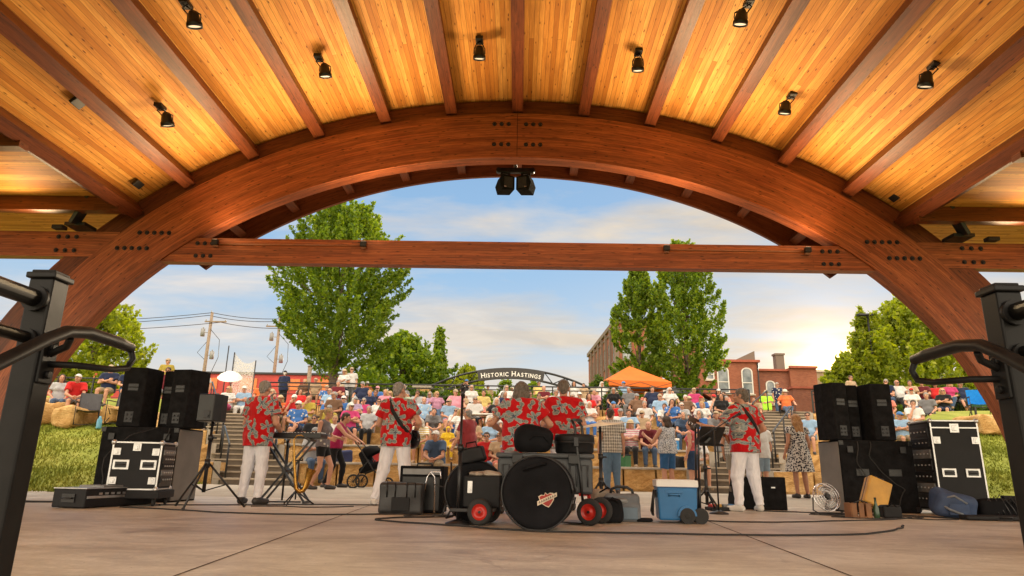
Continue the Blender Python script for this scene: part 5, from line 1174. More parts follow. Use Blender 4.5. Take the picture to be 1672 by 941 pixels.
for a in(-1,1):
    for b in(-1,1): mb=MB(); mb.cone((a*.33-.015,b*.26,.048),(a*.33+.015,b*.26,.048),.047,n=14); mb.box((a*.33,b*.26,.085),(.05,.05,.05)); part('caster',mb,RUB,t)
flight_case('tall black road case with twin silver handles, right of the right stack',6.60,10.65,.05,.68,.70,1.33,R(-6),-1)
# lid edge of tall case rests on top as in the photo
t=thing('mixer_case','long flat black mixer case lying on the floor at the left','case',(-5.35,9.05,0),R(-10)); mb=MB(); mb.box((0,0,.12),(.46,1.25,.22)); part('shell',mb,BLK,t,.012)
mb=MB(); mb.box((0,0,.234),(.47,1.26,.012)); mb.box((.231,0,.13),(.01,1.2,.03)); part('edge_trim',mb,ALU,t,.003)
mb=MB(); mb.box((.0,.1,.25),(.36,.8,.03)); part('lid_panel',mb,SILV,t,.008); mb=MB(); mb.box((0,-.63,.12),(.18,.02,.10)); mb.tube([(-.06,-.64,.12),(-.06,-.665,.12),(.06,-.665,.12),(.06,-.64,.12)],.01,6); part('handle',mb,BLACKM,t)
for k in range(9): mb=MB(); mb.box((.238,-.4+.1*k,.17),(.01,.05,.025)); part('fader',mb,ALU,t)
# tripod loudspeaker
def tripod(parent,r,h,zt,m=BLACKM,rot=.3):
    mb=MB(); mb.cone((0,0,h*.35),(0,0,zt),.018,n=10); mb.cone((0,0,h*.35),(0,0,h+.35),.024,n=10); part('pole',mb,m,parent)
    for k in range(3):
        a=rot+k*2*PI/3; mb=MB(); mb.cone((.03*math.cos(a),.03*math.sin(a),h),(r*math.cos(a),r*math.sin(a),.015),.014,n=8); mb.cone((0,0,h*.38),(r*.48*math.cos(a),r*.48*math.sin(a),h*.52),.009,n=6); mb.ell((r*math.cos(a),r*math.sin(a),.018),(.022,.022,.018),8,6); part('leg',mb,m,parent)
    mb=MB(); mb.cone((0,0,h-.05),(0,0,h+.06),.036,n=12); part('collar',mb,m,parent); mb=MB(); mb.cone((0,0,h+.30),(0,0,h+.37),.034,n=12); mb.cone((.03,0,h+.33),(.08,0,h+.33),.012,n=8); part('collar',mb,m,parent)
t=thing('speaker_tripod','black tripod stand carrying the small loudspeaker, left','stand',(-4.08,9.0,0)); tripod(t,.52,.55,1.10,rot=.55)
t=thing('small_loudspeaker','small black loudspeaker on the tripod stand, left','loudspeaker',(-4.12,9.0,1.09),R(-8)); mb=MB(); mb.prism([(-.11,-.14),(.11,-.14),(.15,.0),(.15,.13),(-.15,.13),(-.15,.0)],(0,0,0),(1,0,0),(0,1,0),(0,0,.36)); part('cabinet',mb,BLACKM,t,.014)
mb=MB(); mb.box((0,.136,.18),(.27,.014,.33)); part('grille',mb,GRILLE,t,.004); mb=MB(); mb.box((.03,-.143,.09),(.09,.01,.10)); mb.cone((.05,-.145,.07),(.05,-.16,.07),.016,n=10); part('jack_plate',mb,DKMET,t,.003)
# keyboard on X stand
t=thing('keyboard_stand','black folding X keyboard stand at the left','stand',(-3.52,10.5,0))
for s_ in(-1,1):
    for y in(-.13,.13): mb=MB(); mb.bar((-s_*.34,y,.02),(s_*.34,y+.03*s_,.92),.028,.028,(0,1,0)); part('leg',mb,BLACKM,t)
    mb=MB(); mb.bar((s_*.34,-.17,.925),(s_*.34,.17,.925),.035,.035); mb.bar((s_*.34,-.17,.02),(s_*.34,.17,.02),.03,.03); part('foot_bar',mb,BLACKM,t)
mb=MB(); mb.cone((0,-.17,.47),(0,.17,.47),.03,n=12); part('hub',mb,BLACKM,t); mb=MB(); mb.cone((-.02,-.05,.04),(-.02,-.05,.92),.016,n=8); mb.cone((-.28,-.1,.02),(.25,0,.02),.012,n=6); part('centre_post',mb,BLACKM,t)
t=thing('keyboard','black electronic keyboard on the folding stand','keyboard',(-3.50,10.5,.945),R(-3)); mb=MB(); mb.box((0,0,.045),(1.02,.32,.085)); part('body',mb,BLACKM,t,.014)
mb=MB(); mb.box((0,.07,.094),(.96,.14,.014)); part('white_keys',mb,simple('key_white',(.7,.7,.68),.3,0,.04),t,.002); mb=MB()
for k in range(34):
    if k%7 not in(2,6): mb.box((-.465+.0282*k,.09,.105),(.014,.09,.012))
part('black_keys',mb,BLACKM,t); mb=MB(); mb.box((-.2,-.08,.092),(.2,.07,.006)); part('display',mb,simple('screen',(.05,.08,.10),.2),t); mb=MB()
for k in range(8): mb.cone((.05+.05*k,-.08,.088),(.05+.05*k,-.08,.104),.012,n=10)
part('knob',mb,DKMET,t)
# saxophone on stand
t=thing('saxophone_stand','small black folding stand holding the saxophone','stand',(-3.18,9.95,0))
for k in range(3): a=.4+k*2*PI/3; mb=MB(); mb.cone((0,0,.20),(.26*math.cos(a),.26*math.sin(a),.015),.011,n=8); part('leg',mb,BLACKM,t)
mb=MB(); mb.cone((0,0,.08),(0,0,.62),.012,n=8); mb.tube([(-.07,-.06,.64),(-.05,0,.62),(.05,0,.62),(.07,-.06,.64)],.010,6); mb.tube([(-.08,-.07,.3),(-.05,0,.25),(.05,0,.25),(.08,-.07,.3)],.010,6); part('cradle',mb,BLACKM,t)
t=thing('saxophone','brass tenor saxophone upright on its small stand','saxophone',(-3.16,9.88,.16),R(195)); t.scale=(.95,.95,.9); mb=MB()
P=[(.085,.0,.86),(.10,0,.83),(.09,0,.74),(.07,0,.55),(.045,0,.35),(.02,0,.18),(-.005,0,.075),(-.05,0,.035),(-.10,0,.05),(-.135,0,.11),(-.155,0,.20),(-.175,0,.30),(-.20,0,.38)]
mb.tube(P,[.010,.011,.013,.017,.022,.027,.031,.034,.038,.043,.048,.06,.085],14,caps=False); part('body',mb,GOLD,t)
mb=MB(); mb.tube([(.085,0,.86),(.06,0,.90),(0,0,.905),(-.04,0,.88)],[.012,.011,.010,.008],10); part('neck',mb,GOLD,t); mb=MB(); mb.cone((-.04,0,.88),(-.11,0,.83),.014,.009,10); part('mouthpiece',mb,BLACKM,t)
mb=MB()
for i in range(9): 
    f=i/9; x=.092-.085*f**1.2; z=.76-.62*f; mb.cone((x,-.028-.016*f,z),(x,-.04-.018*f,z),.016+.006*f,n=12)
mb.cone((-.165,-.06,.2),(-.165,-.075,.2),.028,n=12); mb.cone((-.14,-.055,.12),(-.14,-.07,.12),.028,n=12); mb.tube([(.115,-.03,.72),(.075,-.05,.4),(.02,-.055,.12)],.005,6); mb.tube([(-.06,-.04,.07),(-.15,-.05,.18),(-.19,-.06,.33)],.005,6); part('key',mb,simple('pale_brass_key',(.55,.42,.2),.25,1,.1,9,0),t)
# bass drum bag, the big round one in front
def disc_bag(name,label,cat,x,y,r,dep,rz,lean=0):
    t=thing(name,label,cat,(x,y,0),rz); f=Fld((-r-.08,-dep/2-.08,-.02),(r+.08,dep/2+.08,2*r+.1),.016)
    f.cone((0,-dep/2+.05,r+.005),(0,dep/2-.05,r+.005),r-.05,r-.05,0,cut0=.045,cut1=.045) if False else None
    X,Y,Z=np.meshgrid(*f.ax,indexing='ij'); q=np.sqrt(X**2+(Z-r)**2)-(r-.045); u=np.abs(Y)-(dep/2-.045); f.f=(np.sqrt(np.maximum(q,0)**2+np.maximum(u,0)**2)+np.minimum(np.maximum(q,u),0)-.045).astype(np.float32)
    f.wob(.006,8,r*3); f.cut((0,0,.004),(0,0,-1)); V,F=f.mesh(); npmesh('shell',V,F,NYL,t)
    for yy in(-dep/2+.03,dep/2-.03): mb=MB(); mb.tube([((r+.004)*math.cos(a),yy,r+(r+.004)*math.sin(a)) for a in [2*PI*k/48 for k in range(48)] if r+(r+.004)*math.sin(a)>.006],.010,6); part('piping',mb,BLACKM,t)
    return t
bd=disc_bag('bass_drum_bag','large round black bass drum bag with a red shield badge, front centre','drum bag',.21,6.78,.335,.44,R(-9))
mb=MB(); mb.tube([(-.12,-.225,.54),(-.09,-.25,.56),(.05,-.25,.60),(.09,-.225,.605)],.014,8); part('carry_handle',mb,NYL,bd)
# badge: red shield, pale outline, slanting pale script band
def shield(s): return [(-.085*s,.05*s),(-.05*s,.062*s),(-.02*s,.05*s),(0,.075*s),(.02*s,.05*s),(.05*s,.062*s),(.085*s,.05*s),(.075*s,-.02*s),(.03*s,-.065*s),(0,-.085*s),(-.03*s,-.065*s),(-.075*s,-.02*s)]
BM=Matrix.Translation((.10,-.231,.28))@Matrix.Rotation(R(-14),4,'Y')
mb=MB(); mb.M=BM; mb.prism(shield(.86),(0,0,0),(1,0,0),(0,0,1),(0,.01,0)); bdg=part('badge_outline',mb,simple('badge_cream',(.55,.46,.34),.6),bd)
mb=MB(); mb.M=BM; mb.prism(shield(.74),(0,-.004,0),(1,0,0),(0,0,1),(0,.006,0)); part('badge_field',mb,simple('badge_red',(.30,.022,.015),.6),bdg)
mb=MB(); mb.M=BM@Matrix.Rotation(R(-10),4,'Y'); mb.prism([(-.105,-.018),(.10,-.012),(.112,.022),(-.09,.02)],(0,-.008,0),(1,0,0),(0,0,1),(0,.005,0)); part('badge_band',mb,simple('badge_cream',(.55,.46,.34),.6),bdg)
mb=MB(); mb.M=BM@Matrix.Rotation(R(-10),4,'Y')
for k in range(8): x=-.08+.0225*k; mb.bar((x,-.010,-.006),(x+.012,-.010,.012),.004,.005,(0,1,0)); mb.bar((x+.012,-.010,-.006),(x+.012,-.010,.010),.004,.004,(0,1,0))
part('badge_script',mb,simple('badge_ink',(.03,.02,.02),.6),bdg)
cb=disc_bag('cymbal_bag','round black drum bag standing behind the left cart','drum bag',-.47,7.55,.315,.20,R(6))
mb=MB(); mb.tube([(-.08,-.11,.50),(-.06,-.14,.53),(.06,-.14,.53),(.08,-.11,.50)],.012,8); part('carry_handle',mb,NYL,cb)
def soft(name,label,cat,c,b,rz,m,amp=.012,sc=9,seed=1,rad=.05,lean=(0,0),h=.014):
    t=thing(name,label,cat,c,rz); f=Fld((-b[0]-.08,-b[1]-.08,-.02),(b[0]+.08,b[1]+.08,2*b[2]+.1),h); M=eul(lean[0],lean[1],0); f.rbox((0,0,b[2]),b,rad,M,.02); f.wob(amp,sc,seed); f.cut((0,0,.003),(0,0,-1)); V,F=f.mesh(); npmesh('shell',V,F,m,t); return t
t=soft('soft_bag','slumped black soft bag on top of the plastic tote','bag',(.17,7.45,.725),(.21,.16,.14),R(12),NYL,.016,9,2,.11,(0,.12)); mb=MB(); mb.tube([(-.12,-.15,.10),(-.05,-.19,.17),(.06,-.19,.17),(.12,-.15,.10)],.010,6); part('strap',mb,NYL,t)
t=soft('small_bag','small black bag tilted on top of the round drum bag','bag',(-.50,7.50,.60),(.14,.09,.085),R(-8),BLK,.008,11,4,.03,(0,-.28)); mb=MB(); mb.tube([(-.06,-.09,.15),(-.05,-.10,.21),(.05,-.10,.23),(.07,-.09,.17)],.008,6); part('strap',mb,NYL,t)
# plastic tote with moulded ribs
t=thing('plastic_tote','dark grey plastic storage tote with moulded ribs, behind the bass drum bag','storage box',(.29,7.62,.30)); mb=MB(); mb.box((0,0,.185),(1.02,.46,.37)); part('shell',mb,SLATE,t,.03)
mb=MB(); mb.box((0,0,.395),(1.06,.50,.055)); part('lid',mb,SLATE,t,.02)
for x in(-.42,-.28,-.14,.16,.30,.42):
    mb=MB(); mb.tube([(x-.035,-.235,.08),(x-.035,-.242,.30),(x+.035,-.242,.30),(x+.035,-.235,.08)],.010,6); part('rib',mb,SLATE,t)
for x in(-.3,.3): mb=MB(); mb.box((x,-.25,.36),(.11,.03,.10)); part('clasp',mb,BLACKM,t,.008)
t=thing('snare_case','flat round black drum case on top of the tote','drum case',(.62,7.58,.725)); mb=MB(); mb.lathe([(0,0),(.195,0),(.212,.02),(.214,.11),(.222,.115),(.222,.175),(.21,.20),(.16,.208),(0,.21)],(0,0,0),36); part('shell',mb,BLK,t); mb=MB(); mb.lathe([(.2145,.105),(.226,.11),(.226,.122),(.2145,.127)],(0,0,0),36); part('rim',mb,BLACKM,t); mb=MB(); mb.box((0,-.222,.12),(.05,.02,.10)); part('latch',mb,DKMET,t,.004)
def wheel(parent,c,r,w,rz=0):
    M=Matrix.Rotation(rz,4,'Z')@Matrix.Rotation(PI/2,4,'Y')
    mb=MB(); mb.lathe([(r*.60,-w*.42),(r*.80,-w*.5),(r*.95,-w*.4),(r,-w*.12),(r,w*.12),(r*.95,w*.4),(r*.80,w*.5),(r*.60,w*.42)],c,28,M); ty=part('tyre',mb,RUB,parent)
    for k in range(22):
        pass
    mb=MB(); mb.lathe([(0,-w*.30),(r*.18,-w*.32),(r*.22,-w*.2),(r*.50,-w*.16),(r*.56,-w*.38),(r*.61,-w*.42)],c,24,M); mb.lathe([(r*.61,w*.42),(r*.56,w*.38),(r*.50,w*.16),(r*.22,w*.2),(r*.18,w*.32),(0,w*.30)],c,24,M); rm=part('rim',mb,REDP,ty)
    mb=MB(); a=M.to_3x3()@Vector((0,0,1)); mb.cone(Vector(c)-a*w*.5,Vector(c)+a*w*.5,r*.10,n=10); part('axle_nut',mb,DKMET,rm)
# hand truck under the tote (right) and the loaded cart (left)
t=thing('hand_truck','black and red hand truck with pneumatic wheels beside the tote','hand truck',(.80,7.42,0),R(64))
for s_ in(-1,1):
    mb=MB(); mb.tube([(s_*.11,.06,.08),(s_*.11,.10,.5),(s_*.11,.16,1.02),(s_*.10,.20,1.08)],.016,8); part('upright',mb,BLACKM if s_<0 else BLACKM,t)
    wheel(t,(s_*.17,-.02,.135),.135,.085)
for z in(.3,.62,1.08): mb=MB(); mb.bar((-.11,.08+z*.08,z),(.11,.08+z*.08,z),.03,.03); part('cross_bar',mb,REDP if z==.3 else BLACKM,t)
mb=MB(); mb.box((0,.18,.02),(.34,.24,.012)); part('toe_plate',mb,BLACKM,t,.003); mb=MB(); mb.bar((-.14,.04,.2),(.14,.04,.2),.05,.05); mb.bar((.08,.06,.18),(.08,.12,.55),.03,.03); part('axle_frame',mb,REDP,t)
t=thing('equipment_cart','low black cart with red hubbed wheels holding a black box','cart',(-.40,7.22,0),R(80))
mb=MB(); mb.box((0,.05,.14),(.36,.42,.04)); part('deck',mb,BLACKM,t,.008)
for s_ in(-1,1): wheel(t,(s_*.20,-.06,.13),.13,.08)
mb=MB(); mb.cone((-.2,-.06,.13),(.2,-.06,.13),.016); part('axle',mb,DKMET,t); mb=MB(); mb.tube([(-.12,.26,.14),(-.12,.31,.06),(.12,.31,.06),(.12,.26,.14)],.012,6); part('foot_loop',mb,BLACKM,t)
t=thing('amp_box','black equipment box riding on the low cart','box',(-.36,7.30,.165),R(-4)); mb=MB(); mb.box((0,0,.155),(.38,.34,.31)); part('shell',mb,BLK,t,.012); mb=MB(); mb.box((-.12,-.173,.2),(.05,.012,.12)); mb.cone((-.12,-.175,.17),(-.12,-.19,.17),.014,n=8); part('side_clip',mb,ALU,t,.002)
t=thing('folded_cloth','crumpled beige cloth lying on the black box','cloth',(-.34,7.26,.476)); f=Fld((-.2,-.16,-.02),(.2,.16,.1),.010); f.ell((-.08,0,.015),(.085,.10,.035),None,.02); f.ell((.08,.01,.012),(.10,.10,.04),None,.02); f.wob(.010,28,3); f.cut((0,0,.001),(0,0,-1)); V,F=f.mesh(); npmesh('sheet',V,F,BEIGE,t)
t=thing('speaker_pole','black straight microphone pole rising before the drummer','microphone stand',(-.60,7.1,0)); mb=MB(); mb.cone((0,0,.05),(0,0,1.30),.014,n=10); mb.cone((0,0,.05),(0,0,.75),.02,n=10); part('pole',mb,BLACKM,t); mb=MB(); mb.cone((0,0,.72),(0,0,.79),.03,n=12); mb.cone((.02,0,.75),(.07,0,.75),.010,n=6); part('collar',mb,BLACKM,t)
mb=MB(); mb.lathe([(0,0),(.13,0),(.13,.018),(.03,.05),(0,.05)],(0,0,0),24); part('base',mb,BLACKM,t); mb=MB(); mb.cone((0,0,1.28),(0,0,1.36),.017,n=10); mb.ell((0,0,1.38),(.026,.026,.03),10,8); part('microphone',mb,DKMET,t)
# guitar bags by the bassist
t=soft('black_holdall','black leather holdall standing on the floor at the bassist','bag',(-1.42,8.55,0),(.27,.13,.185),R(3),simple('black_leather',(.014,.014,.015),.42,0,.3,5,.5,40),.006,10,5,.04)
for x in(-.12,.12): mb=MB(); mb.tube([(x-.05,-.135,.20),(x-.05,-.15,.37),(x+.05,-.15,.37),(x+.05,-.135,.20)],.009,6); part('carry_handle',mb,BLACKM,t)
mb=MB(); mb.box((0,-.138,.12),(.22,.02,.16)); part('front_pocket',mb,BLK,t,.008)
t=thing('guitar_amplifier','black guitar amplifier cabinet behind the holdall','amplifier',(-1.20,8.85,0),R(-6)); mb=MB(); mb.box((0,0,.29),(.56,.30,.56)); part('cabinet',mb,BLKC,t,.015); mb=MB(); mb.tube([(-.1,0,.565),(-.09,0,.60),(.09,0,.60),(.1,0,.565)],.012,8); part('handle',mb,BLACKM,t); mb=MB(); mb.box((0,-.152,.5),(.48,.012,.07)); part('control_panel',mb,SILV,t,.003); mb=MB(); mb.box((0,-.152,.24),(.48,.01,.40)); part('back_panel',mb,BLACKM,t,.006)
t=thing('guitar_stand','tubular guitar stand with bright bars in front of the amplifier','stand',(-1.08,8.55,0)); 
mb=MB()
mb.tube([(-.12,.02,.02),(-.04,0,.44),(.0,0,.50),(.05,0,.44),(.06,.02,.02)],.010,8); mb.tube([(.0,0,.50),(.12,0,.50),(.13,-.03,.42)],.010,8); part('frame',mb,CHROME,t)
for k in range(3): a=.2+2.1*k; mb=MB(); mb.cone((.25,0,.30),(.25+.2*math.cos(a),.2*math.sin(a),.012),.010,n=6); part('leg',mb,BLACKM,t)
mb=MB(); mb.cone((.25,0,.08),(.25,0,.62),.012,n=8); mb.cone((.25,0,.3),(.05,0,.35),.008,n=6); part('post',mb,BLACKM,t)
# boombox / tool bag
t=thing('portable_radio','grey portable radio with a looped carry handle, on the floor','radio',(1.20,8.05,0),R(-8)); f=Fld((-.28,-.2,-.02),(.28,.2,.4),.012); f.rbox((0,0,.15),(.20,.12,.15),.05,None); f.rbox((0,-.02,.10),(.205,.12,.10),.03,None); f.wob(.003,14,2); V,F=f.mesh(); npmesh('body',V,F,GREYB,t)
mb=MB(); mb.tube([(-.13,0,.27),(-.12,0,.345),(-.05,0,.375),(.06,0,.37),(.12,0,.335),(.13,0,.27)],.017,8); part('carry_handle',mb,BLACKM,t); mb=MB(); mb.box((0,-.145,.09),(.34,.02,.13)); part('front_panel',mb,simple('steel_blue',(.10,.15,.20),.45),t,.02); mb=MB(); mb.ell((0,-.125,.22),(.07,.02,.035)); part('dial_window',mb,SILV,t)
t=soft('beige_bag','small beige and black bag behind the portable radio','bag',(1.02,8.35,0),(.15,.12,.17),R(20),BEIGE,.012,11,6,.07); mb=MB(); mb.tube([(-.1,-.1,.30),(0,-.13,.36),(.1,-.1,.30)],.010,6); part('strap',mb,NYL,t)
t=soft('equipment_bag','black equipment bag between the hand truck and the radio','bag',(1.0,7.75,0),(.14,.14,.13),R(10),NYL,.012,11,9,.06); mb=MB(); mb.tube([(-.09,-.13,.2),(0,-.17,.27),(.09,-.13,.2)],.009,6); part('strap',mb,NYL,t)
t=soft('flat_pouch','flat black pouch lying on the floor left of the cooler','pouch',(1.42,7.95,0),(.10,.06,.022),R(8),NYL,.006,18,7,.02); mb=MB(); mb.tube([(-.09,-.03,.02),(-.2,.0,.012),(-.24,.04,.01)],.007,6); part('strap',mb,NYL,t)
# cooler
t=thing('wheeled_cooler','blue wheeled cooler with a white lid and raised tow handle','cooler',(1.80,7.98,0),R(-5)); t.scale=(.94,.94,.97); mb=MB()
P=[(-.235,-.20),(.235,-.20),(.235,.20),(-.235,.20)]; z0,z1=.03,.40
b0=[Vector((x*.93,y*.92,z0)) for x,y in P]; b1=[Vector((x,y,z1)) for x,y in P]; mb._add(b0+b1,[[3,2,1,0],[4,5,6,7],[0,1,5,4],[1,2,6,5],[2,3,7,6],[3,0,4,7]]); part('tub',mb,BLUE,t,.022)
mb=MB(); mb.box((0,0,.437),(.49,.425,.075)); mb.box((0,0,.475),(.43,.36,.012)); part('lid',mb,WHITEP,t,.014); mb=MB(); mb.box((0,0,.398),(.484,.416,.014)); part('lid_seal',mb,simple('blue_trim',(.02,.08,.2),.5),t)
mb=MB(); mb.tube([(-.10,-.20,.30),(-.10,-.222,.315),(.02,-.222,.315),(.02,-.20,.30)],.012,8); mb.box((-.04,-.203,.345),(.20,.02,.028)); part('side_grip',mb,BLUE,t,.004)
mb=MB(); mb.box((-.238,0,.30),(.02,.16,.05)); mb.tube([(-.245,-.10,.36),(-.275,-.10,.26),(-.285,-.10,.12),(-.275,-.03,.08),(-.275,.06,.08),(-.285,.10,.12),(-.245,.10,.36)],.013,8); part('bail_handle',mb,BLACKM,t)
for y in(-.215,.215):
    mb=MB(); mb.cone((.10,y*1.0-.03,.085),(.10,y*1.0+.03,.085),.088,n=24); mb.cone((.10,y*1.0-.035,.085),(.10,y*1.0+.035,.085),.03,n=12); part('wheel',mb,RUB,t,.006); mb=MB()
    mb.prism([(.11*math.cos(a)+.10,.11*math.sin(a)+.085) for a in [PI*k/12 for k in range(13)]],(0,y-.02 if y<0 else y-.012,0),(1,0,0),(0,0,1),(0,.03,0)); part('wheel_arch',mb,BLUE,t)
mb=MB(); mb.cone((.26,-.215,.085),(.26,-.15,.085),.088,n=24); mb.cone((.26,.15,.085),(.26,.215,.085),.088,n=24); mb.cone((.26,-.2,.085),(.26,.2,.085),.012); part('wheel',mb,RUB,t,.006)
mb=MB()
for y in(-.10,.10): mb.cone((.265,y,.10),(.275,y,.50),.02,n=10); mb.cone((.275,y,.50),(.30,y,1.10),.013,n=10)
mb.tube([(.30,-.12,1.10),(.30,0,1.115),(.30,.12,1.10)],.02,8); part('tow_handle',mb,BLACKM,t)
# music stand, mic stand, monitor, pedals at the right guitarist
t=thing('music_stand','black music stand with tilted desk, left of the right guitarist','music stand',(2.76,10.2,0)); tripod(t,.30,.28,.98,rot=.9); mb=MB(); M=Matrix.Rotation(R(20),4,'Z')@Matrix.Rotation(R(38),4,'X'); mb.box((.10,0,1.08),(.42,.02,.32),M=M); mb.box((.1,-.04,.95),(.42,.06,.012),M=M); part('desk',mb,BLACKM,t,.004)
mb=MB(); mb.bar((0,0,.96),(.1,0,1.05),.03,.03); part('bracket',mb,BLACKM,t)
t=thing('microphone_stand','black boom microphone stand on a round base, right of the cooler','microphone stand',(2.78,9.7,0)); mb=MB(); mb.lathe([(0,0),(.13,0),(.13,.015),(.03,.05),(0,.05)],(0,0,0),24); part('base',mb,BLACKM,t); mb=MB(); mb.cone((0,0,.03),(0,0,1.18),.012,n=10); part('pole',mb,BLACKM,t); mb=MB(); mb.cone((-.22,.05,1.0),(.30,.1,1.32),.009,n=8); mb.cone((-.03,0,1.15),(.03,.03,1.15),.025,n=10); part('boom',mb,BLACKM,t); mb=MB(); mb.cone((.30,.1,1.32),(.40,.12,1.37),.013,.02,10); mb.ell((.42,.125,1.38),(.028,.026,.026),10,8); part('microphone',mb,DKMET,t)
t=thing('monitor_wedge','black floor monitor wedge behind the right guitarist','monitor speaker',(3.84,11.25,0),R(-4)); mb=MB(); mb.prism([(-.25,0),(.25,0),(.25,.14),(-.04,.50),(-.25,.50)],(-.40,0,0),(0,1,0),(0,0,1),(.80,0,0)); part('cabinet',mb,BLKC,t,.015)
mb=MB(); mb.box((.20,-.253,.34),(.06,.01,.02)); part('label_plate',mb,ALU,t)
for s_ in(-1,1): mb=MB(); mb.box((s_*.405,-.03,.3),(.012,.16,.08)); part('handle_recess',mb,BLACKM,t,.004)
t=thing('pedal_board','small board of guitar pedals by the guitarist feet','pedal board',(3.06,10.55,0),R(8)); mb=MB(); mb.box((0,0,.03),(.42,.24,.05)); part('board',mb,BLK,t,.006)
for i,mm in enumerate((REDP,AMBER,SILV,BLUE)): mb=MB(); mb.box((-.15+.1*i,0,.075),(.075,.12,.045)); part('pedal',mb,mm,t,.008)
# amber case, fan, crate, backpack at the right stack
t=thing('amber_case','amber yellow hard case leaning against the right subwoofer','case',(4.98,9.95,.10),0); M=Matrix.Rotation(R(-6),4,'Z')@Matrix.Rotation(R(24),4,'Y')@Matrix.Rotation(R(-12),4,'X')
mb=MB(); mb.M=M; mb.box((.03,0,.24),(.32,.20,.40)); part('shell',mb,AMBER,t,.022); mb=MB(); mb.M=M; mb.box((.03,0,.24),(.328,.03,.408)); part('seam_band',mb,DKMET,t,.01); mb=MB(); mb.M=M; mb.tube([(-.04,0,.44),(-.03,0,.475),(.09,0,.475),(.10,0,.44)],.012,8); part('handle',mb,BLACKM,t)
t=thing('floor_fan','round grey floor fan with wire cage, left of the amber case','fan',(4.42,10.05,0),R(14)); C=Vector((0,0,.235)); mb=MB(); T=Matrix.Rotation(R(90-18),4,'X')
for r_ in(.19,.15,.11,.07): mb.tube([C+(T.to_3x3()@Vector((r_*math.cos(a),r_*math.sin(a),.06-.2*r_*r_))) for a in [2*PI*k/30 for k in range(30)]],.004,5,closed=True)
mb.tube([C+(T.to_3x3()@Vector((.195*math.cos(a),.195*math.sin(a),.0))) for a in [2*PI*k/36 for k in range(36)]],.010,6,closed=True)
for k in range(28): a=2*PI*k/28; mb.tube([C+(T.to_3x3()@Vector((r_*math.cos(a),r_*math.sin(a),.06-.2*r_*r_ if r_<.19 else .0))) for r_ in(.03,.1,.16,.195)],.0025,4)
part('cage',mb,CHROME,t); mb=MB()
for k in range(4):
    a=k*PI/2; P=[[C+T.to_3x3()@Vector((r_*math.cos(a+q),r_*math.sin(a+q),.02+.05*(q-.4))) for q in(0,.3,.6,.9)] for r_ in(.03,.09,.16)]; mb.grid(P)
part('blade',mb,simple('fan_blade',(.42,.42,.40),.4),t); mb=MB(); mb.cone(C+T.to_3x3()@Vector((0,0,-.10)),C+T.to_3x3()@Vector((0,0,.07)),.045,.035,14); part('motor',mb,DKMET,t)
mb=MB(); mb.tube([(-.21,0,.235),(-.21,.02,.06),(-.20,-.12,.012),(.20,-.12,.012),(.21,.02,.06),(.21,0,.235)],.010,6); mb.tube([(-.2,.1,.012),(.2,.1,.012)],.010,6); part('stand',mb,DKMET,t)
t=thing('bottle_crate','small wooden crate on the floor before the amber case','crate',(4.62,9.45,0),R(5)); mb=MB()
for x_ in(-.15,-.05,.05): mb.box((x_-.0,-.08,.095),(.07,.014,.19)); mb.box((x_-.0,.08,.095),(.07,.014,.19))
mb.box((0-.05,0,.01),(.30,.16,.018)); mb.box((-.19,0,.095),(.014,.16,.19)); mb.box((.09,0,.095),(.014,.16,.19)); part('slats',mb,WOODB,t,.004); mb=MB(); mb.box((.0,0,.15),(.0,.0,.0)) if False else mb.tube([(-.15,-.08,.19),(-.05,-.085,.23),(.05,-.08,.19)],.008,6); part('handle',mb,BLACKM,t)
t=thing('glass_bottle','dark green glass bottle standing right of the wooden crate','bottle',(4.78,9.38,0)); mb=MB(); mb.lathe([(0,0),(.036,0),(.038,.02),(.038,.13),(.016,.19),(.014,.245),(.016,.25),(0,.25)],(0,0,0),18); part('body',mb,GREENG,t); mb=MB(); mb.lathe([(0,.25),(.0155,.25),(.0155,.266),(0,.268)],(0,0,0),14); part('bottle_cap',mb,DKMET,t)
t=soft('black_box_bag','small black box bag right of the green bottle','bag',(4.98,9.42,0),(.12,.08,.085),R(-5),BLK,.005,12,3,.03); mb=MB(); mb.tube([(-.06,-.08,.15),(0,-.1,.2),(.06,-.08,.15)],.008,6); part('strap',mb,NYL,t)
t=soft('blue_backpack','blue grey backpack slumped on the floor at the right road case','backpack',(6.02,9.72,0),(.26,.18,.17),R(-18),BLUEB,.02,8,5,.09,(.15,.25)); mb=MB(); mb.tube([(-.15,-.16,.26),(-.02,-.2,.30),(.12,-.19,.2)],.016,6); mb.tube([(-.2,-.12,.2),(-.1,-.22,.12),(.05,-.21,.06)],.016,6); part('strap',mb,GREYB,t); mb=MB(); mb.box((.02,-.185,.12),(.24,.03,.15)); part('front_pocket',mb,BLUEB,t,.012)
t=soft('gear_bag','open black gear bag spilling cables, rightmost on the floor','bag',(6.62,9.72,0),(.30,.20,.13),R(-8),NYL,.022,9,8,.05); mb=MB()
for k in range(7): mb.tube([(-.25+.07*k,-.15,.16),(-.20+.07*k,-.22,.27+.03*(k%3)),(-.12+.07*k,-.2,.16),(-.1+.07*k,-.24,.05)],.010,6)
part('strap',mb,BLACKM,t); mb=MB(); mb.box((0,-.17,.25),(.40,.05,.05)); mb.box((.1,-.12,.28),(.16,.1,.07)); part('flap',mb,BLK,t,.015)
t=soft('flat_case','flat black instrument case on the floor in front of the gear bag','case',(6.40,9.35,0),(.50,.10,.035),R(-3),BLK,.004,10,2,.025); mb=MB(); mb.tube([(-.08,-.1,.04),(-.06,-.13,.05),(.06,-.13,.05),(.08,-.1,.04)],.009,6); part('handle',mb,BLACKM,t)
t=thing('sandals','pair of dark sandals lying on the stage at the far right','sandals',(6.75,8.75,0),.4)
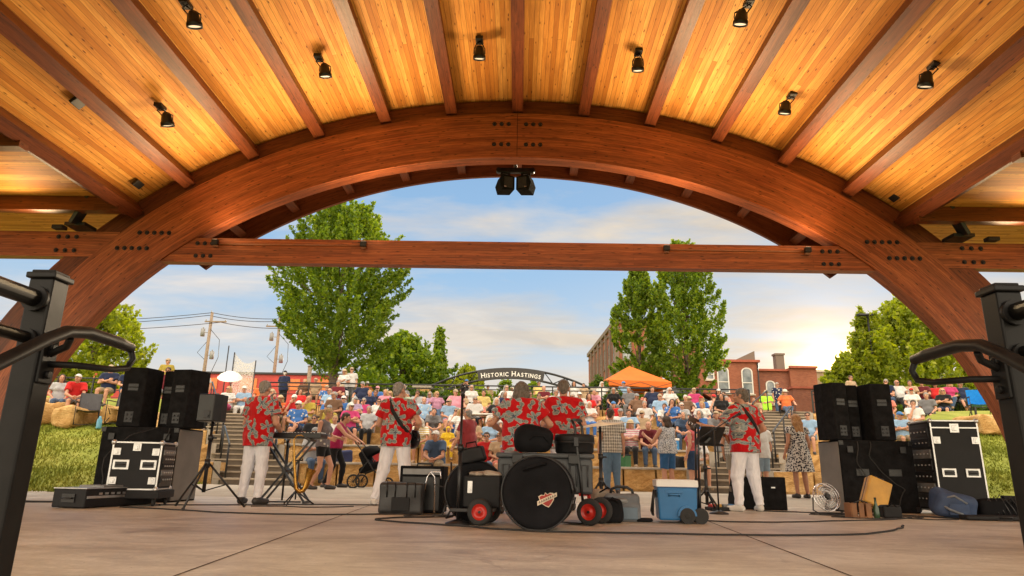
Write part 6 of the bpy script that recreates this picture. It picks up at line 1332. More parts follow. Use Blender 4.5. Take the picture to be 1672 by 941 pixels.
for i in(0,1): mb=MB(); mb.box((.0,.14*i,.012),(.25,.09,.02)); o=part('sole',mb,RUB,t,.008); mb=MB(); mb.tube([(.05,.14*i-.045,.02),(.02,.14*i,.065),(.05,.14*i+.045,.02)],.012,6); mb.tube([(-.06,.14*i-.045,.02),(-.06,.14*i,.06),(-.06,.14*i+.045,.02)],.010,6); part('strap',mb,BEIGE,o)
# white cymbal and snare of the hidden drum kit
t=thing('cymbal','pale cymbal on a stand, right of the drummers','cymbal',(1.12,9.35,0)); mb=MB(); M=Matrix.Rotation(R(-7),4,'Y')@Matrix.Rotation(R(5),4,'X'); mb.lathe([(0,.05),(.035,.045),(.05,.018),(.36,-.012),(.36,-.016),(.05,.012),(0,.04)],(0,0,1.17),36,M); part('plate',mb,simple('pale_brass',(.72,.66,.55),.4,.1,.1,12,.1),t); tripod(t,.32,.4,1.2,DKMET,.3)
t=thing('tom_drum','red lacquered tom drum in front of the seated drummer','drum',(-.05,9.75,0)); mb=MB(); mb.lathe([(0,.55),(.2,.55),(.2,.85),(0,.85)],(0,0,0),28); part('shell',mb,REDP,t); mb=MB(); mb.lathe([(.195,.84),(.215,.84),(.215,.87),(.195,.87)],(0,0,0),28); part('hoop',mb,CHROME,t)
for k in range(3): a=.5+2.1*k; mb=MB(); mb.cone((.19*math.cos(a),.19*math.sin(a),.75),(.25*math.cos(a),.25*math.sin(a),.01),.011,n=8); part('leg',mb,CHROME,t)
# cables on the floor
def cable(label,pts,r=.010):
    r*=.72
    P=[]; n=len(pts)
    for i in range(n-1):
        p0,p1,p2,p3=[Vector((*pts[min(max(k,0),n-1)],0)) for k in(i-1,i,i+1,i+2)]
        for j in range(8):
            u=j/8; q=.5*((2*p1)+(-p0+p2)*u+(2*p0-5*p1+4*p2-p3)*u*u+(-p0+3*p1-3*p2+p3)*u**3); P.append((q.x+.012*math.sin(i*5+j),q.y+.01*math.cos(i*3+j*.9),r+.002))
    P.append((*pts[-1],r+.002)); mb=MB(); mb.tube(P,r,6); tag(mb.build('cable',RUB),label,'cable','black cables on the stage floor')
cable('long black cable from the mixer case to the bassist',[(-5.0,8.75),(-4.2,8.45),(-3.3,8.05),(-2.4,8.0),(-1.7,8.25),(-1.2,8.5)],.013)
cable('looping black cable in front of the bass drum bag',[(-.95,8.0),(-1.35,7.75),(-1.50,7.45),(-1.25,7.2),(-.6,6.85),(.15,6.42),(1.1,6.40),(2.2,6.42),(3.3,6.75),(4.1,7.6),(4.35,8.0)],.013)
cable('black cable running right of the cooler to the stack',[(1.9,8.35),(2.4,8.1),(3.1,8.2),(3.9,8.6),(4.7,9.0),(5.3,9.5)],.012)
cable('black cable behind the keyboard and bassist feet',[(-4.8,9.3),(-3.6,9.75),(-2.9,10.1),(-1.9,10.25),(-.9,10.2)],.012)
cable('black cable at far left below the grass edge',[(-8.4,9.7),(-7.4,9.5),(-6.5,9.6),(-5.6,9.3)],.014)
cable('second black cable at far left near the mixer case',[(-8.2,9.3),(-7.2,9.25),(-6.3,9.5)],.010)
cable('black cable along the foot of the right stack',[(3.6,10.6),(4.2,10.35),(5.0,10.25),(5.6,9.9),(6.4,9.15)],.013)
cable('tangled black cable below the fan',[(4.1,9.9),(4.5,9.6),(4.2,9.4),(4.8,9.2),(5.2,9.6),(4.9,9.9),(5.4,10.0)],.010)
cable('black cable hanging in loops at the amber case',[(5.2,9.3),(5.5,9.6),(5.0,9.75),(5.35,9.2),(5.8,9.3)],.010)
cable('thin cable coil by the guitar stand',[(-1.0,8.3),(-.8,8.1),(-1.1,7.95),(-1.3,8.15),(-.9,8.35),(-.6,8.2)],.010)
cable('black cable by the saxophone stand',[(-3.6,9.4),(-3.2,9.55),(-2.8,9.4),(-2.3,9.8)],.010)
for lb,pts in (('thin cable draped down the left subwoofer back',[(-5.15,9.98,1.05),(-5.2,9.96,.8),(-5.1,9.95,.5),(-5.3,9.9,.2),(-5.4,9.85,.02)]),('thin cable looping down the right subwoofer back',[(5.5,10.73,1.06),(5.45,10.7,.8),(5.7,10.68,.5),(5.9,10.65,.35),(5.7,10.6,.03)]),('second cable looping down the right subwoofer back',[(5.3,10.73,1.06),(5.25,10.7,.7),(5.5,10.66,.3),(5.3,10.6,.03)]),('cable hanging in front of the short road case',[(-5.3,9.95,1.06),(-5.35,9.3,.9),(-5.45,8.98,.6),(-5.4,8.96,.3),(-5.3,8.9,.03)])):
    mb=MB(); P=[]
    for i in range(len(pts)-1):
        for j in range(6): P.append(Vector(pts[i]).lerp(Vector(pts[i+1]),j/6)+Vector((.012*math.sin(j+i),0,0)))
    P.append(Vector(pts[-1])); mb.tube(P,.008,6); tag(mb.build('cable',RUB),lb,'cable','cables hanging on the gear')
# steel stair railings close to the camera, left and right
def stair_rail(s_,label):
    X=s_*1.405; t=thing('stair_railing',label,'railing',(X,1.9,0),0,'black steel stair railings')
    mb=MB(); mb.bar((0,0,-.35),(0,0,1.065),.072,.072,(0,1,0)); po=part('post',mb,PSTEEL,t,.006); mb=MB(); mb.box((0,0,1.073),(.088,.088,.018)); mb.box((0,0,1.086),(.070,.070,.010)); part('post_cap',mb,PSTEEL,po,.004)
    for z,r in((1.0,.025),(.885,.017)):
        mb=MB(); mb.cone((0,-.03,z),(0,-2.6,z),r,n=14); o=part('rail',mb,PSTEEL,t); mb=MB(); mb.cone((0,-.036,z),(0,-.052,z),r*1.5,n=14); part('weld_collar',mb,PSTEEL,o)
    for k in range(1,9): mb=MB(); mb.bar((0,-.13*k-.08,.99),(0,-.13*k-.08,-.3),.020,.020,(0,1,0)); part('baluster',mb,PSTEEL,t)
    i=-s_; hx=i*.122
    P=[(hx,-1.9,-.12),(hx,-.62,.585),(hx,-.35,.735),(hx,-.14,.86),(hx,-.06,.90),(hx,.03,.916),(hx+i*.005,.18,.914),(hx+i*.01,.245,.908)]
    mb=MB(); mb.tube(P,[.0185]*7+[.016],14); part('hand_rail',mb,PSTEEL,t)
    mb=MB(); mb.tube([(hx+i*.01,.24,.906),(hx+i*.012,.262,.875),(hx+i*.008,.245,.842),(hx,.18,.828),(hx-i*.02,.03,.818),(i*.03,.0,.816)],.010,10); part('return_loop',mb,PSTEEL,t)
    mb=MB(); mb.box((i*.040,0,.825),(.010,.06,.13)); mb.cone((i*.044,0,.865),(i*.056,0,.865),.012,n=10); mb.cone((i*.044,0,.785),(i*.056,0,.785),.012,n=10); mb.tube([(i*.044,-.0,.845),(hx-i*.02,-.02,.865),(hx,-.04,.885)],.011,8); part('bracket',mb,PSTEEL,t,.003)
stair_rail(-1,'black steel stair railing with looped hand rail, left foreground'); stair_rail(1,'black steel stair railing with looped hand rail, right foreground')
# ------------------------------------------------------------------ musicians and dancers
def aloha(name,seed):
    t=NT(name); co=t.co(); s=t.n.new('ShaderNodeSeparateXYZ'); t.L(co,s.inputs[0])
    cb=t.n.new('ShaderNodeCombineXYZ'); t.L(t.math('ADD',s.outputs[0],t.math('MULTIPLY',s.outputs[1],.55)),cb.inputs[0]); t.L(s.outputs[2],cb.inputs[1])
    base=(.50,.006,.010); c=None
    wv=t.noise(14,3,co,out='Color')
    def layer(sc,loc,n,rad,c,fill,fill2,edge):
        v=t.map(cb.outputs[0],(1,1,1),(0,0,seed*.4+loc),(loc+seed*3.1,loc*2.3,0))
        wp=t.n.new('ShaderNodeVectorMath'); wp.operation='MULTIPLY_ADD'; t.L(wv,wp.inputs[0]); wp.inputs[1].default_value=(.055,.055,0); t.L(v,wp.inputs[2])
        vn=t.n.new('ShaderNodeTexVoronoi'); vn.voronoi_dimensions='2D'; vn.inputs['Scale'].default_value=sc; vn.inputs['Randomness'].default_value=.75; t.L(wp.outputs[0],vn.inputs['Vector'])
        d=t.n.new('ShaderNodeVectorMath'); d.operation='SUBTRACT'; t.L(wp.outputs[0],d.inputs[0]); t.L(vn.outputs['Position'],d.inputs[1]); q=t.n.new('ShaderNodeSeparateXYZ'); t.L(d.outputs[0],q.inputs[0])
        rs=t.n.new('ShaderNodeSeparateColor'); t.L(vn.outputs['Color'],rs.inputs[0])
        ang=t.math('ADD',t.math('ARCTAN2',q.outputs[1],q.outputs[0]),t.math('MULTIPLY',rs.outputs[0],6.28))
        r=t.math('SQRT',t.math('ADD',t.math('MULTIPLY',q.outputs[0],q.outputs[0]),t.math('MULTIPLY',q.outputs[1],q.outputs[1])))
        pet=t.math('MULTIPLY',t.math('ADD',.60,t.math('MULTIPLY',t.math('COSINE',t.math('MULTIPLY',ang,n)),.40)),t.math('MULTIPLY',rad,t.math('ADD',.72,t.math('MULTIPLY',rs.outputs[1],.5))))
        u=t.math('SUBTRACT',r,pet)
        tone=t.ramp(t.noise(1,4,t.map(co,(34,34,70),(0,.6,.4))),[(.35,fill),(.6,fill2)])
        tone=t.mix(t.ramp(t.math('DIVIDE',r,pet),[(.0,(1,1,1)),(.18,(.8,.8,.8)),(.34,(0,0,0))]),tone,(.035,.04,.085))
        m=t.ramp(u,[(.0,(1,1,1)),(.004,(0,0,0))]); e=t.ramp(t.math('ABSOLUTE',t.math('ADD',u,.004)),[(.003,(1,1,1)),(.007,(0,0,0))])
        c=t.mix(m,c,tone); return t.mix(t.math('MULTIPLY',e,.75),c,edge)
    c=t.mix(.4,base,t.ramp(t.noise(5,3,co),[(.3,(.55,.5,.5)),(.7,(1,1,1))]),'MULTIPLY')
    c=layer(6.6,.9,2,.062,c,(.10,.13,.13),(.24,.25,.22),(.42,.38,.32))
    c=layer(4.0,.2,4,.112,c,(.13,.18,.20),(.27,.31,.30),(.46,.42,.37))
    t.col(c); t.set(rough=.85,spec=.15,sheen=.15); t.bump(t.math('ADD',t.noise(6,3,t.map(co,(1,1,.5)),.5,1.2),t.math('MULTIPLY',t.noise(160,2,co),.1)),.7,.035); return t.m
PLAIN=cloth('plain_cloth'); STRIPE=cloth('striped_cloth','stripes'); FLOR=cloth('floral_cloth','floral'); PRINT=cloth('printed_cloth','print')
LEATHER=simple('shoe_leather',(.03,.028,.027),.45); SNEAK=simple('white_sneaker',(.62,.61,.58),.6,0,.08)
def crinkle():
    t=NT('white_trousers'); co=t.co(); n=t.noise(7,4,t.map(co,(1.4,1.4,.5)),.55,1.0); t.col(t.ramp(n,[(.3,(.64,.64,.69)),(.7,(.84,.84,.88))])); t.set(rough=.85,spec=.2,sheen=.1); t.bump(t.math('ADD',n,t.math('MULTIPLY',t.noise(180,2,co),.08)),.75,.03); return t.m
WHTR=crinkle()
def check():
    t=NT('checked_shirt'); co=t.co(); a=t.N('ShaderNodeTexWave',bands_direction='X',Scale=6.5,Distortion=.5); b=t.N('ShaderNodeTexWave',bands_direction='Z',Scale=5.0,Distortion=.5); t.L(co,a.inputs['Vector']); t.L(co,b.inputs['Vector'])
    c=t.ramp(t.math('MULTIPLY',t.math('ADD',a.outputs['Fac'],b.outputs['Fac']),.5),[(.25,(.20,.19,.17)),(.5,(.38,.36,.32)),(.75,(.56,.53,.48))]); c=t.mix(.35,c,t.ramp(t.noise(26,3,co),[(.4,(.3,.3,.3)),(.6,(1,1,1))]),'MULTIPLY'); t.col(c); t.set(rough=.9,spec=.15); t.bump(t.noise(7,3,co),.5,.03); return t.m
CHECK=check()
def speck(name,a,b,sc,th=.46):
    t=NT(name); co=t.co(); v=t.vor(sc,co); c=t.ramp(t.math('ADD',v,t.math('MULTIPLY',t.noise(sc*2,2,co),.35)),[(th,a),(th+.08,b)]); t.col(c); t.set(rough=.9,spec=.15); t.bump(t.noise(7,3,co),.5,.03); return t.m
SPECK=speck('speckled_blouse',(.05,.065,.10),(.50,.52,.55),46,.54); DRESSM=speck('patterned_dress',(.022,.022,.034),(.52,.50,.47),30,.62)
HAIRP={k:hairpiece(k,.010) for k in('short','fringe','long','bob','tail','cap','strawhat','hood')}
HMESH={}
def hair_me(kind,mk):
    k=(kind,mk if isinstance(mk,str) else 'cloth')
    if k not in HMESH: HMESH[k]=HAIRP[kind].me('hair' if kind not in('cap','strawhat','hood') else {'cap':'cap','strawhat':'sun_hat','hood':'hood'}[kind],[HAIR[mk] if isinstance(mk,str) else PLAIN])
    return HMESH[k]
def add_head(root,head,hairs):
    c,HM=head; M=Matrix(HM.tolist()).to_4x4(); M.translation=Vector(c)
    for kind,mk in hairs:
        o=inst('hair' if kind not in('cap','strawhat','hood') else {'cap':'cap','strawhat':'sun_hat','hood':'hood'}[kind],hair_me(kind,mk),root,M)
        if not isinstance(mk,str): o.color=(*mk,1)
BAND='band members in red floral shirts'
def person(label,loc,rz,pose,scale=1.0,hairs=(),top=None,topc=(1,1,1),bot=None,botc=(1,1,1),shoe=None,group=None,**k):
    g=human(pose,**k); t=thing('person',label,'person',loc,rz,group); t.scale=(scale,)*3
    bn={'long':'trousers','slim':'trousers','shorts':'shorts','mini':'shorts'}.get(k.get('bottom','long'),'trousers'); tn='dress' if k.get('dress') else ('tank_top' if k.get('tank') else 'shirt')
    inst('body',g['body'].me('body',[SKIN,EYE,LIP]),t)
    o=inst(tn,g['top'].me(tn,[top or PLAIN]),t); o.color=(*topc,1)
    if 'bottom' in g: o=inst(bn,g['bottom'].me(bn,[bot or PLAIN]),t); o.color=(*botc,1)
    for q in g.get('shoes',[]): inst('shoe',q.me('shoe',[shoe or LEATHER]),t)
    if group==BAND:
        n=pose['neck']; mb=MB(); mb.tube([(n[0]+.066*math.sin(a)*1.05,n[1]-.006-.068*math.cos(a),n[2]+.012+.016*math.cos(a)*-1+(.0 if abs(a)>1 else 0)) for a in [-2.75+5.5*i/20 for i in range(21)]],[.016]*21,8); inst('collar',(lambda me:(me.materials.append(top),me)[1])(mb.mesh('collar')),t)
    add_head(t,g['head'],hairs); return t
def strap(root,pts,w=.055,m=BLK,name='strap'):
    mb=MB(); P=[Vector(p) for p in pts]; rows=[]
    for i,p in enumerate(P):
        d=(P[min(i+1,len(P)-1)]-P[max(i-1,0)]).normalized(); out=Vector((p.x*.6,p.y,0)).normalized(); a=d.cross(out).normalized(); rows.append([p-a*w/2+out*.0,p+a*w/2+out*.0])
    mb.grid(rows); o=mb.build(name,m,root); md=o.modifiers.new('thick','SOLIDIFY'); md.thickness=.007; md.offset=0; return o
def guitar(name,label,loc,rz,pc,nd,face,body_m,L=.66,bass=False):
    """pc body centre (person space), nd neck direction, face = outward normal of the top"""
    t=thing(name,label,'guitar',loc,rz); x=Vector(nd).normalized(); f=Vector(face); f=(f-x*f.dot(x)).normalized(); y=f.cross(x); M=Matrix((x,y,f)).transposed().to_4x4(); M.translation=Vector(pc)
    mb=MB(); mb.M=M; out=[]
    for k in range(40):
        a=2*PI*k/40; u=.235*math.cos(a); wv=.165 if u<0 else .125; wv*=1-.18*math.exp(-((u-.03)/.06)**2); 
        out.append((u,wv*math.sin(a)*(1.0 if abs(math.cos(a))<.98 else 1)))
    mb.prism(out,(0,0,-.045),(1,0,0),(0,1,0),(0,0,.085 if not bass else .05),True); mb.build('body',body_m,t,bevel=.006)
    mb=MB(); mb.M=M; mb.bar((.2,0,.05),(.2+L*.72,0,.055),.05,.025,(0,0,1)); nk=mb.build('neck',simple('neck_wood',(.13,.055,.022),.4),t,bevel=.006)
    mb=MB(); mb.M=M; mb.bar((.2+L*.72,0,.052),(.2+L*.72+.19,0,.03),.085,.018,(0,0,1)); hd_=mb.build('headstock',simple('headstock_dark',(.05,.02,.010),.35),nk,bevel=.004)
    mb=MB(); mb.M=M
    for s_ in(-1,1):
        for k in range(3 if not bass else 2): q=.2+L*.72+.05+.05*k; mb.cone((q,s_*.04,.04),(q,s_*.068,.04),.007,n=8); mb.ell((q,s_*.075,.04),(.010,.010,.006),8,6)
    mb.build('tuner',CHROME,hd_); mb=MB(); mb.M=M
    for k in range(6 if not bass else 4): v=-.019+.0076*k if not bass else -.018+.012*k; mb.cone((-.13,v,.062),(.2+L*.72,v,.071),.0011,n=4)
    mb.build('strings',CHROME,t); mb=MB(); mb.M=M; mb.box((-.13,0,.048),(.03,.12,.02)); mb.cone((.04,0,.0405),(.04,0,.044),.048,n=24); mb.build('bridge',BLACKM,t); return t
P=dict
kb=P(DEF,elA=(.28,-.03,1.13),wrA=(.19,-.33,1.02),elB=(-.27,-.02,1.13),wrB=(-.10,-.36,1.02),palmA=(0,0,-1),palmB=(0,0,-1),thumbA=np.array((-1,0,0)),thumbB=np.array((1,0,0)),hr=(.22,0,.25),head=(0,-.03,1.625),
   hipA=(.09,0,.9),kneeA=(.13,.0,.49),ankA=(.15,.03,.085),toeA=(.20,-.11,.03),kneeB=(-.10,-.02,.49),ankB=(-.12,.02,.085),toeB=(-.17,-.12,.03))
person('grey haired musician in red floral shirt and white trousers at the keyboard',(-3.87,10.1,0),R(161),kb,1.02,[('short','grey')],aloha('aloha_red',1),bot=WHTR,shoe=LEATHER,group=BAND,belly=.03,hem=.80,fit=.032,legw=1.08,h=.0115,folds=.006,wide=1.04)
ba=P(DEF,elA=(.30,-.06,1.15),wrA=(.24,-.34,1.15),elB=(-.335,.02,1.17),wrB=(-.22,-.22,1.04),palmA=(-1,-.2,.3),palmB=(.6,.6,-.3),handA='grip',handB='relax',hr=(.05,0,-.3),kneeA=(.17,-.02,.49),ankA=(.26,.03,.085),toeA=(.33,-.10,.03),kneeB=(-.15,-.02,.49),ankB=(-.19,.03,.085),toeB=(-.25,-.10,.03),hipA=(.10,0,.9),hipB=(-.10,0,.9))
b=person('grizzled bassist in red floral shirt and white trousers with a black strap across his back',(-1.85,10.3,0),R(172),ba,1.035,[('short','grey')],aloha('aloha_red_two',2),bot=WHTR,shoe=SNEAK,group=BAND,belly=.03,hem=.82,fit=.034,legw=1.12,h=.0115,folds=.006,wide=1.06)
strap(b,[(.14,-.10,1.46),(.13,.01,1.515),(.10,.10,1.46),(.03,.165,1.33),(-.06,.175,1.20),(-.15,.145,1.08),(-.22,.06,.99),(-.23,-.10,.97)])
guitar('bass_guitar','dark bass guitar held in front of the bassist',(-1.85,10.3,0),R(172),(-.17,-.235,1.0),(.62,-.50,.42),(-.3,-1,.1),simple('bass_black',(.012,.012,.014),.2),.82,True)
dr=P(DEF,elA=(.40,-.02,1.17),wrA=(.27,-.33,1.08),elB=(-.40,-.02,1.17),wrB=(-.27,-.33,1.08),palmA=(0,-.2,-1),palmB=(0,-.2,-1),handA='grip',handB='grip',hr=(.12,0,0),head=(0,-.035,1.622),kneeA=(.22,-.10,.50),ankA=(.26,.0,.085),toeA=(.32,-.13,.03),kneeB=(-.20,-.10,.50),ankB=(-.24,.0,.085),toeB=(-.30,-.13,.03))
person('drummer with dark grey bobbed hair in red floral shirt, seen from behind',(.03,8.95,0),R(180),dr,.965,[('bob','mixed')],aloha('aloha_red_three',3),bot=WHTR,shoe=LEATHER,group=BAND,belly=.05,hem=.80,fit=.04,h=.0115,folds=.006,wide=1.2)
d2=P(DEF,elA=(.28,-.02,1.14),wrA=(.22,-.30,1.05),elB=(-.28,-.02,1.14),wrB=(-.22,-.30,1.05),palmA=(0,-.2,-1),palmB=(0,-.2,-1),hr=(.05,0,-.1))
person('short haired band member in red floral shirt standing right of the drummer',(.66,9.95,0),R(184),d2,1.055,[('short','mixed')],aloha('aloha_red_four',4),bot=WHTR,shoe=LEATHER,group=BAND,belly=.03,hem=.80,fit=.032,h=.0115,folds=.006,wide=1.08)
gp=P(DEF,elA=(.40,-.10,1.13),wrA=(.52,-.33,1.21),elB=(-.345,.04,1.17),wrB=(-.17,-.23,1.02),palmA=(-.2,-.6,.8),palmB=(.5,.7,-.3),handA='grip',handB='relax',hr=(.0,0,.45),kneeA=(.16,-.03,.49),ankA=(.20,.02,.085),toeA=(.27,-.12,.03),kneeB=(-.13,-.01,.49),ankB=(-.17,.03,.085),toeB=(-.24,-.11,.03))
gt=person('tanned guitarist in red floral shirt and white trousers turned to the left',(3.47,10.5,0),R(205),gp,1.045,[('short','mixed')],aloha('aloha_red_five',5),bot=WHTR,shoe=SNEAK,group=BAND,belly=.03,hem=.82,fit=.034,legw=1.12,h=.0115,folds=.006,wide=1.05)
strap(gt,[(.14,-.10,1.46),(.13,.01,1.515),(.10,.10,1.46),(.03,.165,1.33),(-.06,.175,1.20),(-.15,.145,1.08),(-.22,.06,.97),(-.22,-.10,.93)])
guitar('guitar','brown guitar held by the right guitarist, neck pointing left',(3.47,10.5,0),R(205),(-.12,-.26,1.03),(.86,-.10,.34),(.05,-1,.12),simple('guitar_sunburst',(.28,.09,.03),.25,0,.4,4,0),.74)
G0=.077; DAN='people standing and dancing below the stage'
walk=P(DEF,chest=(0,-.03,1.29),neck=(0,-.03,1.475),head=(0,-.08,1.63),hr=(.15,0,.2),kneeA=(.09,-.20,.50),ankA=(.09,-.16,.085),toeA=(.10,-.31,.04),kneeB=(-.09,-.02,.49),ankB=(-.09,.16,.10),toeB=(-.09,.03,.03),elA=(.22,-.10,1.14),wrA=(.16,-.34,1.10),elB=(-.22,.02,1.15),wrB=(-.20,-.24,1.08))
person('woman in grey tank top and black shorts walking right',(-4.12,14.35,G0),R(82),walk,.95,[('tail','blond')],FLOR,(.16,.14,.15),PLAIN,(.012,.012,.013),LEATHER,DAN,fem=True,tank=True,bottom='mini',hem=.90,h=.013,folds=.0045,fit=.012)
push=P(walk,chest=(0,-.09,1.27),neck=(0,-.14,1.44),head=(0,-.22,1.58),waist=(0,-.02,1.10),shA=(.175,-.12,1.385),shB=(-.175,-.12,1.385),elA=(.2,-.32,1.18),wrA=(.16,-.55,1.06),elB=(-.2,-.32,1.18),wrB=(-.16,-.55,1.06),handA='grip',handB='grip',palmA=(0,0,-1),palmB=(0,0,-1))
person('woman in magenta tank top and black trousers pushing the stroller',(-4.18,15.55,G0),R(84),push,.98,[('short','brownlong')],PLAIN,(.36,.02,.09),PLAIN,(.012,.012,.014),LEATHER,DAN,fem=True,tank=True,bottom='slim',hem=.88,h=.013,folds=.0045,fit=.012,wide=1.1,belly=.02)
st=thing('baby_stroller','black three wheeled baby stroller pushed by the woman in magenta','stroller',(-3.32,15.55,G0),R(-8)); 
mb=MB()
for y in(-.22,.22): mb.tube([(-.34,y,1.02),(-.20,y,.86),(.12,y,.42),(.40,y*.3,.14)],.014,8); mb.tube([(-.30,y,.16),(-.08,y,.5),(.02,y,.62)],.014,8)
mb.cone((-.34,-.22,1.02),(-.34,.22,1.02),.018); mb.build('frame',BLACKM,st)
f=Fld((-.45,-.3,.2),(.5,.3,1.05),.018); f.rbox((.02,0,.46),(.26,.19,.07),.05,eul(0,-.35,0),.04); f.rbox((-.12,0,.62),(.08,.19,.2),.05,eul(0,-.5,0),.04); f.ell((-.02,0,.80),(.24,.21,.14),None,.03); f.ell((.1,0,.72),(.26,.17,.12),None,.02,'sub'); f.wob(.006,14,1); V,F=f.mesh(); npmesh('seat',V,F,NYL,st)
for c,r_ in(((-.30,-.26,.155),.155),((-.30,.26,.155),.155),((.42,0,.125),.125)):
    mb=MB(); mb.tube([(c[0]+r_*.88*math.cos(a),c[1],c[2]+r_*.88*math.sin(a)) for a in [2*PI*k/24 for k in range(24)]],.02,8,closed=True); ty=mb.build('wheel',RUB,st); mb=MB()
    for k in range(6): a=PI*k/6; mb.cone((c[0]-r_*.8*math.cos(a),c[1],c[2]-r_*.8*math.sin(a)),(c[0]+r_*.8*math.cos(a),c[1],c[2]+r_*.8*math.sin(a)),.005,n=5)
    mb.build('spokes',DKMET,ty)
point=P(DEF,elA=(.24,-.05,1.14),wrA=(.22,-.20,.94),elB=(-.22,-.22,1.22),wrB=(-.18,-.46,1.12),palmB=(.4,0,-1),hr=(.1,0,-.25))
person('man in dusty red tee shirt with his arm held out to the left',(-1.12,14.9,G0),R(238),point,1.0,[('fringe','grey')],PLAIN,(.26,.035,.04),PLAIN,(.25,.24,.23),SNEAK,DAN,belly=.05,bottom='shorts',hem=.88,h=.013,folds=.0045,wide=1.12,fit=.026)
person('man in grey checked shirt and jeans standing with his back turned',(1.97,14.5,G0),R(186),P(DEF,wrA=(.25,-.10,.92),wrB=(-.27,-.04,.90),hr=(0,0,-.5)),1.01,[('short','short')],CHECK,(1,1,1),PLAIN,(.10,.17,.26),LEATHER,DAN,belly=.02,hem=.84,h=.013,folds=.0045,fit=.034,legw=1.1)
clap=P(DEF,elA=(.30,-.14,1.15),wrA=(.34,-.36,1.30),elB=(-.25,-.10,1.14),wrB=(-.18,-.33,1.20),palmA=(-1,0,0),palmB=(1,0,0),hr=(0,0,.4))
person('woman in speckled blue blouse and blue shorts with one arm raised',(3.32,15.3,G0),R(205),clap,.965,[('bob','brownlong')],SPECK,(1,1,1),PLAIN,(.03,.10,.24),SNEAK,DAN,fem=True,tank=True,bottom='shorts',hem=.90,h=.013,folds=.0045,wide=1.16,fit=.022,belly=.04)
person('woman in coral flowered tank top and blue shorts turned to the left',(3.98,15.75,G0),R(238),P(DEF,hr=(0,0,.25),wrB=(-.24,-.10,.95)),.94,[('bob','brownlong')],FLOR,(.58,.12,.13),PLAIN,(.03,.06,.13),SNEAK,DAN,fem=True,tank=True,bottom='shorts',hem=.92,h=.013,folds=.0045,wide=1.05,fit=.014)
person('person in grey patterned shirt half hidden behind the guitarist',(4.62,14.7,G0),R(150),P(DEF,elB=(-.30,-.05,1.15),wrB=(-.30,-.22,.98),hr=(0,0,.3)),.97,[('short','short')],CHECK,(1,1,1),PLAIN,(.24,.21,.17),SNEAK,DAN,bottom='shorts',hem=.86,h=.014,folds=.0045,fit=.03)
person('man in white tee shirt and pale denim shorts behind the guitarist',(5.30,15.0,G0),R(200),P(DEF,hr=(.2,0,0)),.93,[('short','short')],PLAIN,(.68,.67,.66),PLAIN,(.24,.33,.42),SNEAK,DAN,bottom='shorts',hem=.86,h=.014,folds=.0045,fit=.03)
person('woman with long red hair in a dark patterned dress, right of the stairs',(5.82,14.3,G0),R(186),P(DEF,wrA=(.27,-.06,.93),wrB=(-.27,-.06,.93),hr=(.1,0,.1)),.965,[('long','red')],DRESSM,(1,1,1),None,(1,1,1),LEATHER,DAN,fem=True,bottom=None,dress=True,flare=.10,sleeve='cap',hem=.54,h=.013,folds=.0045,fit=.016,wide=1.06)
# ------------------------------------------------------------------ seated and standing crowd
HW=HANDS_LO
sA=P(SIT); sB=P(SIT,elA=(.25,-.06,.76),wrA=(-.06,-.19,.80),elB=(-.25,-.06,.76),wrB=(.06,-.21,.83),palmA=(0,1,0),palmB=(0,1,0),hr=(.05,0,.35))
sC=P(SIT,chest=(0,-.05,.86),waist=(0,.02,.70),neck=(0,-.14,1.03),head=(0,-.22,1.16),shA=(.18,-.13,.97),shB=(-.18,-.13,.97),elA=(.22,-.30,.68),wrA=(.06,-.44,.60),elB=(-.22,-.30,.68),wrB=(-.06,-.44,.60),palmA=(-1,0,0),palmB=(1,0,0),hr=(-.1,0,-.3))
sD=P(SIT,elB=(-.20,-.16,.74),wrB=(-.07,-.15,1.03),palmB=(.3,.9,.2),elA=(.22,-.06,.74),wrA=(-.02,-.20,.70),palmA=(0,1,0),hr=(.08,.12,-.2))
sE=P(SIT,chest=(0,.10,.86),neck=(0,.14,1.04),head=(0,.12,1.185),shA=(.185,.13,.98),shB=(-.185,.13,.98),elA=(.32,.03,.74),wrA=(.30,-.22,.68),elB=(-.32,.03,.74),wrB=(-.30,-.22,.68),kneeA=(.10,-.47,.50),ankA=(.02,-.80,.22),toeA=(.04,-.88,.32),kneeB=(-.10,-.46,.47),ankB=(-.06,-.80,.12),toeB=(-.08,-.90,.2),hr=(.1,0,.3))
sF=P(SIT,kneeA=(.02,-.43,.58),ankA=(-.12,-.52,.24),toeA=(-.16,-.64,.18),wrA=(.07,-.27,.68),wrB=(-.04,-.26,.66),hr=(0,0,-.45))
tA=P(DEF,hr=(0,0,.2)); tB=P(DEF,elA=(.27,.02,1.15),wrA=(-.04,-.17,1.17),elB=(-.27,.02,1.15),wrB=(.06,-.19,1.20),palmA=(0,1,0),palmB=(0,1,0),hr=(0,0,-.3))
tC=P(DEF,elA=(.25,-.16,1.20),wrA=(.09,-.23,1.50),elB=(-.25,-.16,1.20),wrB=(-.09,-.23,1.50),palmA=(-1,0,0),palmB=(1,0,0),handA='grip',handB='grip')
PR={}
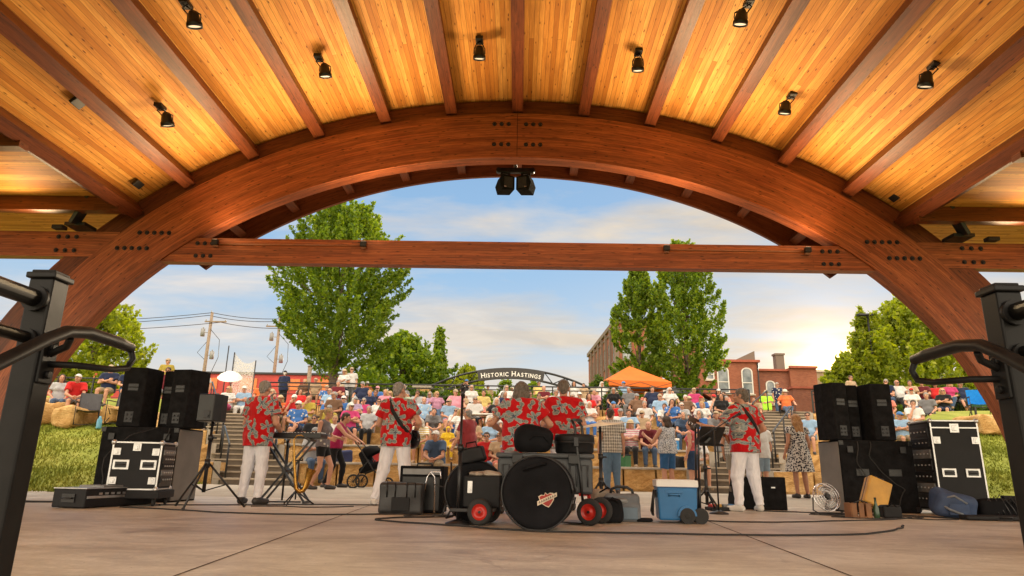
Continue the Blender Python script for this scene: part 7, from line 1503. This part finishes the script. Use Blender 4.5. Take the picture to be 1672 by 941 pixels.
def proto(pn,fem):
    k=(pn,fem)
    if k not in PR:
        pose={'A':sA,'B':sB,'C':sC,'D':sD,'E':sE,'F':sF,'tA':tA,'tB':tB,'tC':tC}[pn]; sit=pn[0]!='t'
        kw=dict(fem=fem,h=.02,hands=HW,belly=(.0 if fem else .035),wide=1.06 if not fem else 1.04,hem=.47 if sit else .86,fit=.024)
        g=human(pose,bottom='long',**kw); g2=human(pose,bottom='shorts',want=('bottom',),**{a:b for a,b in kw.items()})
        PR[k]=dict(body=g['body'].me('body',[SKIN,EYE,LIP]),shoes=[q.me('shoe',[LEATHER if not fem else simple('tan_sandal',(.28,.19,.12),.6)]) for q in g['shoes']],head=g['head'],
            top={m:g['top'].me('shirt',[mm]) for m,mm in(('plain',PLAIN),('stripes',STRIPE),('floral',FLOR),('print',PRINT))},l=g['bottom'].me('trousers',[PLAIN]),s=g2['bottom'].me('shorts',[PLAIN]))
    return PR[k]
CL=dict(palegrey=(.42,.43,.45),red=(.52,.02,.02),navy=(.018,.026,.065),palegreen=(.34,.46,.33),maroon=(.13,.016,.025),white=(.62,.61,.60),olive=(.36,.28,.05),magenta=(.50,.05,.17),lightblue=(.28,.43,.62),orange=(.68,.17,.05),black=(.014,.014,.016),brown=(.16,.09,.055),tan=(.42,.30,.19),grey=(.17,.17,.18),teal=(.03,.19,.21),blue=(.05,.15,.42),lavender=(.42,.32,.50),pink=(.66,.28,.36),coral=(.64,.22,.17),mauve=(.38,.19,.28),paleyellow=(.66,.52,.19),yellow=(.74,.50,.03),skyblue=(.04,.34,.62),limegreen=(.38,.78,.05),denim=(.06,.10,.18),khaki=(.30,.23,.14),green=(.07,.10,.07))
CAPC=dict(whitecap=('white',(.70,.69,.66)),tancap=('tan',(.40,.31,.21)),blackcap=('black',(.014,.014,.016)),greycap=('grey',(.26,.26,.27)),pinkcap=('pink',(.62,.30,.33)),bluecap=('blue',(.07,.20,.46)),redcap=('red',(.50,.03,.03)))
WORDC=dict(palegrey='pale grey',palegreen='pale green',lightblue='light blue',paleyellow='pale yellow',skyblue='sky blue',limegreen='lime green')
ROWN={'w1':'lowest stone ledge','w2':'second stone ledge','w3':'third stone ledge','w4':'fourth stone ledge','w5':'fifth stone ledge','w6':'topmost stone ledge','c2':'chairs of second terrace','c3':'chairs of third terrace','c4':'chairs of fourth terrace','c5':'chairs of fifth terrace','c6':'chairs along top rail','s6':'standing behind top rail','s5':'standing on right stair','lf':'front of left lawn','lb':'back of left lawn'}
ORD=['','first','second','third','fourth','fifth','sixth','seventh','eighth','ninth','tenth','eleventh','twelfth','thirteenth','fourteenth','fifteenth','sixteenth','seventeenth','eighteenth','nineteenth','twentieth','twenty first','twenty second','twenty third','twenty fourth','twenty fifth','twenty sixth','twenty seventh','twenty eighth','twenty ninth','thirtieth','thirty first','thirty second']
TAB='''s6 -14.49 27.15 m olive plain khaki l tancap
s6 -14.46 30.55 m white plain grey s tancap
w4 -10.36 22.94 f magenta plain black l brownlong
w5 -10.82 24.82 f palegrey stripes magenta l blond
w5 -10.36 25.13 m lightblue plain white l whitecap
w6 -10.53 27.23 m orange plain khaki s short
c3 -8.12 22.15 f black plain black s brownlong
s6 -10.66 30.15 m navy print black l blackcap
w4 -8.28 23.22 f orange floral khaki s strawhat
c6 -9.27 28.75 f brown plain khaki l blond
c6 -8.80 28.75 m tan plain khaki s tancap
w3 -7.99 21.02 m grey plain black s grey
w4 -7.80 23.22 m red plain tan s whitecap
w3 -6.91 21.02 m white plain green s greycap
w4 -7.30 23.22 m olive plain khaki s bald
w2 -7.33 18.82 f teal plain denim l blond
w2 -6.87 18.82 m palegrey plain denim s whitecap
w2 -5.70 18.82 m black plain tan s short
w6 -7.97 27.62 m blue floral khaki s tancap
c3 -6.12 22.15 m brown plain denim l grey
w6 -7.33 27.62 m palegrey stripes denim l tancap
w4 -6.08 23.22 m blue plain white s whitecap
w2 -5.12 18.82 f white plain denim l blond
s6 -7.47 28.30 f white plain navy l strawhat
s6 -7.20 28.45 m white print grey l tancap
c3 -5.41 22.15 f lavender plain denim l greycap
w6 -6.56 27.62 f lightblue plain denim l brownlong
s6 -7.53 33.00 m orange plain denim l whitecap
w6 -5.86 27.62 m blue plain khaki s pinkcap
c3 -4.65 22.15 f white plain black l brownlong
c4 -4.87 24.35 f pink plain denim s blond
w3 -4.68 21.02 m palegrey plain black l grey
w5 -4.33 25.42 m palegreen plain khaki s grey
w5 -3.86 25.42 m palegrey plain navy s short
w3 -3.37 21.02 f coral plain denim s blond
w4 -3.28 23.22 m lightblue floral navy s bald
w5 -3.39 25.42 f lavender plain white l grey
c4 -2.96 24.35 f mauve plain denim l blond
w4 -2.41 23.22 m lightblue plain pink s tancap
c4 -2.29 24.35 m pink plain white l tancap
s6 -2.56 32.40 m black plain denim l bluecap
w2 -2.72 18.82 f paleyellow stripes olive s white
w2 -1.95 18.82 f yellow plain yellow l hood
w5 -2.16 25.42 f tan plain denim l brownlong
c3 -1.45 22.15 m white plain denim s grey
c4 -1.29 24.35 m paleyellow plain khaki l short
s6 -1.56 33.45 m tan plain black l brownlong
w5 -0.58 25.42 f skyblue plain denim l brownlong
w3 -0.75 21.02 m white plain denim s greycap
w2 -0.80 18.82 f lightblue plain khaki s blond
w2 -1.28 18.82 m tan plain denim l short
s6 -0.37 34.05 m white plain grey l whitecap
c3 0.25 22.15 f coral plain denim l brownlong
w5 0.70 25.42 m palegreen plain grey l short
c3 0.80 22.15 f brown plain white l brownlong
s6 0.94 31.95 m paleyellow plain denim l short
c4 1.34 24.35 m white plain denim l grey
w3 1.00 21.02 f pink plain denim s blond
s6 2.56 31.30 f white plain denim l brownlong
s6 3.05 31.70 f tan plain black l brownlong
c4 2.19 24.35 m white plain black s whitecap
w6 3.06 27.62 m pink plain navy s grey
s6 3.91 31.60 f white stripes black l white
w6 3.94 27.62 m black print black s tancap
s6 4.98 31.95 m lightblue plain denim l bluecap
w6 4.65 27.62 m lightblue plain denim l short
w6 5.23 27.62 f coral plain khaki s blond
w5 5.32 25.42 m lightblue plain blue l tancap
c3 5.03 22.15 f blue floral denim l brownlong
c4 6.00 24.35 m brown plain grey s white
w5 6.42 25.42 f white plain blue l strawhat
w5 6.88 25.42 f blue plain blue l redcap
w5 7.35 25.42 m white plain denim s redcap
w5 7.83 25.42 m palegreen plain khaki l grey
w6 8.40 27.62 m coral plain grey l short
c3 7.00 22.15 f tan plain black l blond
w4 2.42 23.22 f white plain blue l white
w3 3.16 21.02 m white plain khaki s greycap
w2 2.63 18.82 f magenta plain denim l brownlong
w4 4.32 23.22 m white plain khaki s grey
w2 3.57 18.82 m maroon print denim l bald
w4 5.03 23.22 f white stripes denim l brownlong
w4 5.60 23.22 m palegrey plain blue l white
w3 5.13 21.02 f denim plain denim l grey
w3 5.60 21.02 f blue plain denim l grey
w2 3.10 18.82 f pink stripes black l strawhat
w3 6.07 21.02 m grey plain denim s tancap
w3 6.80 21.02 f white plain denim s blond
c3 7.46 22.15 m navy plain khaki s greycap
w5 8.89 25.42 m tan plain denim s short
s5 11.32 30.85 m limegreen plain tan s strawhat
s6 11.86 30.85 m navy floral denim l grey
c5 10.40 26.25 f orange plain denim l sunhat
w3 8.94 21.02 m lightblue plain grey s short
s6 13.93 28.15 m tan plain denim l short
c6 14.62 26.75 m navy plain denim l grey
c6 15.09 26.75 m white print black l bald
c6 15.56 26.75 f tan plain denim l brownlong
w6 14.92 25.62 f white plain denim l redcap
c6 16.03 26.75 m maroon plain black l white
c6 16.54 26.75 m red print black l tancap
w6 16.10 25.62 f black print navy s blond
c6 17.11 26.75 f magenta plain denim l blond
c6 17.58 26.75 m navy plain grey s tancap
w4 12.74 21.87 m white print khaki s short
w3 11.25 20.06 m lightblue print khaki s bluecap
w5 12.98 23.85 f coral plain denim l blond
w3 10.78 20.30 m white plain denim s whitecap
w5 14.13 23.42 m grey plain black s grey'''
rows=[l.split() for l in TAB.strip().splitlines()]
# hand placed people nearest the stage: class X Y sex shirt pattern bottom length head pose
EXTRA='''lf -12.35 18.55 m red plain grey s whitecap C
lf -12.95 18.75 f palegrey plain denim l brownlong A
lb -12.75 20.6 m navy plain khaki s tancap B
lb -12.15 20.6 f navy plain denim s brownlong F
lb -11.55 20.5 f palegreen plain khaki s whitecap C
lb -11.0 20.7 m maroon plain grey s short A
w1 -1.98 16.62 m denim plain khaki l whitecap C
w1 -.78 16.66 f red plain denim l brownlong A
w1 -.45 16.60 f tan plain coral s blond F
w1 -5.0 16.7 m palegrey plain denim l greycap B
w1 4.35 16.7 f white plain khaki s blond D'''
rows+=[l.split() for l in EXTRA.splitlines()]
rq=random.Random(9); order={}
# fill the gaps of the upper rows
for cl_,gap,lo_,hi_ in (('w3',.62,-8.2,8.6),('w4',.55,-9.6,9.6),('w5',.50,-10.6,10.4),('w6',.8,3,10.6),('c5',.75,-10.5,10.6),('c4',.85,-9.4,9.2),('c3',1.0,-8.6,8.4),('c2',1.5,-7.4,7.4)):
    if cl_[0]=='c': Yq=TY[int(cl_[1])]+1.25
    else: Yq=TY[int(cl_[1])]+.12
    xs_=sorted([float(r[1]) for r in rows if r[0]==cl_]); x=max(lo_,sxl(Yq)+1.5); hi_=min(hi_,sxr(Yq)-1.5)
    while x<hi_:
        if all(abs(x-q)>.50 for q in xs_) and rq.random()<(.40 if cl_ in('w3','c2','c3') else .55):
            sx_=rq.choice('mf'); rows.append([cl_,'%.2f'%x,'%.2f'%(Yq+rq.uniform(-.05,.12)),sx_,rq.choice(['white','white','white','lightblue','navy','navy','red','red','grey','coral','teal','brown','black','black','olive','blue','blue','maroon','magenta','tan','palegrey']),rq.choice(['plain']*5+['stripes','floral','print']),rq.choice(['denim','khaki','black','grey','navy','tan']),rq.choice('ls'),rq.choice(['grey','whitecap','tancap','bald','short','short','greycap','bluecap'] if sx_=='m' else ['blond','brownlong','brownlong','white','grey','strawhat','whitecap'])]); xs_.append(x)
        x+=gap*rq.uniform(.75,1.3)

for r in rows: order.setdefault(r[0],[]).append(r)
for c in order: order[c].sort(key=lambda r:float(r[1]))
FRAMES={}
def chair_me():
    mb=MB()
    for s_ in(-1,1): mb.cone((s_*.27,-.24,0),(s_*.24,.22,.40),.011,n=6); mb.cone((s_*.27,.24,0),(s_*.24,-.22,.40),.011,n=6); mb.cone((s_*.25,.20,.36),(s_*.25,.33,.88),.011,n=6); mb.cone((s_*.27,-.26,.0),(s_*.28,-.26,.60),.010,n=6); mb.bar((s_*.28,-.27,.61),(s_*.27,.25,.61),.05,.018)
    mb.cone((-.27,-.24,.012),(.27,-.24,.012),.009,n=6); mb.cone((-.27,.24,.012),(.27,.24,.012),.009,n=6); fr=mb.mesh('frame'); fr.materials.append(DKMET)
    mb=MB(); mb.grid([[(-.25+.5*i/6,-.25+.48*j/4,.405-.035*math.sin(PI*i/6)-.02*j/4) for j in range(5)] for i in range(7)]); se=mb.mesh('seat'); se.materials.append(PLAIN)
    mb=MB(); mb.grid([[(-.25+.5*i/6,.22+.11*j/4+.03*math.sin(PI*i/6),.42+.46*j/4) for j in range(5)] for i in range(7)]); bk=mb.mesh('backrest'); bk.materials.append(PLAIN)
    return fr,se,bk
CH=chair_me()
g_=Geo()
for s_ in(-1,1): g_.add(*qsphere((s_*.032,-.101,.010),(.025,.010,.018)))
for q in((0,-.108,.018),): g_.add(*qsphere(q,(.016,.005,.004)))
for s_ in(-1,1): g_.add(*qsphere((s_*.066,-.055,.014),(.010,.055,.004)))
SUNG=g_.me('sunglasses',[simple('dark_lens',(.008,.008,.010),.15,0,.1,4,0)])
def camp_chair(label,loc,rz,c,group='camp chairs in the audience'):
    t=thing('camp_chair',label,'chair',loc,rz,group); inst('frame',CH[0],t)
    for n,m_ in(('seat',CH[1]),('backrest',CH[2])): o=inst(n,m_,t); o.color=(*c,1)
    return t
CHC=[('blue',(.015,.13,.42)),('black',(.015,.015,.017)),('dark green',(.02,.07,.045)),('navy',(.02,.03,.09)),('grey',(.13,.13,.14)),('red',(.34,.02,.025))]
for cl,lst in order.items():
    for i,r in enumerate(lst):
        X,Y=float(r[1]),float(r[2]); sex,col,pat,bc,bl,hd_=r[3:9]; fem=sex=='f'; k=int(cl[1]) if cl[1].isdigit() else 0
        if cl[0]=='w': pn=r[9] if len(r)>9 else rq.choice('AABCCDF'); z=TZ[k]-.455; 
        elif cl[0]=='c': pn=rq.choice('AABDEFE'); z=TZ[k]
        elif cl=='lf': pn=r[9]; z=1.66
        elif cl=='lb': pn=r[9]; z=2.16
        else: pn=rq.choice(['tA','tB','tA']); z=2.95 if k!=5 else 2.50
        if cl=='s6' and col=='black' and pat=='plain': pn='tC'
        pr=proto(pn,fem)
        if cl[0]=='s' : face=R(rq.uniform(-25,25))
        else: face=math.atan2(X*.75,Y-2)*-1+R(rq.uniform(-16,16))
        if cl=='s6' and pat=='print' and col=='navy': face=R(170)
        hair=hd_; hs=[]
        if hd_ in CAPC: hs=[('cap',CAPC[hd_][1]),('bob' if fem else 'fringe',rq.choice(['blond','brownlong','white']) if fem else rq.choice(['grey','short','white']))]; hw=CAPC[hd_][0]+' cap'
        elif hd_=='strawhat': hs=[('strawhat',(.52,.42,.27)),('bob' if fem else 'fringe','blond' if fem else 'grey')]; hw='straw hat'
        elif hd_=='sunhat': hs=[('strawhat',(.66,.62,.54)),('bob','blond')]; hw='white sun hat'
        elif hd_=='hood': hs=[('hood',CL['yellow'])]; hw='yellow hood'
        elif hd_=='bald': hs=[('fringe','grey')]; hw='balding head'
        elif hd_=='blond': hs=[(rq.choice(['long','bob','tail']),'blond')]; hw='blond hair'
        elif hd_=='brownlong': hs=[(rq.choice(['long','bob','tail']),'brownlong')]; hw='dark hair'
        else: hs=[('bob' if fem else 'short',hd_)]; hw={'grey':'grey hair','white':'white hair','short':'short brown hair'}[hd_]
        cw=WORDC.get(col,col); pw={'plain':'','stripes':'striped ','floral':'flowered ','print':'printed '}[pat]
        where=ROWN[cl]
        lab='person in %s %sshirt, %s, %s from left, %s'%(cw,pw,hw,ORD[i+1],where)
        sc=rq.uniform(.94,1.03)*(.70 if hd_=='hood' else 1)*(.96 if fem else 1); 
        t=thing('person',lab,'person',(X,Y,z),face,'people watching from the terraces'); t.scale=(sc,)*3
        if cl[0] in 'wl' and sc!=1: t.location.z=z+.44*(1-sc)
        inst('body',pr['body'],t); o=inst('shirt',pr['top'][pat],t); v_=rq.uniform(.85,1.12); o.color=(*[min(.9,q*v_) for q in CL[col]],1)
        long_=bl=='l'; o=inst('trousers' if long_ else 'shorts',pr['l' if long_ else 's'],t); o.color=(*[q*v_ for q in CL[bc]],1)
        [inst('shoe',q_,t) for q_ in pr['shoes']]; add_head(t,pr['head'],hs)
        if rq.random()<.42:
            c_,HM_=pr['head']; M_=Matrix(HM_.tolist()).to_4x4(); M_.translation=Vector(c_); inst('sunglasses',SUNG,t,M_)
        if cl[0]=='c':
            cn,cc=CHC[rq.randrange(len(CHC))] if hd_!='blond' else CHC[0]
            camp_chair('%s camp chair under the %s from left in the %s'%(cn,ORD[i+1]+' person',where),(X-.0,Y+.03,z),face,cc)
# empty chairs on the left lawn, blue chair at the far right, cooler box and table
for x,y,rz,lb in((-11.55,18.0,.5,'nearer empty folding lawn chair on the left lawn'),(-10.75,18.15,.15,'farther empty folding lawn chair on the left lawn')): camp_chair(lb,(x,y,ground_h(x,y)+.02),rz,(.10,.10,.11),'empty lawn chairs at left')
camp_chair('empty bright blue camp chair right of the blond woman, far right',(14.0,20.6,ground_h(14,20.6)+.25),-.4,(.01,.20,.62))
t=thing('water_bottle','blue tinted water bottle on the ground by the empty lawn chairs','bottle',(-10.95,17.6,ground_h(-10.95,17.6)+.02)); mb=MB(); mb.lathe([(0,0),(.06,0),(.065,.03),(.065,.22),(.03,.28),(.03,.32),(0,.32)],(0,0,0),14); mb.build('body',simple('blue_plastic',(.12,.35,.50),.2),t)
t=thing('white_umbrella','white sun umbrella tilted open among the upper left seats','umbrella',(-11.3,25.9,2.5),.3); t.scale=(.75,.75,.85); mb=MB(); M=Matrix.Rotation(R(24),4,'X'); mb.lathe([(0,.30),(.25,.25),(.5,.12),(.62,0)],(0,0,1.55),16,M); mb.build('canopy',WHITEP,t); mb=MB(); mb.cone((0,.1,.1),(0,-.02,1.85),.014); mb.build('shaft',DKMET,t)
t=thing('picnic_table','small white picnic table on the third terrace behind the red tee shirt man','table',(-1.05,21.7,1.53)); mb=MB(); mb.box((0,0,.70),(1.1,.6,.04)); mb.build('tabletop',WHITEP,t,bevel=.01)
for a in(-1,1):
    for b_ in(-1,1): mb=MB(); mb.cone((a*.48,b_*.25,0),(a*.45,b_*.22,.68),.016,n=8); mb.build('leg',DKMET,t)
t=thing('cooler_box','blue and white cooler box on the second terrace left of the music stand','cooler',(4.35,19.6,1.05),.1); mb=MB(); mb.box((0,0,.19),(.42,.30,.36)); mb.build('tub',simple('bright_blue',(.03,.22,.55),.4),t,bevel=.02); mb=MB(); mb.box((0,0,.40),(.44,.32,.06)); mb.build('lid',WHITEP,t,bevel=.015); mb=MB()
for z_ in(.12,.24): mb.box((0,-.153,z_),(.28,.01,.05))
mb.build('panel_stripe',WHITEP,t)

# bags, coolers and blankets left on the terraces
for i,(cn,c,k,x,kind) in enumerate([('red',(.38,.02,.02),1,-3.6,0),('navy',(.02,.03,.10),1,-4.3,1),('green',(.03,.14,.05),1,2.6,0),('black',(.012,.012,.014),1,3.9,1),('pink',(.60,.18,.28),2,-3.0,1),('blue',(.03,.16,.46),2,1.9,0),('tan',(.34,.25,.15),2,-6.2,1),('grey',(.2,.2,.21),2,5.6,1),('white',(.6,.6,.58),3,-5.6,0),('purple',(.16,.05,.24),3,2.9,1)]):
    if kind: soft('tote_bag','%s fabric tote bag on the %s terrace step among the audience'%(cn,names[k]),'bag',(x,TY[k]+.42,TZ[k]+.03),(.19,.10,.15),i*.7,simple('bag_'+cn,c,.8,0,.2,6,.4,90),.012,12,i,.05,h=.02)
    else:
        t=thing('soft_cooler','%s soft picnic cooler with a strap on the %s terrace step'%(cn,names[k]),'cooler',(x,TY[k]+.45,TZ[k]+.03),i*.5); mb=MB(); mb.box((0,0,.15),(.36,.24,.29)); mb.build('tub',simple('bag_'+cn,c,.7,0,.2,6,.3,90),t,bevel=.025); mb=MB(); mb.box((0,0,.305),(.37,.25,.03)); mb.build('lid',BLK,t,bevel=.01); mb=MB(); mb.tube([(-.15,0,.30),(-.1,0,.42),(.1,0,.42),(.15,0,.30)],.012,6); mb.build('strap',NYL,t)
